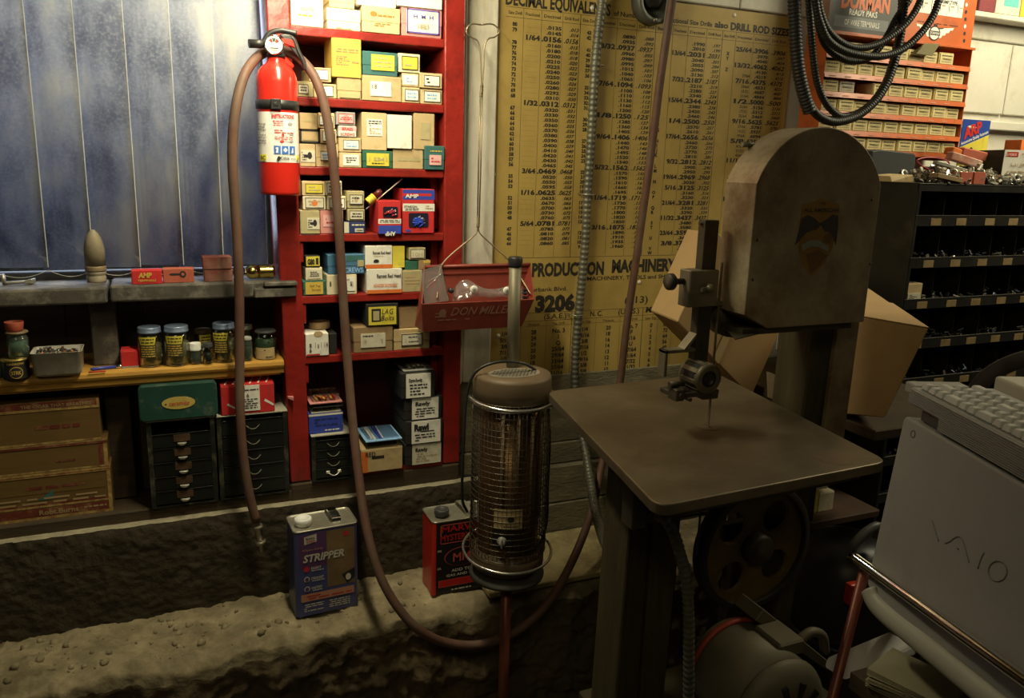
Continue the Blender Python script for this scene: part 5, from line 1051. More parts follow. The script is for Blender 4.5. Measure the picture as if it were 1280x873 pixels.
# flexible conduits
m_flex = mat('flexible_steel_conduit', (.14,.14,.11), .5, .5, var=.25, scale=30, dirt=(.2,.18,.12), damt=.3, dscale=12)
cp = [(757,-60,-.03),(754,-10,-.03),(748,40,-.028),(743,95,-.026),(739,170,-.024),(734.5,235,-.024),(731.5,300,-.024),(725,375,-.026),(720,430,-.03),(718.5,480,-.04),(723,525,-.07),(731,560,-.12),(737,595,-.2),(743,632,-.32),(751,664,-.45),(760,686,-.56),(771,700,-.65),(782,704,-.70)]
pts = catmull([at(x, y, Y=Y) for x, y, Y in cp], 8)
root = thing('flexible_conduit', 'ribbed metal conduit running down over the chart into the saw stand', 'conduit', tuple(pts[0]), None)
b = MB(); b.ribbed(pts, .0136, .0150, .0026, 0, 14); obj('tube', b, m_flex, root)
for q in ((747,82,-.026),(735,243.7,-.024),(721,394,-.028)):
    p = at(*q[:2], Y=q[2]); b = MB(); 
    b.tube([p+Vector((-.022,.020,.002)), p+Vector((-.014,-.010,.001)), p+Vector((0,-.016,0)), p+Vector((.014,-.010,.001)), p+Vector((.024,.020,.001))], .0018, 0, 6); obj('wire_tie', b, m_steel, root)
# ================================================================== HANGING TRAY WITH WIRE HOOK
m_tray = mat('faded_red_tray', (.27,.052,.036), .45, var=.2, scale=7, dirt=(.15,.04,.028), damt=.3, dscale=8, bump=.1)
ty0, ty1 = -.075, -.18
xl0, xr0 = at(531,345,Y=ty0).x, at(662,335,Y=ty0).x; xl1, xr1 = at(528,378,Y=ty1).x, at(667,377,Y=ty1).x
ztb = at(600,331,Y=ty0).z; ztf = at(600,377,Y=ty1).z; zbt = at(590,411,Y=ty1+.03).z
root = thing('tool_tray', 'faded red metal tray hanging from a twisted wire hook', 'tray', ((xl1+xr1)/2, (ty0+ty1)/2, zbt)); t = .0022
b = MB()
def plate(pts4, mi=0, th=t):
    P4 = [Vector(p) for p in pts4]; n = (P4[1]-P4[0]).cross(P4[2]-P4[0]).normalized()*th
    b.hexa([*P4, *[p+n for p in P4]], mi, 0)
bl, br, byb, byf = xl1+.012, xr1-.022, ty0-.004, ty1+.028
plate([(xl0,ty0,ztb),(xr0,ty0,ztb),(br,byb,zbt),(bl,byb,zbt)]); obj('back_panel', b, m_tray, root); b = MB()
b.tube([(xl0,ty0-.003,ztb-.002),(xr0,ty0-.003,ztb-.002)], .0045, 0, 10); b.box(xl0+.01, xr0-.005, ty0-.0055, ty0-.0035, ztb-.022, ztb-.019); obj('rolled_rim', b, m_tray, root); b = MB()
plate([(xl1,ty1,ztf),(xr1,ty1,ztf),(br,byf,zbt),(bl,byf,zbt)], 0, -t)
slt = [None]; P['trayink'] = mat('faded_pale_lettering', (.40,.20,.14), .5); P['traymat'] = m_tray
fo = Vector((bl, byf, zbt)); fuy = (Vector((xl1,ty1,ztf))-Vector((bl,byf,zbt))); fuy = Vector((0, fuy.y, fuy.z)).normalized(); FH = (Vector((0,ty1,ztf))-Vector((0,byf,zbt))).length; FW_ = br-bl
sl = ['traymat']; draw(b, fo-UX.cross(fuy)*0+UX.cross(fuy)*.0024, UX, fuy, FW_, FH, [('t','DON MILLER',.24,.56,.30,.62,'trayink',.01,'l',.3),('o',.16,.66,.035,.14,'trayink'),('q',.09,.50,.2,.56,'trayink'),('q',.09,.62,.17,.66,'trayink'),L_(.10,.36,.34,.46,1,'trayink'),L_(.36,.36,.9,.46,1,'trayink')], sl); obj('front_panel', b, [P[k] for k in sl], root); b = MB()
plate([(xl1,ty1,ztf),(xl0,ty0,ztb),(bl,byb,zbt),(bl,byf,zbt)]); obj('side_panel', b, m_tray, root); b = MB()
plate([(xr0,ty0,ztb),(xr1,ty1,ztf),(br,byf,zbt),(br,byb,zbt)]); obj('side_panel', b, m_tray, root); b = MB()
b.box(bl, br, byf, byb, zbt, zbt+t); obj('bottom_panel', b, m_tray, root)
# wire hook
m_wire = mat('brown_steel_wire', (.30,.24,.15), .4, .7, var=.2); hy = -.066
def W(px, py, dy=0): return at(px, py, Y=hy+dy)
root = thing('wire_hook', 'twisted steel wire hook with a wide loop holding the red tray', 'hook', tuple(W(600,40)))
b = MB()
left = catmull([W(602,31),(W(590,30)), W(584,35), W(583.5,42), W(590,47), W(597,51), W(600,62), W(601.5,85), W(602,108)], 6)
right = catmull([W(602,31), W(614,30), W(621,34), W(624,40), W(619,46), W(610,49), W(605.5,60), W(604.5,85), W(603,108)], 6)
b.tube(left, .0020, 0, 8); b.tube(right, .0020, 0, 8)
for s in (0, PI):
    b.tube([W(602.5,106)+(W(601.5,121)-W(602.5,106))*(i/24)+Vector((.0032*math.cos(s+i*.9), .0032*math.sin(s+i*.9), 0)) for i in range(25)], .0019, 0, 7)
    b.tube([W(598.2,270)+(W(597.6,284)-W(598.2,270))*(i/24)+Vector((.0032*math.cos(s+i*.9), .0032*math.sin(s+i*.9), 0)) for i in range(25)], .0019, 0, 7)
b.tube([W(600.6,120), W(598.3,200), W(597.0,271)], .0019, 0, 7); b.tube([W(602.8,120), W(601.2,200), W(599.2,271)], .0019, 0, 7)
obj('loop_and_shank', b, m_wire, root)
pl = at(553,331,Y=ty0-.004); prr = at(637,329,Y=ty0-.004)
b = MB(); b.tube(catmull([W(597.6,283), W(596,290), W(590,297,-.004), pl+Vector((0,-.003,.004)), pl+Vector((-.03,-.06,-.045)), pl+Vector((-.045,-.093,-.075))], 5), .0021, 0, 8); obj('support_wire', b, m_wire, root)
b = MB(); b.tube(catmull([W(597.6,283), W(599,290), W(605,297,-.004), prr+Vector((0,-.003,.004)), prr+Vector((.02,-.05,-.045)), prr+Vector((.028,-.085,-.075))], 5), .0021, 0, 8); obj('support_wire', b, m_wire, root)
# things lying in the tray
m_vis = thin_glass('clear_visor', (.93,.92,.92), .12, .12, .16, (.75,.72,.7))
yv = -.145
def V_(px, py, dy=0): return at(px, py, Y=yv+dy)
root = thing('safety_goggles', 'clear plastic safety goggles lying in the red tray', 'goggles', tuple(V_(610,380)))
b = MB()
for dy, sgn in ((0, 1),):
    top = [(566,376),(568,366),(572,357),(578,352),(586,352),(596,358),(606,362),(618,363),(632,360),(642,356),(650,357),(654,366),(655,376)]
    bot = [(566,377),(574,377),(580,375),(588,372),(598,371),(606,371),(614,373),(620,371),(630,371),(640,373),(647,376),(652,377),(655,377)]
    rings = []
    for (t_, b_), k in zip(zip(top, bot), range(13)):
        dd = -.02+.0012*(k-6)**2*.6; rings.append([V_(*t_, dd), V_(*b_, dd-.006), V_(*b_, dd-.003), V_(*t_, dd+.003)])
    b.ring_tube(rings, 0)
obj('lens', b, m_vis, root)
b = MB(); b.tube(catmull([V_(x, y-.6, -.02+.0012*(k-6)**2*.6) for k, (x, y) in enumerate(top)], 4), .0017, 0, 6); obj('frame_rim', b, m_vis, root)
for q in ((592,362),(633,363.5)):
    p = V_(*q, -.030); b = MB(); b.lathe([(0,0),(.0105,0),(.0105,-.004),(.008,-.006),(0,-.006)], p, 0, 20, 'Y'); obj('vent_button', b, P['extwhite'], root)
p = V_(563.5,363,-.012); b = MB(); b.lathe([(0,-.006),(.007,-.007),(.007,.004),(0,.004)], p, 0, 16, 'Y'); obj('strap_pivot', b, m_blk, root)
p = V_(655.5,366,.004); b = MB(); b.lathe([(0,-.006),(.006,-.007),(.006,.004),(0,.004)], p, 0, 12, 'Y'); b.box(p.x-.008, p.x+.008, p.y-.008, p.y+.002, p.z+.006, p.z+.010); b.box(p.x-.006, p.x+.005, p.y-.008, p.y+.002, p.z-.016, p.z-.010); obj('strap_buckle', b, m_blk, root)
root = thing('plastic_case', 'clear plastic case sticking up out of the left end of the red tray', 'case', tuple(V_(545,382)))
def K(px, py, dy): return at(px, py, Y=-.135+dy)
b = MB(); F4 = [(531,380),(561,376),(551,330),(527,339)]
fr = [K(x, y, -.022) for x, y in F4]; bk = [K(x, y, .006) for x, y in F4]
for i in range(4):
    j = (i+1) % 4; P4 = [fr[i], fr[j], bk[j], bk[i]]
    cen = sum(fr+bk, Vector())/8; n = (P4[1]-P4[0]).cross(P4[2]-P4[0]).normalized()*.0012; b.hexa([*P4, *[p+n for p in P4]])
n = Vector((0,.0012,0)); b.hexa([*fr, *[p+n for p in fr]])
obj('case_body', b, m_vis, root)
b = MB(); b.tube(fr, .0014, 0, 6, closed=True); b.tube([K(536,352,-.023), K(548,345,-.023)], .0009, 0, 6); b.tube([K(533,360,-.023), K(552,342,-.023)], .0009, 0, 6); obj('rim', b, m_vis, root)
# ================================================================== CANS ON THE LEDGE
m_tin = mat('dirty_tinplate', (.48,.46,.38), .4, .7, var=.2, scale=12, dirt=(.3,.26,.17), damt=.3, dscale=10)
P['stripblue'] = mat('can_blue_litho', (.07,.08,.22), .35, var=.1, dirt=(.09,.08,.1), damt=.2); P['stripbrown'] = mat('can_brown_photo', (.20,.13,.06), .4, var=.3, scale=18); P['strippurple'] = mat('can_purple_band', (.11,.05,.13), .35, var=.1)
P['canred'] = mat('can_red_litho', (.50,.025,.018), .3, var=.1, dirt=(.25,.03,.02), damt=.2); P['canblack'] = mat('can_black_litho', (.02,.016,.015), .3, var=.1); P['canpink'] = mat('can_pale_red_print', (.55,.10,.08), .4, var=0); P['pale'] = mat('pale_can_print', (.60,.56,.46), .4, var=.05); P['salmon'] = mat('salmon_band', (.50,.24,.16), .4, var=.05)
def can(label, x0, x1, zb, zt, yf, dep, front, side, ops, sideops, capmat, caph, capr, capx, hx0, hx1, hmat, rz):
    cx, cy = (x0+x1)/2, yf+dep/2; root = thing('solvent_can', label, 'can', (cx, cy, zb), None); W_, Hc = x1-x0, zt-zb
    M = Matrix.Translation((cx, cy, 0)) @ Matrix.Rotation(math.radians(rz), 4, 'Z') @ Matrix.Translation((-cx, -cy, 0))
    b = MB(); pr_ = rrect(x0, x1, yf, yf+dep, .012, 5)
    b.prism(pr_, zb+.003, zt-.003, 0, 0, 'Z'); sl = [side]
    draw(b, (x0+.010, yf, zb+.003), UX, UZ, W_-.020, Hc-.006, ops, sl); 
    if sideops: draw(b, (x0, yf+dep-.012, zb+.003), Vector((0,-1,0)), UZ, dep-.024, Hc-.006, sideops, sl)
    b.bm.transform(M); obj('body', b, [P[k] for k in sl], root)
    b = MB(); o = rrect(x0-.001, x1+.001, yf-.001, yf+dep+.001, .013, 5); i_ = rrect(x0+.003, x1-.003, yf+.003, yf+dep-.003, .010, 5)
    def ring(src, z): return [Vector((x, y, z)) for x, y in src]
    b.ring_tube([ring(o, zt-.004), ring(o, zt), ring(i_, zt), ring(i_, zt-.003)]); b.bm.transform(M); obj('rim', b, m_tin, root)
    b = MB(); b.prism(rrect(x0+.002, x1-.002, yf+.002, yf+dep-.002, .010, 5), zt-.0029, zt-.0022, 0, 0, 'Z'); b.bm.transform(M); obj('top_plate', b, m_tin, root)
    b = MB(); q = Vector((x0+capx*W_, cy-.014, zt-.0021)); b.lathe([(0,0),(capr*.8,0),(capr*.8,caph*.25),(capr,caph*.3),(capr,caph*.9),(capr*.9,caph),(capr*.62,caph),(capr*.55,caph*.85),(0,caph*.85)], q, 0, 28); b.bm.transform(M); obj('cap', b, capmat, root)
    b = MB(); hz = zt-.003; pth = catmull([(hx0,yf+.012,hz),(hx0+.002,yf+.012,hz+.010),(hx0+.002,yf+.02,hz+.016),(hx0+(hx1-hx0)*.5,cy,hz+.020),(hx1,yf+dep-.02,hz+.016),(hx1,yf+dep-.012,hz+.010),(hx1,yf+dep-.012,hz)], 5)
    rings = [[p+Vector((s*.011, 0, dz)) for s, dz in ((-1,0),(1,0),(1,.003),(-1,.003))] for p in pth]
    b.ring_tube(rings, 0, smooth=False); b.bm.transform(M); obj('handle', b, hmat, root)
q0, q1 = at(369,770,Z=LEDGE_Z+.004), at(448,761.5,Z=LEDGE_Z+.004); yf = (q0.y+q1.y)/2-.002; zt = at(405,660,Y=yf).z
can('blue paint stripper can with white cap standing on the rough ledge', q0.x-.002, q1.x+.002, LEDGE_Z+.004, zt, yf, .102, 'stripblue', 'stripblue',
    [('q',.0,.57,1.0,.97,'strippurple'),('q',.50,.30,1,.97,'stripbrown'),('p',[(.76,.42),(1,.48),(1,.36),(.86,.3)],'ink'),('o',.88,.38,.05,.04,'pale'),('p',[(.1,.85),(.32,.87),(.32,.96),(.1,.94)],'pale'),T('KLEAN',.205,.905,.025,.15,'ink',.03),T('STRIP',.215,.87,.025,.15,'redink',.03),T('Klean-Strip',.07,.775,.028,.36,'salmon',.0,'l'),
     T('STRIPPER',.44,.645,.088,.74,'pale',.03,'c',.22),('q',.80,.88,.9,.93,'redink'),
     ('o',.13,.56,.05,.033,'redink'),T('EASIEST',.21,.55,.03,.18,'pale',.02,'l'),L_(.21,.52,.44,.545,1,'pale'),('o',.13,.44,.05,.033,'pale'),('o',.13,.44,.035,.024,'strippurple',.0012),T('STRONGEST',.21,.43,.03,.22,'pale',.02,'l'),L_(.21,.40,.44,.425,1,'pale'),('o',.13,.325,.05,.033,'pale'),('o',.13,.325,.035,.024,'strippurple',.0012),T('FASTEST',.21,.315,.03,.19,'pale',.02,'l'),L_(.21,.285,.4,.31,1,'pale'),
     ('q',.02,.175,.98,.265,'salmon'),L_(.08,.19,.94,.25,2,'redink'),L_(.06,.05,.42,.15,4,'pale'),L_(.52,.05,.9,.15,4,'pale')],
    None, m_whitelid, .021, .0215, .19, q0.x+.105, q0.x+.105, m_chrome, 3)
yf = at(545,746,Z=LEDGE_Z+.005).y; x0 = at(546,700,Y=yf).x; zt = at(560,651,Y=yf).z
can('red and black oil can with grey cap standing beside the heater', x0-.012, x0+.150, LEDGE_Z+.004, zt, yf, .098, 'canblack', 'canred',
    [('q',.0,.0,1.0,1.0,'canblack'),T('MARVEL',.5,.86,.085,.80,'canred',.02),T('MYSTERY OIL',.5,.74,.085,.84,'canred',.02),('f',.08,.70,.92,.96,.012,'canpink'),('o',.5,.5,.34,.13,'canpink'),('o',.5,.5,.325,.123,'canblack',.001),T('MM',.5,.44,.12,.34,'canpink',.02),T('ADD TO',.5,.30,.04,.4,'pale',.02),T('GAS AND OIL',.5,.24,.035,.6,'pale',.02),('q',.05,.10,.95,.20,'canpink'),('q',.065,.107,.935,.193,'canred'),L_(.3,.03,.7,.07,1,'pale'),T('ONE',.06,.6,.03,.08,'pale'),T('GAL',.06,.36,.03,.08,'pale')],
    None, m_darklid, .022, .0195, .22, x0+.09, x0+.09, m_tin, 0)
# ================================================================== PATIO HEATER ON A POLE
m_bronze = mat('bronze_enamel', (.13,.088,.05), .55, .1, var=.15, scale=10, dirt=(.12,.09,.05), damt=.2); m_dkpole = mat('dull_steel_tube', (.17,.15,.10), .5, .35, var=.2, stretch=(6,6,.6)); m_redpole = mat('red_brown_pole', (.20,.06,.035), .4, .3, var=.2)
HY = -.40; HC = at(636.5, 600, Y=HY); HX = HC.x; HR = .095
hz0, hz1 = at(636,700,Y=HY).z, at(636,486,Y=HY-.03).z
C0 = Vector((HX, HY, 0)); Hh = hz1-hz0
root = thing('electric_heater', 'tall cylindrical wire caged electric heater mounted on a red brown pole', 'heater', (HX, HY, 0))
b = MB(); b.lathe([(0,hz0-.012),(HR*.80,hz0-.012),(HR*.9,hz0-.004),(HR*.97,hz0+.006),(HR*.97,hz0+.040),(HR*.9,hz0+.042),(0,hz0+.042)], C0, 0, 40); obj('base', b, m_bronze, root)
b = MB(); b.lathe([(0,hz1-.03),(HR*.99,hz1-.03),(HR*1.0,hz1-.004),(HR*.995,hz1+.022),(HR*.96,hz1+.030),(HR*.75,hz1+.033),(HR*.70,hz1+.033),(HR*.68,hz1+.032),(0,hz1+.032)], C0, 0, 40); cap = obj('top_cap', b, m_bronze, root)
b = MB()
for i in range(-6, 7):
    for j in range(-4, 5):
        x, y = i*.0092+(j % 2)*.0046, j*.0078-.012
        if (x/.062)**2+((y+.012)/.036)**2 < 1: b.lathe([(0,0),(.0034,0)], Vector((HX+x, HY+y, hz1+.0327)), 0, 8, caps=False); 
b2 = MB(); b2.prism([(HX+.066*math.cos(a), HY-.012+.041*math.sin(a)) for a in [2*PI*k/36 for k in range(36)]], hz1+.0321, hz1+.0326, 0, 0, 'Z'); gr = obj('vent_grille', b2, mat('pale_vent_metal', (.45,.42,.34), .4, .6), cap); 
bb = bmesh.new(); 
for i in range(-6, 7):
    for j in range(-4, 5):
        x, y = i*.0092+(j % 2)*.0046, j*.0078-.012
        if (x/.060)**2+((y+.012)/.035)**2 < 1:
            vs = [bb.verts.new((HX+x+.0034*math.cos(2*PI*k/8), HY+y+.0026*math.sin(2*PI*k/8), hz1+.0330)) for k in range(8)]; bb.faces.new(vs)
b.bm.free(); obj('vent_holes', bb, m_blk, cap)
b = MB()                                              # wire cage
m_cage = mat('blackened_chrome_wire', (.13,.11,.08), .4, .8, var=.2)
zc0, zc1 = hz0+.040, hz1-.028; nr = 26
for k in range(nr+1):
    z = zc0+(zc1-zc0)*k/nr; b.tube([(HX+HR*math.cos(2*PI*i/40), HY+HR*math.sin(2*PI*i/40), z) for i in range(40)], .0009, 0, 5, closed=True)
for i in range(56):
    a = 2*PI*i/56; b.cyl((HX+(HR-.0012)*math.cos(a), HY+(HR-.0012)*math.sin(a), zc0-.002), (HX+(HR-.0012)*math.cos(a), HY+(HR-.0012)*math.sin(a), zc1+.002), .0008, 0, 5)
obj('wire_cage', b, m_cage, root)
m_refl = mat('brown_reflector', (.16,.09,.04), .3, .7, var=.25, stretch=(8,8,1)); 
b = MB(); b.lathe([(HR*.80,zc0),(HR*.80,zc1),(HR*.78,zc1),(HR*.78,zc0)], C0, 0, 36, caps=False); b.lathe([(0,zc0+.002),(HR*.79,zc0+.002)], C0, 0, 30, caps=False); obj('inner_drum', b, m_refl, root)
for k, a in enumerate((-2.2, -1.75, -1.3, -.85)):
    b = MB(); b.cyl((HX+HR*.86*math.cos(a), HY+HR*.86*math.sin(a), zc0+.10), (HX+HR*.86*math.cos(a), HY+HR*.86*math.sin(a), zc1-.01), .0045, 0, 10); obj('heating_rod', b, mat('quartz_rod', (.35,.25,.16), .3, .2), root)
face = Vector(CAM)-Vector((HX,HY,HC.z)); face.z = 0; face.normalize()
cz_ = at(636,690,Y=HY-HR).z; b = MB(); patch(b, C0, HR*.985, .075, .048, cz_+.002, face, 0, 10); patch(b, C0, HR*.99, .070, .052, cz_+.052, face, 1, 10)
sl = [None]; t = MB(); draw(t, (0,0,0), UX, UZ, .070, .052, [L_(.3,.1,.9,.2,1,'ink'),('o',.6,.5,.12,.15,'faint')], ['aged','ink','faint']); a0 = math.atan2(face.y, face.x)
for v in t.bm.verts: a = a0+(v.co.x-.035)/HR; v.co = Vector((HX+HR*.994*math.cos(a), HY+HR*.994*math.sin(a), cz_+.052+v.co.z))
b.merge(t.bm, 2); cpn = obj('control_panel', b, [m_blk, P['kraft'], m_ink], root)
kp = Vector((HX,HY,cz_+.022))+(Matrix.Rotation(math.radians(-8),3,'Z') @ face)*HR*.99; Mk = face.to_track_quat('Z','Y').to_matrix().to_4x4()
b = MB(); b.lathe([(0,0),(.012,0),(.012,.003),(.0085,.004),(.0075,.016),(0,.016)], kp, 0, 18, M=Mk); b.box(-.002, .002, -.011, .011, .004, .018, 0, .001, Matrix.Translation(kp) @ Mk); obj('knob', b, mat('grey_knob', (.22,.21,.19), .4), cpn)
def ringobj(name, z, r, wr, tilt, start, end):
    b = MB(); pts = []
    for k in range(49):
        a = start+(end-start)*k/48; pts.append((HX+r*math.cos(a), HY+r*math.sin(a), z+tilt*math.sin(a)))
    b.tube(pts, wr, 0, 10); 
    return obj(name, b, m_chrome if 0 else mat('dull_chrome', (.62,.6,.55), .25, .9, var=.1), root)
ringobj('upper_guard_ring', at(636,510,Y=HY-HR).z, HR*1.10, .0045, .010, -PI*1.04, PI*.04)
ringobj('lower_guard_ring', at(632,716,Y=HY-HR*1.2).z, HR*1.17, .0035, .012, 0, 2*PI)
b = MB(); b.lathe([(0,hz0-.035),(HR*.99,hz0-.035),(HR*1.0,hz0-.028),(HR*.6,hz0-.0125),(0,hz0-.0125)], C0, 0, 36); obj('foot_plate', b, mat('dark_foot', (.05,.045,.04), .5), root)
pp = at(632,722,Y=HY-.03); px_, py_ = HX-.012, HY-.03
b = MB(); b.tube([(px_, py_, hz0-.035), (px_, py_, .03)], .0135, 0, 18); obj('stand_pole', b, m_redpole, root)
b = MB(); b.lathe([(0,0),(.2,0),(.2,.012),(.17,.02),(.03,.035),(0,.035)], Vector((px_,py_,.0005)), 0, 36); obj('stand_base', b, mat('dark_cast_base', (.05,.03,.025), .5), root)
tp0, tp1 = at(640,470,Y=HY+.045), at(643,322,Y=HY+.045)
b = MB(); b.cyl((tp0.x, HY+.045, hz1+.025), (tp0.x, HY+.045, tp1.z-.022), .0150, 0, 20); obj('upper_tube', b, m_dkpole, root)
b = MB(); b.lathe([(0,0),(.0165,0),(.0172,.003),(.0172,.020),(.015,.0235),(0,.0235)], Vector((tp0.x, HY+.045, tp1.z-.0215)), 0, 22); obj('tube_cap', b, m_blk, root)
cd = [(584,640,-.02),(578,625,-.02),(578,590,-.02),(580,540,-.01),(583,498,.0),(590,472,0),(603,459,-.005),(622,453,-.012),(640,452.5,-.012),(658,456,-.008),(674,468,0),(683,488,.0),(686,520,.0),(687,560,.0),(684.5,610,0),(684,645,-.01),(680,668,-.02),(672,688,-.03)]
b = MB(); b.tube(catmull([at(x, y, Y=HY+d) for x, y, d in cd], 6), .0036, 0, 8); obj('power_cord', b, m_blk, root)
# painted board lying on the ledge
m_pboard = mat('paint_smeared_board', (.46,.38,.19), .7, var=.25, scale=7, dirt=(.15,.11,.05), damt=.4, dscale=9, bump=.2)
zB = LEDGE_Z+.018; A = [at(612,742,Z=zB), at(768,713,Z=zB), at(768,662,Z=zB), at(690,685,Z=zB)]
b = MB(); yb = -.04; 
xA, xB = A[0].x, A[1].x+.25
b.hexa([(xA,A[0].y,zB-.016),(xB,A[0].y+.0,zB-.016),(xB,yb,zB-.016),(xA,yb,zB-.016),(xA,A[0].y,zB),(xB,A[0].y,zB),(xB,yb,zB),(xA,yb,zB)], 0, .002)
tag(obj('wooden_board', b, m_pboard), 'paint smeared board lying on the ledge behind the heater', 'board')
# ================================================================== BAND SAW
def plate_holes(outer, holes, th, M, mi=0):
    """flat plate with holes as a bmesh; outer/holes are lists of 2-D points"""
    cu = bpy.data.curves.new('t', 'CURVE'); cu.dimensions = '2D'; cu.fill_mode = 'BOTH'; cu.extrude = th/2; cu.resolution_u = 1
    for L in [outer]+holes:
        s = cu.splines.new('POLY'); s.points.add(len(L)-1); s.use_cyclic_u = True
        for p, q in zip(s.points, L): p.co = (q[0], q[1], 0, 1)
    ob = bpy.data.objects.new('t', cu); me = bpy.data.meshes.new_from_object(ob); t = bmesh.new(); t.from_mesh(me)
    bpy.data.objects.remove(ob); bpy.data.curves.remove(cu); bpy.data.meshes.remove(me)
    for f in t.faces: f.material_index = mi
    t.transform(M); return t
def circ(cx, cy, r, n=32): return [(cx+r*math.cos(2*PI*k/n), cy+r*math.sin(2*PI*k/n)) for k in range(n)]
m_hood = mat('stained_bare_steel', (.44,.365,.235), .42, .3, var=.3, scale=6, dirt=(.18,.115,.055), damt=.55, dscale=5, bump=.06)
m_table = mat('oily_cast_table', (.17,.135,.09), .42, .6, var=.22, scale=5, dirt=(.10,.07,.04), damt=.4, dscale=4, bump=.05)
m_cast = mat('dark_cast_iron', (.06,.05,.035), .55, .5, var=.3, scale=12, dirt=(.14,.11,.06), damt=.25)
m_castlt = mat('worn_grey_casting', (.20,.175,.12), .5, .5, var=.25, scale=14, dirt=(.09,.07,.04), damt=.3)
m_wheel = mat('rusty_ochre_wheel', (.20,.135,.04), .65, .3, var=.3, scale=8, dirt=(.12,.08,.03), damt=.4)
m_timber = mat('greenish_timber', (.052,.040,.016), .75, var=.35, scale=5, stretch=(8,8,.8), bump=.3)
ZT = 1.08; Lc, Fc, Rc, Bc = [at(*q, Z=ZT) for q in ((683,489),(822,634),(1112,577),(895,466))]
saw = thing('band_saw', 'old steel band saw with a rounded wheel hood and flat work table', 'saw', (1.15, -.8, 0))
def rpoly(P4, r, n=6):
    out = []
    for i in range(4):
        p, a, c = P4[i], P4[i-1], P4[(i+1) % 4]; d1, d2 = (a-p).normalized(), (c-p).normalized()
        s, e = p+d1*r, p+d2*r
        for k in range(n+1):
            t = k/n; out.append((s*(1-t)**2+p*2*t*(1-t)+e*t*t))
    return out
b = MB(); pl = [(p.x, p.y) for p in rpoly([Lc, Fc, Rc, Bc], .034)]
b.prism(pl, ZT-.020, ZT, 0, .0025, 'Z', seg=2)
bl = Vector((1.006, -.815, 0))
st = at(1043, 573, Z=ZT); b.poly((0,0,ZT), (1,0,0), (0,1,0), [(st.x+.036*math.cos(a), st.y+.036*math.sin(a)) for a in [2*PI*k/30 for k in range(30)]], 1, .0004)
tb = obj('work_table', b, [m_table, mat('dark_oil_ring', (.13,.085,.05), .5, .4, var=.25)], saw)
b = MB(); b.prism(circ(bl.x, bl.y, .026, 24), ZT+.0002, ZT+.0008, 0, 0, 'Z'); b.box(bl.x-.0015, bl.x+.0015, bl.y-.014, bl.y+.012, ZT+.0009, ZT+.0012, 1); obj('table_insert', b, [m_table, m_blk], tb)
b = MB(); c_ = (Lc+Fc+Rc+Bc)/4; pl2 = [((p.x-c_.x)*.90+c_.x, (p.y-c_.y)*.90+c_.y) for p in rpoly([Lc, Fc, Rc, Bc], .03)]
b.prism(pl2, ZT-.042, ZT-.0201, 0, 0, 'Z'); obj('table_rib', b, m_cast, tb)
# hood
HYf, HYb = -.888, -.797; hx0, hx1 = 1.012, 1.324; zB, zS, zTp = 1.298, 1.576, 1.684
hw = (hx1-hx0)/2; rise = zTp-zS; Rr_ = (hw*hw+rise*rise)/(2*rise); cxh = (hx0+hx1)/2; czh = zTp-Rr_
a1 = math.asin(hw/Rr_); arc = [(cxh+Rr_*math.sin(a1-2*a1*k/28), czh+Rr_*math.cos(a1-2*a1*k/28)) for k in range(29)]
poly = [(hx0, 1.328), (1.072, zB), (hx1, zB)]+arc
b = MB(); b.prism(poly, HYf, HYb, 0, .0022, 'Y', seg=2); hood = obj('wheel_hood', b, m_hood, saw)
# shield transfer on the hood
P['decalgold'] = mat('decal_tarnished_gold', (.24,.13,.03), .5); P['decaldark'] = mat('decal_dark_wings', (.055,.04,.035), .5); P['decalgrey'] = mat('decal_grey_banner', (.24,.24,.20), .5); P['decalred'] = mat('decal_red_brown', (.15,.075,.025), .5)
yd = HYf-.0002
def D(px, py): p = at(px, py, Y=yd); return (p.x, p.z)
def dz(zx, zy): return D(970+zx/6.24, 220+zy/6.24)
b = MB(); 
def dp(pts, mi, off): b.poly((0, yd, 0), UX, UZ, [dz(*p) for p in pts], mi, off)
dp([(360,178),(410,200),(450,215),(495,220),(490,300),(475,420),(440,560),(380,680),(270,785),(210,690),(175,590),(170,480),(185,350),(205,220),(260,212),(310,195)], 0, .0003)
dp([(200,330),(250,305),(300,330),(340,370),(390,340),(440,300),(485,310),(482,420),(465,545),(440,470),(400,430),(345,440),(300,420),(240,440),(195,490),(145,545),(165,470)], 1, .0006)
dp([(295,440),(345,385),(375,430),(350,470)], 0, .0009); dp([(375,470),(415,430),(440,480),(420,530),(380,520)], 3, .0009)
dp([(195,540),(260,505),(330,500),(410,550),(400,590),(330,555),(270,550),(205,585)], 2, .0009); dp([(230,610),(330,580),(400,620),(330,710),(270,760)], 3, .0005)
dp([(212,232),(488,232),(484,290),(206,290)], 0, .0005)
p0, p1 = dz(214,280), dz(484,282); b.text('ALL AMERICAN', (p0[0], yd, p0[1]), UX, UZ, .0075, p1[0]-p0[0], 1, .001, .03); p0 = dz(360,222); b.text('THE', (p0[0], yd, p0[1]), UX, UZ, .004, .014, 1, .001, .02, 'c')
obj('shield_emblem', b, [P['decalgold'], P['decaldark'], P['decalgrey'], P['decalred']], hood)
b = MB(); 
for q in ((947,300),(941,350),(1090,250),(1088,330)):
    x, z = D(*q); b.lathe([(0,-.0018),(.0022,-.0014),(.003,0)], Vector((x, HYf, z)), 0, 10, 'Y')
obj('rivets', b, m_cast, hood)
p = at(934,181,Y=-.80); b = MB(); b.cyl((p.x-.012, -.80, p.z), (p.x+.02, -.80, p.z), .005, 0, 12); obj('pivot_pin', b, m_castlt, hood)
fz = 1.288; fl = [at(x, y, Z=fz) for x, y in ((904,406),(932,398),(960,414),(919,424))]
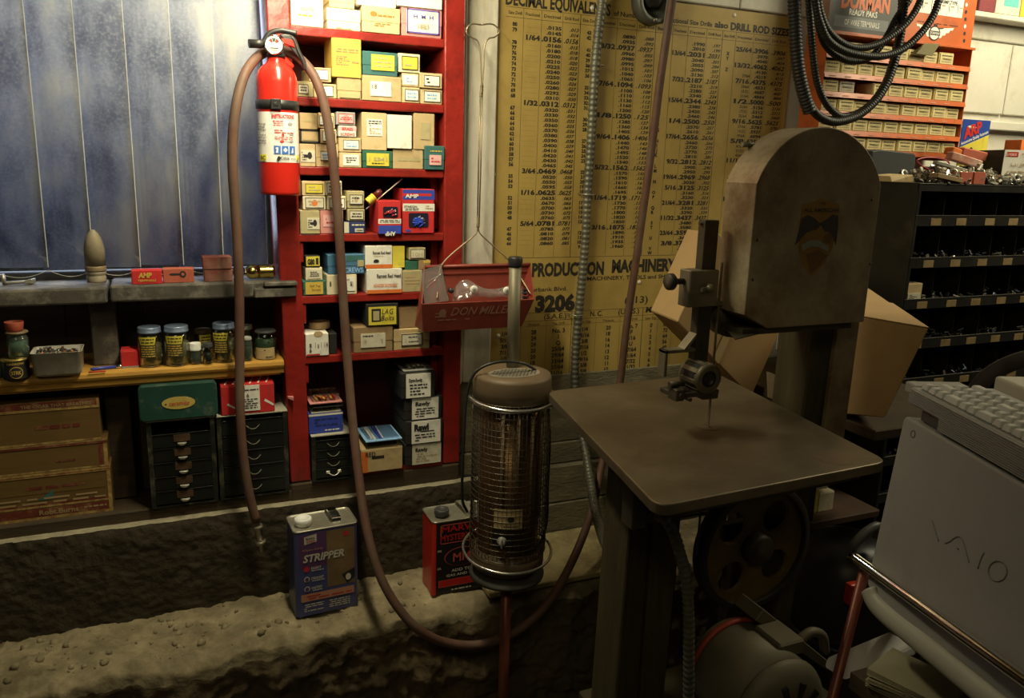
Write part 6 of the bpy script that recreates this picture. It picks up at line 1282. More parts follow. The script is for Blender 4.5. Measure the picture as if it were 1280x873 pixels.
b = MB(); b.hexa([*[p-Vector((0,0,.002)) for p in fl], *fl]); obj('lower_flap', b, m_cast, hood)
b = MB(); b.box(1.02, 1.30, HYf+.01, HYb+.06, 1.285, 1.297); b.lathe([(0,-.03),(.05,-.03),(.05,.0),(0,.0)], Vector((1.05,-.78,1.315)), 0, 24, 'Y'); obj('upper_wheel_guard', b, m_cast, hood)
# column and stand
b = MB(); b.hexa([(1.262,-.78,0),(1.302,-.78,0),(1.302,-.69,0),(1.262,-.69,0),(1.285,-.80,1.55),(1.36,-.80,1.55),(1.36,-.69,1.55),(1.285,-.69,1.55)], 0, .004); obj('rear_column', b, m_timber, saw)
b = MB(); b.hexa([(1.325,-.815,.99),(1.388,-.815,.99),(1.388,-.803,.99),(1.325,-.803,.99),(1.335,-.815,1.57),(1.395,-.815,1.57),(1.395,-.803,1.57),(1.335,-.803,1.57)], 0, .001); obj('column_plate', b, m_hood, saw)
b = MB(); b.box(1.20, 1.36, HYb+.001, -.70, 1.50, 1.56, 0, .004); obj('upper_arm', b, m_cast, saw)
b = MB(); b.hexa([(.80,-.84,0),(.865,-.84,0),(.865,-.74,0),(.80,-.74,0),(.818,-.84,1.038),(.866,-.84,1.038),(.866,-.74,1.038),(.818,-.74,1.038)], 0, .003); obj('stand_leg', b, m_timber, saw)
b = MB(); b.hexa([(.868,-.845,0),(.925,-.845,0),(.925,-.74,0),(.868,-.74,0),(.869,-.845,1.038),(.935,-.845,1.038),(.935,-.74,1.038),(.869,-.74,1.038)], 0, .003); obj('stand_leg', b, m_timber, saw)
b = MB(); b.box(.84, 1.33, -.80, -.72, .95, 1.037, 0, .003); obj('cross_beam', b, m_cast, saw)
b = MB(); b.box(.80, 1.34, -1.08, -.70, .405, .435, 0, .003); obj('motor_shelf', b, m_timber, saw)
# lower wheel
wc = Vector((1.158, -.812, .785)); wr = .150
wh = []
for k in range(4):
    a = PI/4+k*PI/2+.08; wh.append(circ(.084*math.cos(a), .084*math.sin(a), .037, 24))
MW = Matrix.Translation(wc) @ Matrix.Rotation(PI/2, 4, 'X')
b = MB(); b.merge(plate_holes(circ(0,0,wr-.010,56), wh, .012, MW), 0)
b.lathe([(0,-.026),(.030,-.026),(.034,-.02),(.034,.02),(0,.02)], wc, 0, 24, 'Y'); b.lathe([(0,-.034),(.012,-.034),(.012,-.026)], wc, 0, 16, 'Y'); wl = obj('lower_wheel', b, m_wheel, saw)
b = MB(); b.lathe([(0,-.0345),(.030,-.0345),(.036,-.0262),(.036,-.0062)], wc, 0, 24, 'Y'); obj('hub_cap', b, m_cast, wl)
b = MB(); b.lathe([(wr-.016,-.018),(wr-.003,-.018),(wr,-.014),(wr,.014),(wr-.003,.018),(wr-.016,.018),(wr-.016,-.018)], wc, 0, 56, 'Y', caps=False); obj('rubber_tyre', b, mat('perished_rubber', (.035,.03,.022), .75, var=.3), wl)
b = MB(); b.box(wc.x-.012, wc.x+.012, wc.y+.02, -.73, wc.z-.012, wc.z+.012); b.box(wc.x-.04, 1.29, -.76, -.735, wc.z-.03, wc.z+.03, 0, .003); obj('axle_bracket', b, m_cast, saw)
b = MB(); b.box(bl.x-.0008, bl.x+.0008, bl.y-.003, bl.y+.003, .79, 1.42, 0); obj('blade', b, m_castlt, saw)
# upper blade guide
gy = -.81
def G(px, py, dy=0.0): return at(px, py, Y=gy+dy)
gx = (G(880,300).x+G(868,440).x)/2
gx0, gx1 = G(872,360).x-.002, G(887,360).x+.002; gz1, gz0 = G(883,275).z, G(866,470).z
b = MB(); b.box(gx0, gx1, gy-.011, gy+.011, gz0, gz1, 0, .001); gp = obj('guide_post', b, m_cast, saw)
b = MB(); p = G(883,279); b.cyl((gx0-.006,gy,p.z), (gx1+.006,gy,p.z), .0035, 0, 10); obj('cross_pin', b, m_cast, gp)
b = MB()
for k in range(6): b.lathe([(0,-.0118),(.0022,-.0118),(.0022,-.011)], Vector(((gx0+gx1)/2-.004, gy, gz0+.02+.011*k)), 0, 8, 'Y')
obj('index_holes', b, m_blk, gp)
q0, q1 = G(853,383), G(893,336); b = MB(); b.box(q0.x, q1.x, gy-.018, gy+.018, q0.z, q1.z, 0, .002); b.box(q1.x-.004, q1.x+.032, gy-.010, gy+.012, q0.z-.001, q0.z+.008); obj('clamp_block', b, m_castlt, gp)
b = MB(); kx, kz = G(849,352).x, G(849,352).z; b.lathe([(0,-.016),(.014,-.016),(.0165,-.013),(.0165,-.004),(.014,-.001),(.006,0),(.006,.022),(0,.022)], Vector((kx-.012,gy,kz)), 0, 20, 'X'); obj('adjusting_knob', b, m_cast, gp)
b = MB(); w_ = G(877,358); b.lathe([(0,-.034),(.0045,-.034),(.0085,-.030),(.0085,-.022),(.005,-.018),(0,-.018)], Vector((w_.x,gy,w_.z)), 0, 14, 'Y'); b.hexa([(w_.x-.020,gy-.030,w_.z-.006),(w_.x+.001,gy-.030,w_.z-.001),(w_.x+.001,gy-.024,w_.z-.001),(w_.x-.020,gy-.024,w_.z-.006),(w_.x-.020,gy-.030,w_.z+.001),(w_.x+.001,gy-.030,w_.z+.004),(w_.x+.001,gy-.024,w_.z+.004),(w_.x-.020,gy-.024,w_.z+.001)]); obj('wing_nut', b, m_castlt, gp)
# guide head: ribbed round housing with rollers
gc = G(866, 466); gc = Vector((gc.x, gy-.02, gc.z)); r = .030
wins = []
MG = Matrix.Translation(gc)
b = MB(); 
b.lathe([(r*.55,-.034),(r*.8,-.036),(r,-.032),(r,-.027),(r*.92,-.026),(r*.92,.018),(r,.019),(r,.026),(r*.5,.027),(0,.027)], gc, 0, 36, 'Y', caps=False)
for k in range(8):
    a = 2*PI*k/8+.2; b.box(r*.90, r*1.02, -.027, .02, -.005, .005, 0, .0008, Matrix.Translation(gc) @ Matrix.Rotation(-a, 4, 'Y'))
hd = obj('guide_housing', b, m_castlt, gp)
b = MB(); b.lathe([(0,-.026),(r*.55,-.026),(r*.6,-.034),(r*.54,-.034)], gc, 0, 30, 'Y', caps=False)
for k in range(8):
    a = 2*PI*(k+.5)/8+.2; b.box(r*.921, r*.935, -.020, .012, -.006, .006, 0, 0, Matrix.Translation(gc) @ Matrix.Rotation(-a, 4, 'Y'))
b.lathe([(0,-.020),(r*.93,-.0255)], gc, 0, 30, 'Y', caps=False); obj('housing_openings', b, m_blk, hd)
q = [G(826,436), G(852,430)]
b = MB(); lz0, lz1 = G(827,470).z, G(827,437).z; lx = G(829,450).x
b.box(lx-.004, lx+.003, gy-.012, gy+.012, lz0, lz1, 0, .001); b.box(lx-.004, gx0, gy-.012, gy+.012, lz1-.007, lz1, 0, .001); b.hexa([(gx0-.022,gy-.012,lz1-.004),(gx0,gy-.012,lz1+.022),(gx0,gy+.012,lz1+.022),(gx0-.022,gy+.012,lz1-.004),(gx0-.026,gy-.012,lz1),(gx0,gy-.012,lz1+.03),(gx0,gy+.012,lz1+.03),(gx0-.026,gy+.012,lz1)]); obj('side_bracket', b, m_castlt, gp)
b = MB(); bz = G(850,487).z
b.box(lx+.004, gx1+.008, gy-.045, gy+.010, bz-.004, bz+.006, 0, .001); b.box(lx+.002, lx+.022, gy-.05, gy-.02, bz-.008, bz+.016, 0, .002); b.box(gx0+.006, gx1+.012, gy-.04, gy, bz-.014, bz+.004, 0, .002); b.cyl((lx+.012,gy-.055,bz+.004),(lx+.012,gy-.01,bz+.004),.005,0,10); b.cyl((lx-.002,gy-.03,bz+.022),(lx+.03,gy-.03,bz+.022),.006,0,12); b.cyl((lx+.03,gy-.058,bz-.004),(lx+.03,gy-.01,bz-.004),.004,0,10); obj('roller_carrier', b, m_cast, gp)
# motor
mc = Vector((1.062, -.945, .560)); root = thing('electric_motor', 'dusty round electric motor on the shelf under the band saw wheel', 'motor', (mc.x, mc.y, .436)); m_mot = mat('dusty_grey_motor', (.17,.15,.10), .6, .3, var=.25, scale=10, dirt=(.12,.09,.05), damt=.35)
b = MB(); b.lathe([(0,-.13),(.05,-.13),(.085,-.122),(.102,-.105),(.106,-.095),(.106,-.09)], mc, 0, 40, 'Y'); obj('end_bell', b, m_mot, root)
b = MB(); b.lathe([(.104,-.0895),(.104,.07),(.085,.085),(0,.085)], mc, 0, 40, 'Y'); obj('casing', b, m_mot, root)
b = MB(); 
for k in range(10):
    a = 2*PI*k/10; b.box(.045, .075, -.1315, -.123, -.006, .006, 0, 0, Matrix.Translation(mc) @ Matrix.Rotation(a, 4, 'Y'))
obj('vent_slots', b, m_blk, root)
b = MB(); b.box(mc.x+.02, mc.x+.085, mc.y-.06, mc.y+.02, mc.z+.078, mc.z+.112, 0, .004, Matrix.Translation((0,0,0))); obj('terminal_box', b, m_mot, root)
b = MB(); b.box(mc.x-.09, mc.x-.05, mc.y-.08, mc.y+.06, .436, .485, 0, .004); b.box(mc.x+.05, mc.x+.09, mc.y-.08, mc.y+.06, .436, .485, 0, .004); obj('mounting_foot', b, m_cast, root)
q = [at(955,762,Y=-.93), at(1042,832,Y=-.93)]
b = MB(); d = (q[1]-q[0]).normalized(); nn = Vector((-d.z,0,d.x)); b.hexa([q[0]-nn*.030, q[1]-nn*.018, q[1]-nn*.018+Vector((0,.07,0)), q[0]-nn*.030+Vector((0,.07,0)), q[0], q[1], q[1]+Vector((0,.07,0)), q[0]+Vector((0,.07,0))], 0, .002); obj('hinge_plate', b, m_mot, root)
b = MB(); e0 = at(1000,800,Y=-.90); b.tube(catmull([e0, e0+Vector((.03,.0,.012)), e0+Vector((.065,0,-.005)), e0+Vector((.08,0,-.05))], 5), .011, 0, 12); obj('cable_gland', b, m_mot, root)
b = MB(); b.lathe([(.106,.045),(.112,.045),(.112,.055),(.106,.055),(.106,.045)], mc, 0, 40, 'Y', caps=False); obj('red_band', b, mat('faded_red_band', (.35,.05,.03), .5), root)
# second conduit under the table
cp = [(812,644,-.93),(822,645,-.94),(832,650,-.95),(842,667,-.96),(850,692,-.96),(856,716,-.96),(859.5,745,-.96),(861,780,-.96),(861,815,-.96),(861,850,-.96),(860,890,-.96),(858,930,-.95)]
pts = catmull([at(x, y, Y=Y) for x, y, Y in cp], 8); root = thing('flexible_conduit', 'ribbed metal conduit hanging down from under the saw table beside the wheel', 'conduit', tuple(pts[0]))
b = MB(); b.ribbed(pts, .0118, .0125, .0026, 0, 14); obj('tube', b, m_flex, root)
b = MB(); e = pts[0]; b.tube([e-Vector((.022,0,-.004)), e+Vector((.008,0,-.001))], .0145, 0, 12); b.box(e.x-.05, e.x-.02, e.y-.02, e.y+.02, e.z-.015, ZT-.0425, 0, .002); obj('end_clamp', b, m_cast, root)
# ================================================================== CARTONS BEHIND THE SAW
m_carton = mat('brown_corrugated_card', (.50,.335,.16), .75, var=.1, scale=5, dirt=(.36,.23,.1), damt=.2, bump=.08, bscale=20)
P['corr'] = m_carton; m_tape = mat('packing_tape', (.55,.42,.22), .25, var=.05)
def bigbox(label, front, back, extra=None):
    root = thing('cardboard_carton', label, 'box', tuple(min(front+back, key=lambda v: v.z)))
    b = MB(); b.hexa([*front, *back], 0, .003); obj('body', b, m_carton, root); return root
# bench that carries them
b = MB(); bench = thing('wooden_bench', 'low dark wooden bench behind the band saw holding cartons', 'bench', (1.6, -.3, 0))
b.box(1.50, 1.93, -.80, -.20, .985, 1.012, 0, .003); obj('bench_top', b, m_board, bench)
b = MB(); b.box(1.60, 1.91, -.50, -.22, .60, .622, 0, .003); obj('lower_shelf', b, mat('reddish_plank', (.06,.032,.018), .7, var=.3), bench)
for x, y in ((1.52, -.24), (1.87, -.24), (1.88, -.72), (1.62, -.49)): b = MB(); b.box(x, x+.04, y, y+.03, 0, .984, 0, .002); obj('leg', b, m_board, bench)
fA = [at(x, y, Y=-.42) for x, y in ((893,480),(940,494),(990,392),(897,292),(846,402))]
A_, B_, C_, D_ = at(846,402,Y=-.42), at(897,290,Y=-.42), at(988,385,Y=-.42), at(939,497,Y=-.42)
bk = Vector((.05, .20, -.01))
root = thing('cardboard_carton', 'tilted brown carton wedged behind the blade of the band saw', 'box', tuple(D_))
b = MB(); b.hexa([D_, C_, C_+bk, D_+bk, A_, B_, B_+bk, A_+bk], 0, .003); obj('body', b, m_carton, root)
b = MB(); o_ = Vector((0,-.0025,0)); mid = (A_+D_)/2; mid2 = (B_+C_)/2; w_ = (D_-A_)*.035
b._new([mid-w_+o_, mid+w_+o_, mid2+w_+o_, mid2-w_+o_], [(0,1,2,3)]); obj('tape_strip', b, m_tape, root)
tz0 = D_.z-.004
tr = thing('wooden_trestle', 'dark wooden trestle under the tilted carton behind the saw table', 'trestle', (1.34, -.38, 0))
b = MB(); b.box(1.20, 1.47, -.44, -.21, tz0-.03, tz0, 0, .003); obj('top_board', b, m_board, tr)
for x in (1.21, 1.43): b = MB(); b.box(x, x+.03, -.435, -.395, 0, tz0-.0305, 0, .002); obj('leg', b, m_board, tr)
for x in (1.21, 1.43): b = MB(); b.hexa([(x,-.395,tz0-.20),(x+.03,-.395,tz0-.20),(x+.03,-.395,tz0-.16),(x,-.395,tz0-.16),(x,-.23,tz0-.0305),(x+.03,-.23,tz0-.0305),(x+.03,-.27,tz0-.0305),(x,-.27,tz0-.0305)]); obj('brace', b, m_board, tr)
zt = 1.27
def on_plane(px, py):
    n_ = (Pr-Pl).cross(Vector((0,0,1))); d_ = RT*(px-640)/F_PX+DN*(py-426.5)/F_PX+FW; c_ = Vector(CAM); d_ = Vector(d_); return c_+d_*((Pl-c_).dot(n_)/d_.dot(n_))
Pr, Pl, Q = at(1161,411,Z=zt), at(1068,395,Z=zt), at(1083,358,Z=zt); S = Pl+(Q-Pr)
Br, Bl_ = on_plane(1106,523), on_plane(1046,517); sh = (Q-Pr)*.97
root = thing('cardboard_carton', 'brown carton with white and red label on top, right of the saw column', 'box', tuple((Bl_+Br)/2))
b = MB(); b.hexa([Bl_, Br, Br+sh, Bl_+sh, Pl, Pr, Q, S], 0, .003); obj('body', b, m_carton, root)
sl = ['paper']; ctr = at(1094,383,Z=zt+.0006); ux = (Pr-Q).normalized(); uy = Vector((0,0,1)).cross(ux)
b = MB(); b._new([ctr+ux*a*.042+uy*c*.013 for a, c in ((-1,-1),(1,-1),(1,1),(-1,1))], [(0,1,2,3)]); draw(b, ctr-ux*.042-uy*.013+Vector((0,0,.0003)), ux, uy, .084, .026, [('q',.5,.25,.95,.9,'redink'),L_(.05,.2,.45,.8,3,'faint')], sl); obj('label', b, [P[k] for k in sl], root)
b = MB(); b.hexa([Pl+Vector((0,0,.001)), Pr+Vector((0,0,.001)), (Pr+Q)/2+Vector((0,0,.001)), (Pl+S)/2+Vector((0,0,.001)), Pl+Vector((0,0,.003)), Pr+Vector((0,0,.003)), (Pr+Q)/2+Vector((0,0,.003)), (Pl+S)/2+Vector((0,0,.003))]); obj('top_flap', b, m_carton, root)
pA = [at(x, y, Y=-.50) for x, y in ((960,497),(992,506),(997,478),(968,468))]; pA = [Vector((p.x, p.y+(.03 if i > 1 else 0), p.z)) for i, p in enumerate(pA)]
b = MB(); b.hexa([*pA, *[p+Vector((0,.0012,0)) for p in pA]]); tag(obj('plastic_sheet', b, thin_glass('cloudy_film', (.9,.9,.86), .2, .1, .25, (.5,.47,.38))), 'small cloudy plastic sheet stuck up behind the saw table beside the column', 'sheet')
# small things on the bench's lower shelf seen past the wheel
def small(label, x0, x1, y0, y1, Y, z0, col, dep=.08):
    xa, xb = at(x0,(y0+y1)/2,Y=Y).x, at(x1,(y0+y1)/2,Y=Y).x; zt_ = z0+abs(at((x0+x1)/2,y0,Y=Y).z-at((x0+x1)/2,y1,Y=Y).z)
    return carton('small_carton', label, 'box', xa, xb, z0, zt_, Y, dep, col, 'flaps', (), (), 'cartons on the bench lower shelf'), zt_
_, z_ = small('yellow carton on the bench shelf behind the saw wheel', 1006, 1021, 628, 655, -.45, .6226, 'lemon')
_, z2_ = small('cream carton beside the yellow carton on the bench shelf', 1022, 1040, 633, 655, -.45, .6226, 'cream')
small('pale carton stacked on the yellow carton on the bench shelf', 1007, 1034, 603, 627, -.45, max(z_, z2_)+.0012, 'cream')
# ================================================================== ORANGE TERMINAL RACK
m_or = mat('orange_enamel', (.50,.115,.03), .35, var=.12, scale=8, dirt=(.26,.06,.02), damt=.22, dscale=12)
RY0, RY1 = -.12, -.030
rx0, rx1 = 1.868, at(1212,90,Y=RY0).x
lipz = [at(1120, y, Y=RY0).z for y in (52, 75.5, 98.5, 121.5, 144.5, 167, 190.5)]   # shelf edges, top down, at mid rack
sp = (lipz[1]-lipz[6])/5; ztop = lipz[1]+sp
lz = [ztop-sp*k for k in range(7)]
root = thing('terminal_rack', 'orange metal display rack of small terminal boxes hung on the wall', 'rack', ((rx0+rx1)/2, RY0, lz[6]-.02))
for x in (rx0, rx1-.003):
    b = MB(); b.box(x, x+.003, RY0, RY1, lz[6]-.02, lz[0]+.008, 0, .0008); obj('side_panel', b, m_or, root)
b = MB(); b.box(rx0+.003, rx1-.003, RY1-.003, RY1, lz[6]-.02, lz[0]+.008); obj('back_panel', b, m_or, root)
for k, z in enumerate(lz):
    b = MB()
    if k == 0: b.box(rx0-.002, rx1+.006, RY0-.006, RY1, z, z+.0075, 0, .0008)
    else:
        b.box(rx0+.003, rx1-.003, RY0+.001, RY1-.003, z-.002, z, 0); b.hexa([(rx0+.001,RY0-.004,z-.012),(rx1-.001,RY0-.004,z-.012),(rx1-.001,RY0-.002,z-.012),(rx0+.001,RY0-.002,z-.012),(rx0+.001,RY0+.0,z+.0035),(rx1-.001,RY0+.0,z+.0035),(rx1-.001,RY0+.002,z+.0035),(rx0+.001,RY0+.002,z+.0035)])
        R = random.Random(k)
        for i in range(9): b.quad((0, RY0-.0042, 0), UX, UZ, rx0+.02+i*.063, rx0+.045+i*.063, z-.008, z-.005, 1, .0002)
    obj('shelf', b, [m_or, mat('pale_orange_print', (.6,.3,.2), .5, var=0)], root)
# header sign above the rack
hz0_, hz1_ = lz[0]+.008, lz[0]+.24
b = MB(); hx0_ = rx0+.012; hx1_ = rx1-.008; hy = RY0+.004; b.box(hx0_, hx1_, hy, hy+.003, hz0_, hz1_)
P['orange2'] = m_or; P['signblack'] = mat('sign_charcoal', (.035,.037,.036), .5, var=.1); P['signgrey'] = mat('sign_grey_band', (.13,.14,.145), .5, var=.1); P['signor'] = mat('sign_orange_red', (.62,.13,.03), .5, var=0)
sl = ['orange2']
def mi(k):
    if k not in sl: sl.append(k)
    return sl.index(k)
def hp_(px, py): p = at(px, py, Y=hy); return p.x, p.z
def hquad(px0, py0, px1, py1, k, off=.0004):
    x0, z1 = hp_(px0, (py0)); x1, z0 = hp_(px1, py1); b.quad((0, hy, 0), UX, UZ, x0, x1, z0, z1, mi(k), off)
def htext(s, px0, px1, pyb, cap, k, bold=.02, off=.001):
    x0, z = hp_(px0, pyb); x1, _ = hp_(px1, pyb); b.text(s, (x0, hy, z), UX, UZ, cap, x1-x0, mi(k), off, bold)
x0, _ = hp_(1036, 20); x1, _ = hp_(1123, 20); zb_ = hz0_+.004
b.quad((0,hy,0), UX, UZ, x0, x1, zb_, hz1_, mi('signblack'), .0004)
xa, za = hp_(1042, 31); xb, _ = hp_(1110, 31); 
zc_ = hp_(1077, 36.5)[1]; zd_ = hp_(1077, 22.5)[1]
b.quad((0,hy,0), UX, UZ, xa, xb, zc_, zd_, mi('signgrey'), .0007)
htext('OF WIRE TERMINALS', 1055, 1099, 30.5, .0165, 'paper', .01); htext('READY PAKS', 1061, 1096.5, 18, .0175, 'paper', .03); htext('DORMAN', 1051, 1112, 8.5, .048, 'signor', .05)
b.bm.faces.ensure_lookup_table()
x0, _ = hp_(1146, 10); x1, _ = hp_(1204, 10); zz0 = hp_(1175, 19)[1]
b.quad((0,hy,0), UX, UZ, x0, x1, zz0, hz1_-.01, mi('paper'), .0004)
for k in range(5): xx = x0+(x1-x0)*(k+.6)/5.2; b.quad((0,hy,0), UX, UZ, xx-.001, xx+.001, zz0+.012, zz0+.040, mi('ink'), .0007); draw(b, (xx+.004,hy,zz0+.012), UX, UZ, .02, .025, [L_(.1,.1,.9,.9,2,'faint')], sl)
htext('CRIMP TYPE', 1174, 1197, 3.5, .011, 'ink', .01)
xx, zz = hp_(1144, 24); xx2, _ = hp_(1198, 29); draw(b, (xx,hy,zz-.008), UX, UZ, xx2-xx, .006, [L_(0,.2,1,.9,1,'ink')], sl)
wx, wz = hp_(1168, 40)        # winged round trade mark
for s in (-1, 1):
    for k in range(4):
        b.poly((wx,hy,wz), UX, UZ, [(s*.012,.012-k*.007),(s*(.085-.016*k),.019-k*.009),(s*(.080-.016*k),.011-k*.009),(s*.012,.005-k*.007)][::s], mi('paper'), .0007)
    b.poly((wx,hy,wz), UX, UZ, [(s*.012,.013),(s*.04,.016),(s*.036,.012),(s*.012,.009)][::s], mi('ink'), .0009)
b.poly((wx,hy,wz), UX, UZ, [(.025*math.cos(a),.023*math.sin(a)-.004) for a in [2*PI*k/26 for k in range(26)]], mi('ink'), .0010); b.poly((wx,hy,wz), UX, UZ, [(.021*math.cos(a),.019*math.sin(a)-.004) for a in [2*PI*k/26 for k in range(26)]], mi('paper'), .0013)
b.quad((wx,hy,wz), UX, UZ, -.025, .025, -.010, .003, mi('ink'), .0016); b.text('DORMAN', (wx,hy,wz-.0075), UX, UZ, .008, .042, mi('paper'), .002, .02, 'c'); b.poly((wx,hy,wz), UX, UZ, [(-.008,.017),(-.004,.026),(.002,.022),(.009,.027),(.007,.018)], mi('ink'), .0012)
for k in range(6): xx, zz = hp_(1208-k*.6, 6+k*9.0); b.poly((xx,hy,zz), UX, UZ, [(.0055*math.cos(a),.006*math.sin(a)) for a in [2*PI*j/14 for j in range(14)]], mi('ink' if k % 3 else 'paper'), .0006)
obj('header_sign', b, [P[k] for k in sl], root)
# its boxes
P['term'] = pm('cream_terminal_card', (.60,.50,.24)); P['termgrey'] = pm('greyed_terminal_card', (.38,.34,.25)); P['torn'] = pm('dark_torn_card', (.16,.14,.06))
slot = (rx1-rx0-.012)/9
def termbox(k, i, first=None):
    x0 = rx0+.006+slot*i+.0008; w = slot-.0016; z0 = lz[k+1]+.0004; h = sp-.017
    R = random.Random(k*17+i); x0 += R.uniform(-.0005, .0005); yf = RY0+.008+R.uniform(-.003, .006)
    return x0, w, z0, h, yf
ORD = ['first','second','third','fourth','fifth','sixth','seventh','eighth','ninth']; ROWN = ['top','second','third','fourth','fifth','bottom']
proto = None; GR = 'terminal boxes in the orange rack'
for k in range(6):
    for i in range(9):
        if (k, i) in ((2, 2), (0, 8)): continue
        x0, w, z0, h, yf = termbox(k, i)
        lab = f'small cream terminal box, {ORD[i]} from left in the {ROWN[k]} row of the orange rack'
        if proto is None:
            proto = carton('terminal_box', lab, 'box', x0, x0+w, z0, z0+h, yf, .07, 'term', 'flaps', (), [LAB(.06,.14,.94,.94,'term',None,[L_(.1,.68,.9,.92,1,'ink'),('t','TERMINALS',.5,.40,.16,.72,'ink',.02),L_(.1,.1,.9,.34,1,'faint')])], GR)
            pl0 = proto.location.copy(); r_ = proto
        else:
            r_ = proto.copy(); COL.objects.link(r_)
            for ch in proto.children:
                c = ch.copy(); COL.objects.link(c); c.parent = r_
            r_.location = (x0+w/2, yf+.035, z0)
        r_['label'] = lab; R = random.Random(k*31+i); r_.rotation_euler.z = R.uniform(-.012, .012); r_.rotation_euler.y = R.uniform(-.01, .01)
        if (k, i) == (2, 1):
            r_['label'] = 'greyed shiny terminal box beside the gap in the third row of the orange rack'
            for c in r_.children:
                c.data = c.data.copy(); c.data.materials[0] = P['termgrey']
x0, w, z0, h, yf = termbox(0, 5); b = MB(); p = at(1160, 64, Y=RY0-.012)
b.hexa([(p.x-.05,RY0-.012,p.z-.012),(p.x+.02,RY0-.014,p.z-.014),(p.x+.02,RY0+.004,p.z-.010),(p.x-.05,RY0+.006,p.z-.008),(p.x-.02,RY0-.012,p.z+.022),(p.x+.048,RY0-.014,p.z+.026),(p.x+.048,RY0-.012,p.z+.026),(p.x-.02,RY0-.010,p.z+.022)], 0, .001)
tag(obj('torn_card', b, P['torn']), 'dark torn piece of card stuck on the top row of the orange rack', 'card')
# ================================================================== BLACK CORRUGATED HOSE COIL
m_corr = mat('black_corrugated_plastic', (.018,.018,.017), .48, var=.15, scale=20)
coil = thing('corrugated_hose', 'coil of black corrugated hose hanging before the orange rack', 'hose', tuple(at(1060, -40, Y=-.28)))
def loop(px, r, y0, y1, name='loop', pitch=.0085, dp=.0022):
    n = len(px); P3 = [at(x, y, Y=y0+(y1-y0)*i/(n-1)) for i, (x, y) in enumerate(px)]
    b = MB(); b.ribbed(catmull(P3, 10), r, pitch, dp, 0, 12); obj(name, b, m_corr, coil)
loop([(992,-40),(992.5,-10),(993.8,27.5),(995.6,64),(999.5,95),(1006,122),(1012,140)], .0185, -.30, -.30, 'outer_sleeve', .0095, .0032)
loop([(1010,126),(1018,140),(1028,148),(1042,152.5),(1058.8,150),(1075,143),(1093.7,127),(1107,107),(1115.6,86),(1123.8,55),(1129,18),(1131,-20),(1131,-40)], .0125, -.30, -.24)
loop([(1011,-40),(1011,0),(1013,27.5),(1015.7,64),(1021,101),(1031,127),(1046,143),(1060,145),(1078,138),(1095,122),(1108,100),(1117,72),(1124,40),(1127,0),(1128,-40)], .0105, -.27, -.21)
loop([(1020,-40),(1023,0),(1027.7,22),(1036.8,40),(1053,54),(1071.7,60),(1093.7,56.5),(1115.7,44),(1135.8,25.7),(1150.5,0),(1160,-40)], .0105, -.30, -.28)
loop([(1016,-40),(1020,8),(1026.7,33),(1036,51),(1053,63),(1075,69),(1101,70.6),(1126.7,62.5),(1148.7,44),(1165,22),(1174,-2),(1182,-40)], .0108, -.325, -.31)
loop([(1014,-40),(1018,5),(1023,31),(1031,55),(1047.8,71),(1068,76.5),(1088,71.5),(1106,50),(1121,22),(1137,-2),(1146,-40)], .0105, -.255, -.24)
# ================================================================== BIN CABINET
m_bin = mat('black_bin_enamel', (.022,.021,.018), .45, .2, var=.3, scale=8, dirt=(.07,.06,.04), damt=.2); m_binedge = mat('worn_bin_edge', (.30,.28,.24), .4, .7, var=.3, scale=30)
BY = -.42; bx0 = at(1148,240,Y=BY).x; bx1 = 3.3; bz1 = at(1148,229,Y=BY).z
root = thing('bin_cabinet', 'black metal parts bin cabinet with rows of labelled open bins', 'cabinet', ((bx0+bx1)/2, BY, 0))
b = MB(); b.box(bx0, bx0+.003, BY, -.135, 0, bz1-.003); b.box(bx1-.003, bx1, BY, -.135, 0, bz1-.003); b.box(bx0+.003, bx1-.003, -.14, -.135, 0, bz1-.003); obj('case', b, m_bin, root)
b = MB(); b.box(bx0-.001, bx1+.001, BY-.002, -.134, bz1-.0028, bz1, 0, .0008); b.box(bx0, bx1, BY-.001, BY+.003, bz1-.022, bz1-.003); obj('top', b, m_bin, root)
b = MB(); b.box(bx0+.003, bx0+.012, BY-.0008, BY+.002, 0, bz1-.022); obj('front_stile', b, m_bin, root)
rz = [at(1215, y, Y=BY).z for y in (275, 326.5, 376, 421.5, 470)]
st_ = (rz[0]-rz[4])/4; rows = [rz[0]-st_*k for k in range(11)]; rows = [z for z in rows if z > .05]
lx = [at(q, 281, Y=BY).x for q in (1167.5, 1205.5, 1237.5, 1266)]; dl = (lx[3]-lx[0])/3
m_tag = pm('yellowed_bin_tag', (.27,.19,.085), damt=.3)
proto_l = None
for k, z in enumerate(rows):
    b = MB(); b.box(bx0+.003, bx1-.003, BY+.001, -.141, z-.0015, z, 0); b.box(bx0+.003, bx1-.003, BY-.001, BY+.001, z-.018, z+.012, 0); b.box(bx0+.003, bx1-.003, BY-.0016, BY+.0014, z+.0121, z+.0135, 1)
    shf = obj('bin_shelf', b, [m_bin, m_binedge], root)
    b = MB()
    for i in range(-1, 10):
        x = lx[0]+dl*(i+.5)
        if bx0+.02 < x < bx1-.02: b.box(x-.001, x+.001, BY+.02, -.141, z+.0005, (rows[k-1] if k else bz1-.004)-.02)
    obj('dividers', b, m_bin, shf)
    if k < 8:
        for i in range(5):
            x = lx[0]+dl*i+random.Random(k*7+i).uniform(-.006, .006); w2 = .021
            b = MB(); b.box(x-w2, x+w2, BY-.0026, BY-.0012, z-.0165, z+.0045, 0, .0004); sl = ['aged']
            obj('bin_tag', b, m_tag, shf)
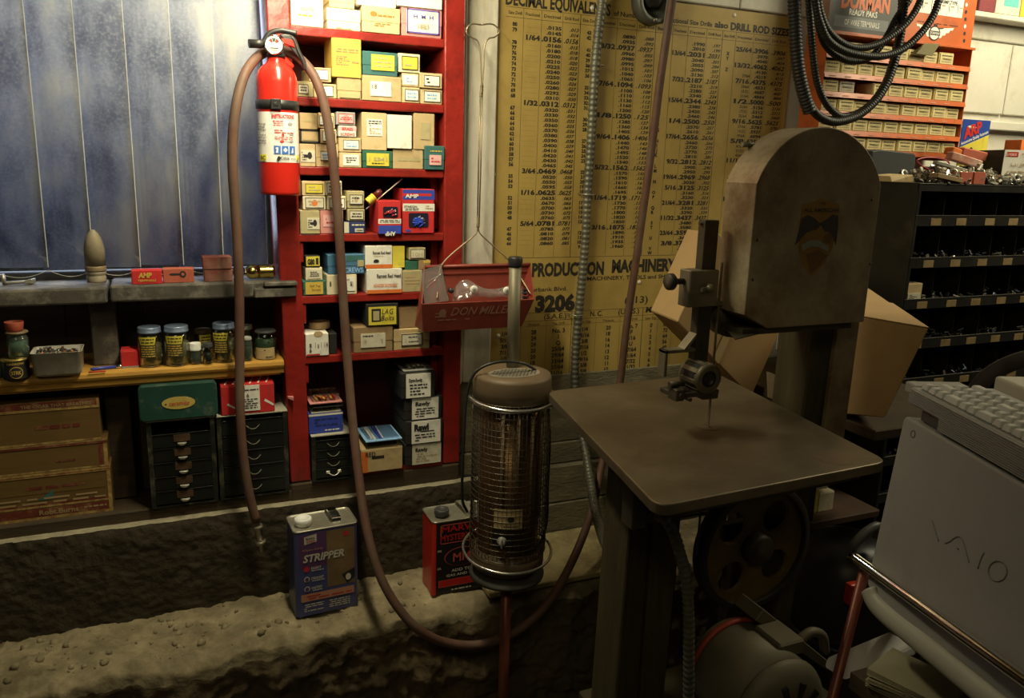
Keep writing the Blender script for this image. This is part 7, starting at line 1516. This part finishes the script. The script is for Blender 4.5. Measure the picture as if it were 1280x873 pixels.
# loose hardware in the bins: far too many to count
b = MB(); R = random.Random(11)
for k, z in enumerate(rows[1:8]):
    for i in range(6):
        x = lx[0]+dl*i
        for j in range(R.choice([3, 8, 14, 20])):
            xx = x+R.uniform(-.04, .04); yy = BY+R.uniform(.008, .07); hh = R.uniform(.003, .024); s = R.uniform(.004, .010)
            M = Matrix.Translation((xx, yy, z+hh)) @ Matrix.Rotation(R.uniform(0, PI), 4, Vector((R.random()-.5, R.random()-.5, R.random()-.5)))
            if xx < bx0+.02: continue
            if R.random() < .6: b.lathe([(0,-s*1.4),(s*.28,-s*1.4),(s*.28,s),(s*.6,s),(s*.6,s*1.35),(0,s*1.35)], (0,0,0), R.choice([0,0,1,2]), 6, 'Z', False, True, None) if False else b.box(-s*1.3, s*1.3, -s*.25, s*.25, -s*.25, s*.25, R.choice([0,1,1,2]), 0, M)
            else: b.box(-s*.6, s*.6, -s*.6, s*.6, -s*.2, s*.2, R.choice([0,1,1,2]), 0, M)
o = obj('loose_hardware', b, [m_steel, m_hwd, mat('dull_blue_bits', (.1,.13,.2), .4, .5)]); o['kind'] = 'stuff'; tag(o, 'loose bolts and small parts lying in the open bins of the black cabinet', 'hardware')
# kraft box in the third bin row
xa, xb = at(1131,358,Y=BY+.006).x+.013, at(1151,358,Y=BY+.006).x+.008; z_ = rows[2]+.0004
carton('small_carton', 'kraft carton with barcode label in the third bin row of the black cabinet', 'box', xa, xb, z_, at(1141,355,Y=BY+.006).z, BY+.006, .12, 'tan', 'flaps', [], [LAB(.05,.08,.9,.5,'aged',None,[L_(.1,.5,.9,.9,2,'ink'),('q',.1,.1,.5,.4,'ink')])])
# ---- heap on top of the cabinet
TZ = bz1+.0004
b = MB(); R = random.Random(3)
for j in range(1300):
    x = R.uniform(bx0+.12, bx0+.95); y = BY+.008+abs(R.gauss(0, .09)); 
    if y > -.145: continue
    if x > bx0+.45: y = max(BY+.004, y-.02)
    top = .016+.046*math.exp(-((y-(BY+.09))/.07)**2)*(.6+.5*fbm(x*9, 0, 1)); s = R.uniform(.005, .015)
    M = Matrix.Translation((x, y, TZ+s*.3+R.random()*top)) @ Matrix.Rotation(R.uniform(0, PI), 4, Vector((R.random()-.5, R.random()-.5, R.random()-.5)))
    k = R.random(); mi_ = R.choice([0,0,0,1,2,2,3])
    if k < .4: b.box(-s*1.3, s*1.3, -s*.3, s*.3, -s*.25, s*.25, mi_, 0, M)
    elif k < .7:
        t = bmesh.new(); 
        ring = MB(); ring.lathe([(s*.5,-s*.12),(s,-s*.12),(s,s*.12),(s*.5,s*.12),(s*.5,-s*.12)], (0,0,0), 0, 10, caps=False); b.merge(ring.bm, mi_, M)
    else: b.box(-s*.6, s*.6, -s*.5, s*.5, -s*.4, s*.4, mi_, s*.1, M)
o = obj('scrap_heap', b, [m_steel, m_hwd, mat('bright_plated_bits', (.62,.60,.55), .3, .9, var=.2), mat('brown_scraps', (.34,.25,.12), .7)]); o['kind'] = 'stuff'; tag(o, 'heap of loose terminals and hardware on top of the black bin cabinet', 'hardware')
HZ = TZ+.030
def onTop(name, label, cat, px0, py0, px1, py1, Y, th, col, z=None, rz=0, ops=(), style='flaps', group=None):
    p = at((px0+px1)/2, py1, Y=Y); z = p.z if z is None else z
    xa, xb = at(px0,(py0+py1)/2,Y=Y).x, at(px1,(py0+py1)/2,Y=Y).x; zt_ = at((px0+px1)/2,py0,Y=Y).z
    r = carton(name, label, cat, xa, xb, z, max(zt_, z+.008), Y, th, col, style, ops, (), group); r.rotation_euler.z = rz; return r
# dark rounded block at the left
xa, xb = at(1083,200,Y=-.20).x, at(1139,200,Y=-.20).x; b = MB(); zt_ = at(1110,190,Y=-.20).z
b.prism([(xa,TZ+.004),(xb-.01,TZ+.004),(xb,TZ+.012),(xb-.004,zt_-.008),(xb-.014,zt_-.001),(xa+.03,zt_+.006),(xa,zt_)], -.22, -.16, 0, .004, 'Y'); tag(obj('sanding_block', b, mat('charcoal_block', (.035,.037,.04), .6, var=.2)), 'charcoal grey block at the left end of the cabinet top', 'block')
b = MB(); xa, xb = bx0+.004, at(1138,215,Y=-.30).x; y0_, y1_ = -.32, -.235; b.hexa([(xa,y0_,TZ),(xb,y0_,TZ),(xb,y1_,TZ),(xa,y1_,TZ),(xa,y0_+.01,TZ+.016),(xb-.01,y0_,TZ+.022),(xb-.01,y1_,TZ+.024),(xa,y1_,TZ+.018)], 0, .001); tag(obj('flattened_carton', b, P['kraft']), 'flattened kraft carton scrap lying in front of the charcoal block', 'box')
onTop('small_carton','small orange carton, left of the front pair on the cabinet top','box',1200,215,1216,230,BY+.004,.035,'redorange',TZ,0,(),'tuck','orange cartons on the cabinet top')
onTop('small_carton','small orange carton, right of the front pair on the cabinet top','box',1217,215,1232,230.3,BY+.004,.035,'redorange',TZ,0,(),'tuck','orange cartons on the cabinet top')
def bar(name, label, cat, q0, q1, Y0, Y1, h, w, m, lift=0.0):
    p0, p1 = at(*q0, Y=Y0), at(*q1, Y=Y1); d = (p1-p0).normalized(); sd = d.cross(Vector((0,0,1))).normalized()*w/2; up = sd.cross(d).normalized()*h
    b = MB(); b.hexa([p0-sd, p1-sd, p1+sd, p0+sd, p0-sd+up, p1-sd+up, p1+sd+up, p0+sd+up], 0, min(h,w)*.12); return tag(obj(name, b, m), label, cat)
bar('long_carton','long pinkish box lying tilted on the heap of hardware','box',(1184,199),(1222,211),BY+.10,BY+.07,.024,.03,mat('pinkish_long_card', (.48,.20,.14), .55, var=.2, dirt=(.6,.5,.42), damt=.35, dscale=20))
bar('crumpled_packet','crumpled orange packet behind the long pinkish box','packet',(1196,196),(1227,203),BY+.16,BY+.14,.03,.04,P['redorange'])
bar('orange_carton','small orange carton tilted above the long pinkish box','box',(1184,192),(1200,198),BY+.17,BY+.16,.022,.04,P['orange'])
bar('flat_file','grey flat bar lying across the heap of hardware','bar',(1168,205),(1216,219),BY+.07,BY+.04,.010,.02,mat('dull_grey_bar', (.36,.36,.31), .5, .4, var=.15))
bar('kraft_scrap','brown card scrap at the front of the heap','card',(1166,222),(1198,229),BY+.012,BY+.010,.014,.03,P['brown'])
b = MB(); cpt = [at(x, y, Y=BY+.06) for x, y in ((1147,200),(1160,197),(1180,199),(1187,206),(1182,213),(1168,214),(1155,209),(1148,204))]
b.tube(catmull(cpt, 6, True), .0022, 0, 8, closed=True); tag(obj('wire_loop', b, mat('pink_red_wire', (.45,.06,.09), .4)), 'loop of pinkish red wire lying on the heap of hardware', 'wire')
b = MB(); p = at(1272,209,Y=BY+.05); b.merge(plate_holes(circ(0,0,.03,24), [circ(.0,.0,.013,16)], .006, Matrix.Translation(p) @ Matrix.Rotation(.9,4,'X')), 0); tag(obj('large_washer', b, m_hwd), 'large dark washer lying on the heap near the black and white box', 'washer')
# blue hang card, black and white box
P['cardblue'] = mat('glossy_blue_card', (.03,.07,.33), .3, var=.05); P['cardred'] = mat('glossy_red_print', (.55,.04,.03), .3, var=0)
Yc = BY+.19; xa, xb = at(1201,170,Y=Yc).x, at(1237,160,Y=Yc).x; za, zb2 = TZ+.0005, at(1236,151,Y=Yc).z
root = thing('hang_card', 'blue and yellow hang card with red lettering leaning behind the heap', 'card', ((xa+xb)/2, Yc, za)); w_, h_ = xb-xa, zb2-za; sl = ['cardblue']
hole = [(xa+w_*(.35+.18*math.cos(a)), za+h_*.88+h_*.03*math.sin(a)) for a in [2*PI*k/20 for k in range(20)]]
b = MB(); M = Matrix.Translation((0, Yc, 0)) @ Matrix.Rotation(PI/2, 4, 'X'); b.merge(plate_holes([(xa,za),(xb,za),(xb,zb2),(xa,zb2)], [hole], .002, M), 0)
draw(b, (xa, Yc-.0012, za), UX, UZ, w_, h_, [('p',[(0,0),(1,0),(1,.78),(0,.56)],'lemon'),('o',.3,.46,.14,.08,'ink'),('o',.42,.50,.08,.07,'ink')], sl)
sl += ['cardred', 'paper']; rx_, ry_ = Vector((.94,0,.34)), Vector((-.34,0,.94)); b.text('ARP', (xa+w_*.10, Yc-.0012, za+h_*.69), rx_, ry_, .034, w_*.68, sl.index('cardred'), .001, .05, 'l', .15); b.text('Automotive Quality Fasteners', (xa+w_*.04, Yc-.0012, za+h_*.595), rx_, ry_, .010, w_*.98, sl.index('paper'), .001, .02)
obj('card', b, [P[k] for k in sl], root)
bm0 = at(1222, 199, Y=BY+.13); ang = math.radians(24)
cx_, cy_ = at(1254,199,Y=BY+.05).x, BY+.05       # near vertical edge of the box
zb_ = TZ+.026; zt_ = zb_+.080
root = thing('cardboard_box', 'black box with a white printed end standing on the heap at right', 'box', (cx_, cy_, zb_))
def bwpt(u, v, z): return Vector((cx_, cy_, 0))+Vector((.425,.905,0))*u*1.65+Vector((.905,-.425,0))*v*.87+Vector((0,0,z))
b = MB(); b.hexa([bwpt(0,0,zb_),bwpt(0,.085,zb_),bwpt(.11,.085,zb_),bwpt(.11,0,zb_),bwpt(0,0,zt_),bwpt(0,.085,zt_),bwpt(.11,.085,zt_),bwpt(.11,0,zt_)], 0, .001)
draw(b, bwpt(.11,0,zb_), bwpt(0,0,0)-bwpt(.11,0,0), UZ, .11, .08, [('t','EXTREME',.70,.52,.12,.34,'faint',.02),('t','4WD',.72,.16,.14,.32,'faint',.0),('p',[(.25,.62),(.5,.62),(.42,.9),(.2,.8)],'faint')], ['black','faint'])
obj('body', b, [P['black'], P['faint']], root)
b = MB(); sl = ['paper']; b.hexa([bwpt(-.001,.001,zb_+.001),bwpt(-.001,.084,zb_+.001),bwpt(-.0004,.084,zb_+.001),bwpt(-.0004,.001,zb_+.001),bwpt(-.001,.001,zt_),bwpt(-.001,.084,zt_),bwpt(-.0004,.084,zt_),bwpt(-.0004,.001,zt_)])
draw(b, bwpt(-.0012,.001,zb_), bwpt(0,1,0)-bwpt(0,0,0), UZ, .083, .08, [('q',.08,.74,.5,.92,'cardred'),('t','G FORCE',.29,.78,.09,.36,'paper',.02),L_(.6,.8,.9,.9,1,'faint'),('t','5-61.38"',.62,.38,.12,.56,'faint',.02),L_(.1,.1,.9,.24,1,'faint')], sl); obj('white_end', b, [P[k] for k in sl], root)
onTop('small_carton','tan carton cut off by the right edge beside the black and white box','box',1268,193,1300,206,BY+.05,.06,'tan',None,0,(),'flaps')
onTop('small_carton','orange carton behind the black and white box at the right edge','box',1276,176,1310,196,BY+.17,.06,'orange',TZ+.03,0,(),'flaps')
bpy.data.objects.remove(bpy.data.objects['dummy']) if 'dummy' in bpy.data.objects else None
# things on the ledge at the top right corner
P['wine'] = pm('wine_red_packet', (.20,.035,.045)); P['aqua'] = pm('aqua_packet', (.12,.45,.42))
lz_ = at(1260, 18, Y=-.073).z
b = MB(); b.box(2.45, 4.0, -.075, -.0145, lz_-.02, lz_-.002, 0, .003); struct('trim_8', b, m_wallwhite)
Yq = -.073
def topitem(label, x0, x1, col, h, ops=()):
    xa, xb = at(x0,6,Y=Yq).x, at(x1,6,Y=Yq).x; return carton('parts_packet', label, 'packet', xa, xb, lz_-.0015, lz_+h, Yq, .055, col, 'tuck', ops, (), 'packets on the high ledge at the top right')
topitem('wine red packet on the high ledge at the top right corner', 1224, 1244, 'wine', .09)
topitem('beige packet with aqua stripe on the high ledge at the top right corner', 1245, 1276, 'aged', .085, [('q',.3,.3,.9,.9,'aqua')])
topitem('lemon yellow packet on the high ledge cut off by the right edge', 1277, 1310, 'lemon', .09)
# ================================================================== COMPUTER, KEYBOARD AND CART AT THE RIGHT
m_pc = mat('grey_computer_plastic', (.30,.29,.275), .45, var=.05, scale=4, dirt=(.24,.22,.19), damt=.12, dscale=5); m_pcd = mat('dark_plastic_recess', (.06,.055,.05), .5); m_key = mat('grey_key_plastic', (.52,.515,.49), .45, var=.06); m_beige = mat('beige_case_plastic', (.50,.46,.37), .5, var=.06)
P0 = Vector((1.042, -1.246, 1.234)); U = Vector((-.35, -.937, 0)).normalized(); Vd = Vector((-.019, .007, -.258)).normalized(); Nn = U.cross(Vd).normalized()
if Nn.x < 0: Nn = -Nn
def Q(u, d, o): return P0+U*u+Vd*d-Nn*o          # u toward the camera, d down, o out toward the viewer
MQ = Matrix(((U.x, Vd.x, -Nn.x, P0.x), (U.y, Vd.y, -Nn.y, P0.y), (U.z, Vd.z, -Nn.z, P0.z), (0,0,0,1)))
pc = thing('computer_case', 'large grey computer with embossed logo leaning at the right foreground', 'computer', tuple(Q(.25, .293, -.05)))
b = MB(); b.prism(rrect(0, .60, 0, .293, .010, 5), -.075, 0, 0, .004, 'Z', MQ, 3); obj('side_panel', b, m_pc, pc)
b = MB(); rg = []; 
def logo_tube(pts, r=.0011): b.tube([Q(u, d, .0003) for u, d in pts], r, 0, 6)
def lp(px, py):
    dd = RT*(px-640)/F_PX+DN*(py-426.5)/F_PX+FW; n = np.array(Nn); s = ((np.array(P0)-CAM)@n)/(dd@n); p = Vector(CAM+s*dd)-P0; return (p.dot(U), p.dot(Vd))
Zm = lambda zx, zy: lp(990+zx/3.452, 600+zy/3.452)
logo_tube(catmull([(Vector((*Zm(606,176), 0))), Vector((*Zm(622,225), 0)), Vector((*Zm(634,266), 0))], 4) and [(v.x, v.y) for v in catmull([Vector((*Zm(606,176),0)), Vector((*Zm(622,225),0)), Vector((*Zm(634,266),0))], 4)])
logo_tube([(v.x, v.y) for v in catmull([Vector((*Zm(*q),0)) for q in ((662,274),(682,266),(705,248),(725,246),(738,262),(752,305),(766,357))], 5)])
logo_tube([Zm(712,294), Zm(720,300)], .0014); logo_tube([(v.x, v.y) for v in catmull([Vector((*Zm(*q),0)) for q in ((830,314),(815,345),(803,384))], 4)])
c0 = Vector(Zm(889,394)); oo = [Zm(889+40*math.cos(a)*1.0, 394+44*math.sin(a)) for a in [2*PI*k/30 for k in range(31)]]; logo_tube(oo)
obj('embossed_logo', b, mat('logo_shadow_grey', (.17,.165,.155), .4, var=0), pc)
cu, cd_ = lp(1141.5, 543); b = MB(); b.tube([Q(cu+.0055*math.cos(2*PI*k/24), cd_+.0055*math.sin(2*PI*k/24), .0003) for k in range(24)], .0006, 0, 6, closed=True); obj('round_badge', b, m_pcd, pc)
# keyboard lying on top of it
kb = thing('keyboard', 'grey keyboard with ribbed edge resting on top of the computer', 'keyboard', tuple(Q(.2, -.012, -.06)))
def KP(u, up, w): return P0+U*u+Vector((0,0,1))*up+Vector((Nn.x, Nn.y, 0)).normalized()*w
def kbox(b, u0, u1, p0, p1, w0, w1, mi=0, bev=0.0):
    b.hexa([KP(u0,p0,w0), KP(u1,p0,w0), KP(u1,p0,w1), KP(u0,p0,w1), KP(u0,p1,w0), KP(u1,p1,w0), KP(u1,p1,w1), KP(u0,p1,w1)], mi, bev)
b = MB(); kt = .046
kbox(b, .002, .62, .020, kt, .003, .135, 0, .002); kbox(b, -.030, .001, .030, .047, .012, .10, 0, .002); kbox(b, .085, .62, .004, .0195, .004, .12); kbox(b, .0, .03, .008, .0195, .03, .10)
for k in range(13): kbox(b, .004 if k > 5 else .088, .62, .0055+k*.0031, .0071+k*.0031, .0012, .0030)
obj('ribbed_body', b, m_pc, kb)
b = MB(); kbox(b, .03, .085, .002, .0195, .010, .05); obj('cable_recess', b, m_pcd, kb)
R = random.Random(9); pk = .0195
KC = []
for r in range(4):
    u = .012+.006*r; 
    while u < .40:
        w_ = pk*(1.0 if R.random() < .82 else 1.9)
        if not (.205 < u < .222): KC.append((r, u, w_))
        u += w_
for r, u, w_ in KC[:96]:
    w0 = .012+r*.0215; b = MB(); kz = kt+.0006+r*.0012; h = .009
    lo = [(u+.0006, w0), (u+w_-.0012, w0), (u+w_-.0012, w0+.0185), (u+.0006, w0+.0185)]; hi = [(u+.0038, w0+.0032), (u+w_-.0042, w0+.0032), (u+w_-.0042, w0+.0145), (u+.0038, w0+.0145)]
    b.hexa([*[KP(a, kz, c) for a, c in lo], *[KP(a, kz+h, c) for a, c in hi]], 0, .0012); obj('key', b, m_key, kb)
# beige case behind the keyboard
Qc = at(1243, 469.5, dep=1.40); Wv = Vector((Nn.x, Nn.y, 0)).normalized()
def BP(u, d, w): return Qc+U*u-Vector((0,0,d))+Wv*w
bc = thing('computer_case', 'beige computer case corner behind the grey keyboard', 'computer', tuple(BP(.1,.32,.1)))
b = MB(); b.hexa([BP(0,.32,0),BP(.24,.32,0),BP(.24,.32,.3),BP(0,.32,.3),BP(0,0,0),BP(.24,0,0),BP(.24,0,.3),BP(0,0,.3)], 0, .006, 3); obj('housing', b, m_beige, bc)
b = MB(); b.hexa([BP(.07,.30,-.002),BP(.20,.30,-.002),BP(.20,.30,.001),BP(.07,.30,.001),BP(.07,.05,-.002),BP(.20,.05,-.002),BP(.20,.05,.001),BP(.07,.05,.001)], 0, .001); obj('vent_panel', b, m_beige, bc)
b = MB(); b.tube(catmull([at(x, y, dep=d) for x, y, d in ((1185,700,1.62),(1188,600,1.62),(1196,520,1.60),(1216,492,1.60),(1236,470,1.58),(1258,457,1.56),(1285,448,1.52),(1330,442,1.48))], 6), .016, 0, 14)
b.tube([at(1185,700,dep=1.62), Vector((at(1185,700,dep=1.62).x, at(1185,700,dep=1.62).y, 0))], .016, 0, 14)
tag(obj('padded_strap', b, mat('dark_brown_padding', (.045,.035,.028), .7, var=.3)), 'dark padded strap curving above the beige computer case', 'strap')
# cart carrying them: chrome rail, grey tray edge, brown leg
cart = thing('utility_cart', 'metal cart with chrome rail carrying the grey computer', 'cart', (1.02, -1.35, 0))
b = MB(); b.tube([at(1064,693,dep=1.345), at(1072,700,dep=1.335), at(1300,864,dep=.885), at(1400,936,dep=.72)], .0085, 0, 16); obj('chrome_rail', b, m_chrome, cart)
m_plas = mat('pale_grey_tray_plastic', (.42,.41,.34), .45, var=.08)
b = MB(); P3 = catmull([at(x, y, dep=d) for x, y, d in ((1086,738,1.290),(1092,752,1.278),(1108,769,1.247),(1150,803,1.155),(1205,848,1.035),(1280,910,.905))], 6)
rings = []
for i, p in enumerate(P3):
    d = (P3[min(i+1,len(P3)-1)]-P3[max(i-1,0)]).normalized(); sd = d.cross(Vector((0,0,1))).normalized(); up = sd.cross(d)
    rings.append([p+sd*(.010*math.cos(2*PI*k/12))+up*(.017*math.sin(2*PI*k/12)) for k in range(12)])
b.ring_tube(rings, 0); obj('tray_edge', b, m_plas, cart)
b = MB(); q0 = Q(-.01,.405,.004); b.hexa([Q(-.0,.308,-.012),Q(.60,.308,-.012),Q(.60,.308,-.20),Q(-.0,.308,-.20),Q(-.0,.2945,-.012),Q(.60,.2945,-.012),Q(.60,.2945,-.20),Q(-.0,.2945,-.20)], 0, .004); obj('tray', b, m_plas, cart)
lg0, lg1 = at(1081,712,dep=1.34), at(1046,850,dep=1.36)
b = MB(); dirn = (lg1-lg0); tz_ = (0-lg0.z)/dirn.z; b.tube([lg0, lg0+dirn*min(tz_, 6)], .0085, 0, 12); obj('leg', b, m_redpole, cart)
b = MB(); lg2 = Q(.58,.309,-.19); b.tube([lg2, (lg2.x+.02, lg2.y, 0)], .0085, 0, 12); obj('leg', b, m_redpole, cart)
b = MB(); lg2 = Q(.02,.309,-.19); b.tube([lg2, (lg2.x+.02, lg2.y, 0)], .0085, 0, 12); obj('leg', b, m_redpole, cart)
w0, w1, w2, w3 = at(1056,852,dep=1.38), at(1062,838,dep=1.38), at(1143,806,dep=1.30), at(1147,820,dep=1.30)
b = MB(); off = Vector((.0,.05,-.005)); b.hexa([w0, w3, w3+off, w0+off, w1, w2, w2+off, w1+off], 0, .004, 2)
m_wp = mat('white_gloss_plastic', (.85,.85,.80), .25, var=.04); obj('lower_shelf_edge', b, m_wp, cart)
# papers on the lower cart shelf
pz = at(1142,862,dep=1.22); b = MB(); R = random.Random(4)
for k in range(14):
    M = Matrix.Translation((pz.x+.03, pz.y+.02, pz.z-.03+k*.0022)) @ Matrix.Rotation(.4+R.uniform(-.12,.12), 4, 'Z'); b.box(-.04, .05, -.06, .06, 0, .0012, 0, 0, M)
b.box(pz.x-.02, pz.x+.10, pz.y-.03, pz.y+.10, pz.z-.06, pz.z-.031, 1)
tag(obj('paper_stack', b, [pm('yellowed_paper', (.28,.25,.15)), m_board]), 'untidy stack of yellowed papers on the lower part of the cart', 'papers')
# ================================================================== SHOP VACUUM IN THE DARK CORNER
vc = Vector((1.537, -.742, 0)); vac = thing('shop_vacuum', 'black shop vacuum with carry handle and red latch beside the saw stand', 'vacuum', tuple(vc))
m_vac = mat('black_vacuum_plastic', (.03,.032,.033), .38, var=.1)
b = MB(); b.lathe([(0,.06),(.10,.06),(.118,.07),(.13,.12),(.135,.45),(.14,.455),(.14,.47),(.13,.475),(0,.475)], vc, 0, 40); obj('drum', b, m_vac, vac)
b = MB(); b.lathe([(0,.476),(.132,.476),(.139,.49),(.139,.55),(.132,.62),(.115,.67),(.085,.70),(.05,.715),(0,.717)], vc, 0, 40); hd_ = obj('motor_head', b, m_vac, vac)
b = MB(); h0, h1 = at(1066,684,dep=1.90), at(1098,658,dep=1.92); b.tube(catmull([h0-Vector((0,0,.03)), h0, (h0+h1)/2+Vector((0,0,.012)), h1, h1-Vector((0,0,.03))], 6), .011, 0, 12); obj('handle', b, mat('grey_handle', (.14,.14,.13), .4), hd_)
lt = at(1066,741,dep=1.88); b = MB(); b.box(lt.x-.016, lt.x+.016, lt.y-.008, lt.y+.012, lt.z-.028, lt.z+.024, 0, .004, None, 2); obj('latch', b, mat('bright_red_latch', (.55,.04,.02), .35), vac)
for k in range(4):
    a = PI/4+k*PI/2; b = MB(); p = vc+Vector((.09*math.cos(a), .09*math.sin(a), 0)); b.lathe([(0,-.012),(.024,-.012),(.028,-.006),(.028,.006),(.024,.012),(0,.012)], p+Vector((0,0,.029)), 0, 18, 'X'); b.box(p.x-.01, p.x+.01, p.y-.01, p.y+.01, .045, .075); obj('caster', b, m_vac, vac)
# ================================================================== LIGHT
W_ = bpy.data.worlds.new('world'); SC.world = W_; W_.use_nodes = True
W_.node_tree.nodes['Background'].inputs[0].default_value = (1, .92, .72, 1); W_.node_tree.nodes['Background'].inputs[1].default_value = .010
def area(n, loc, sx, sy, e, c, target=None):
    l = bpy.data.lights.new(n, 'AREA'); l.shape = 'RECTANGLE'; l.size = sx; l.size_y = sy; l.energy = e; l.color = c
    o = bpy.data.objects.new(n, l); COL.objects.link(o); o.location = loc
    if target is not None: o.rotation_euler = (Vector(target)-Vector(loc)).to_track_quat('-Z', 'Y').to_euler() if abs(Vector(target).x-loc[0]) > 1e-6 or abs(Vector(target).y-loc[1]) > 1e-6 else (0, 0, 0)
    return o
WARM = (1, .90, .60)
area('fluorescent_tube_light', (.30, -.46, 2.20), .06, .66, 17, WARM, (.30, .30, 1.2))
area('fluorescent_tube_light', (2.75, -.80, 2.50), .45, .8, 22, WARM, (2.60, .0, 1.6))
area('front_fill_light', (-.5, -2.7, 2.8), 1.2, .3, 5.5, (1, .86, .50), (.9, -.6, .9))  # weak lamp added behind the camera to brighten the saw hood's front
area('window_daylight', (-.4, .9, 1.9), 1.8, 1.2, 38, (.80, .87, 1.0), (-.4, .1, 1.8))
vs = SC.view_settings; vs.view_transform = 'Standard'; vs.look = 'None'; vs.gamma = 1; vs.exposure = 0; vs.use_curve_mapping = False
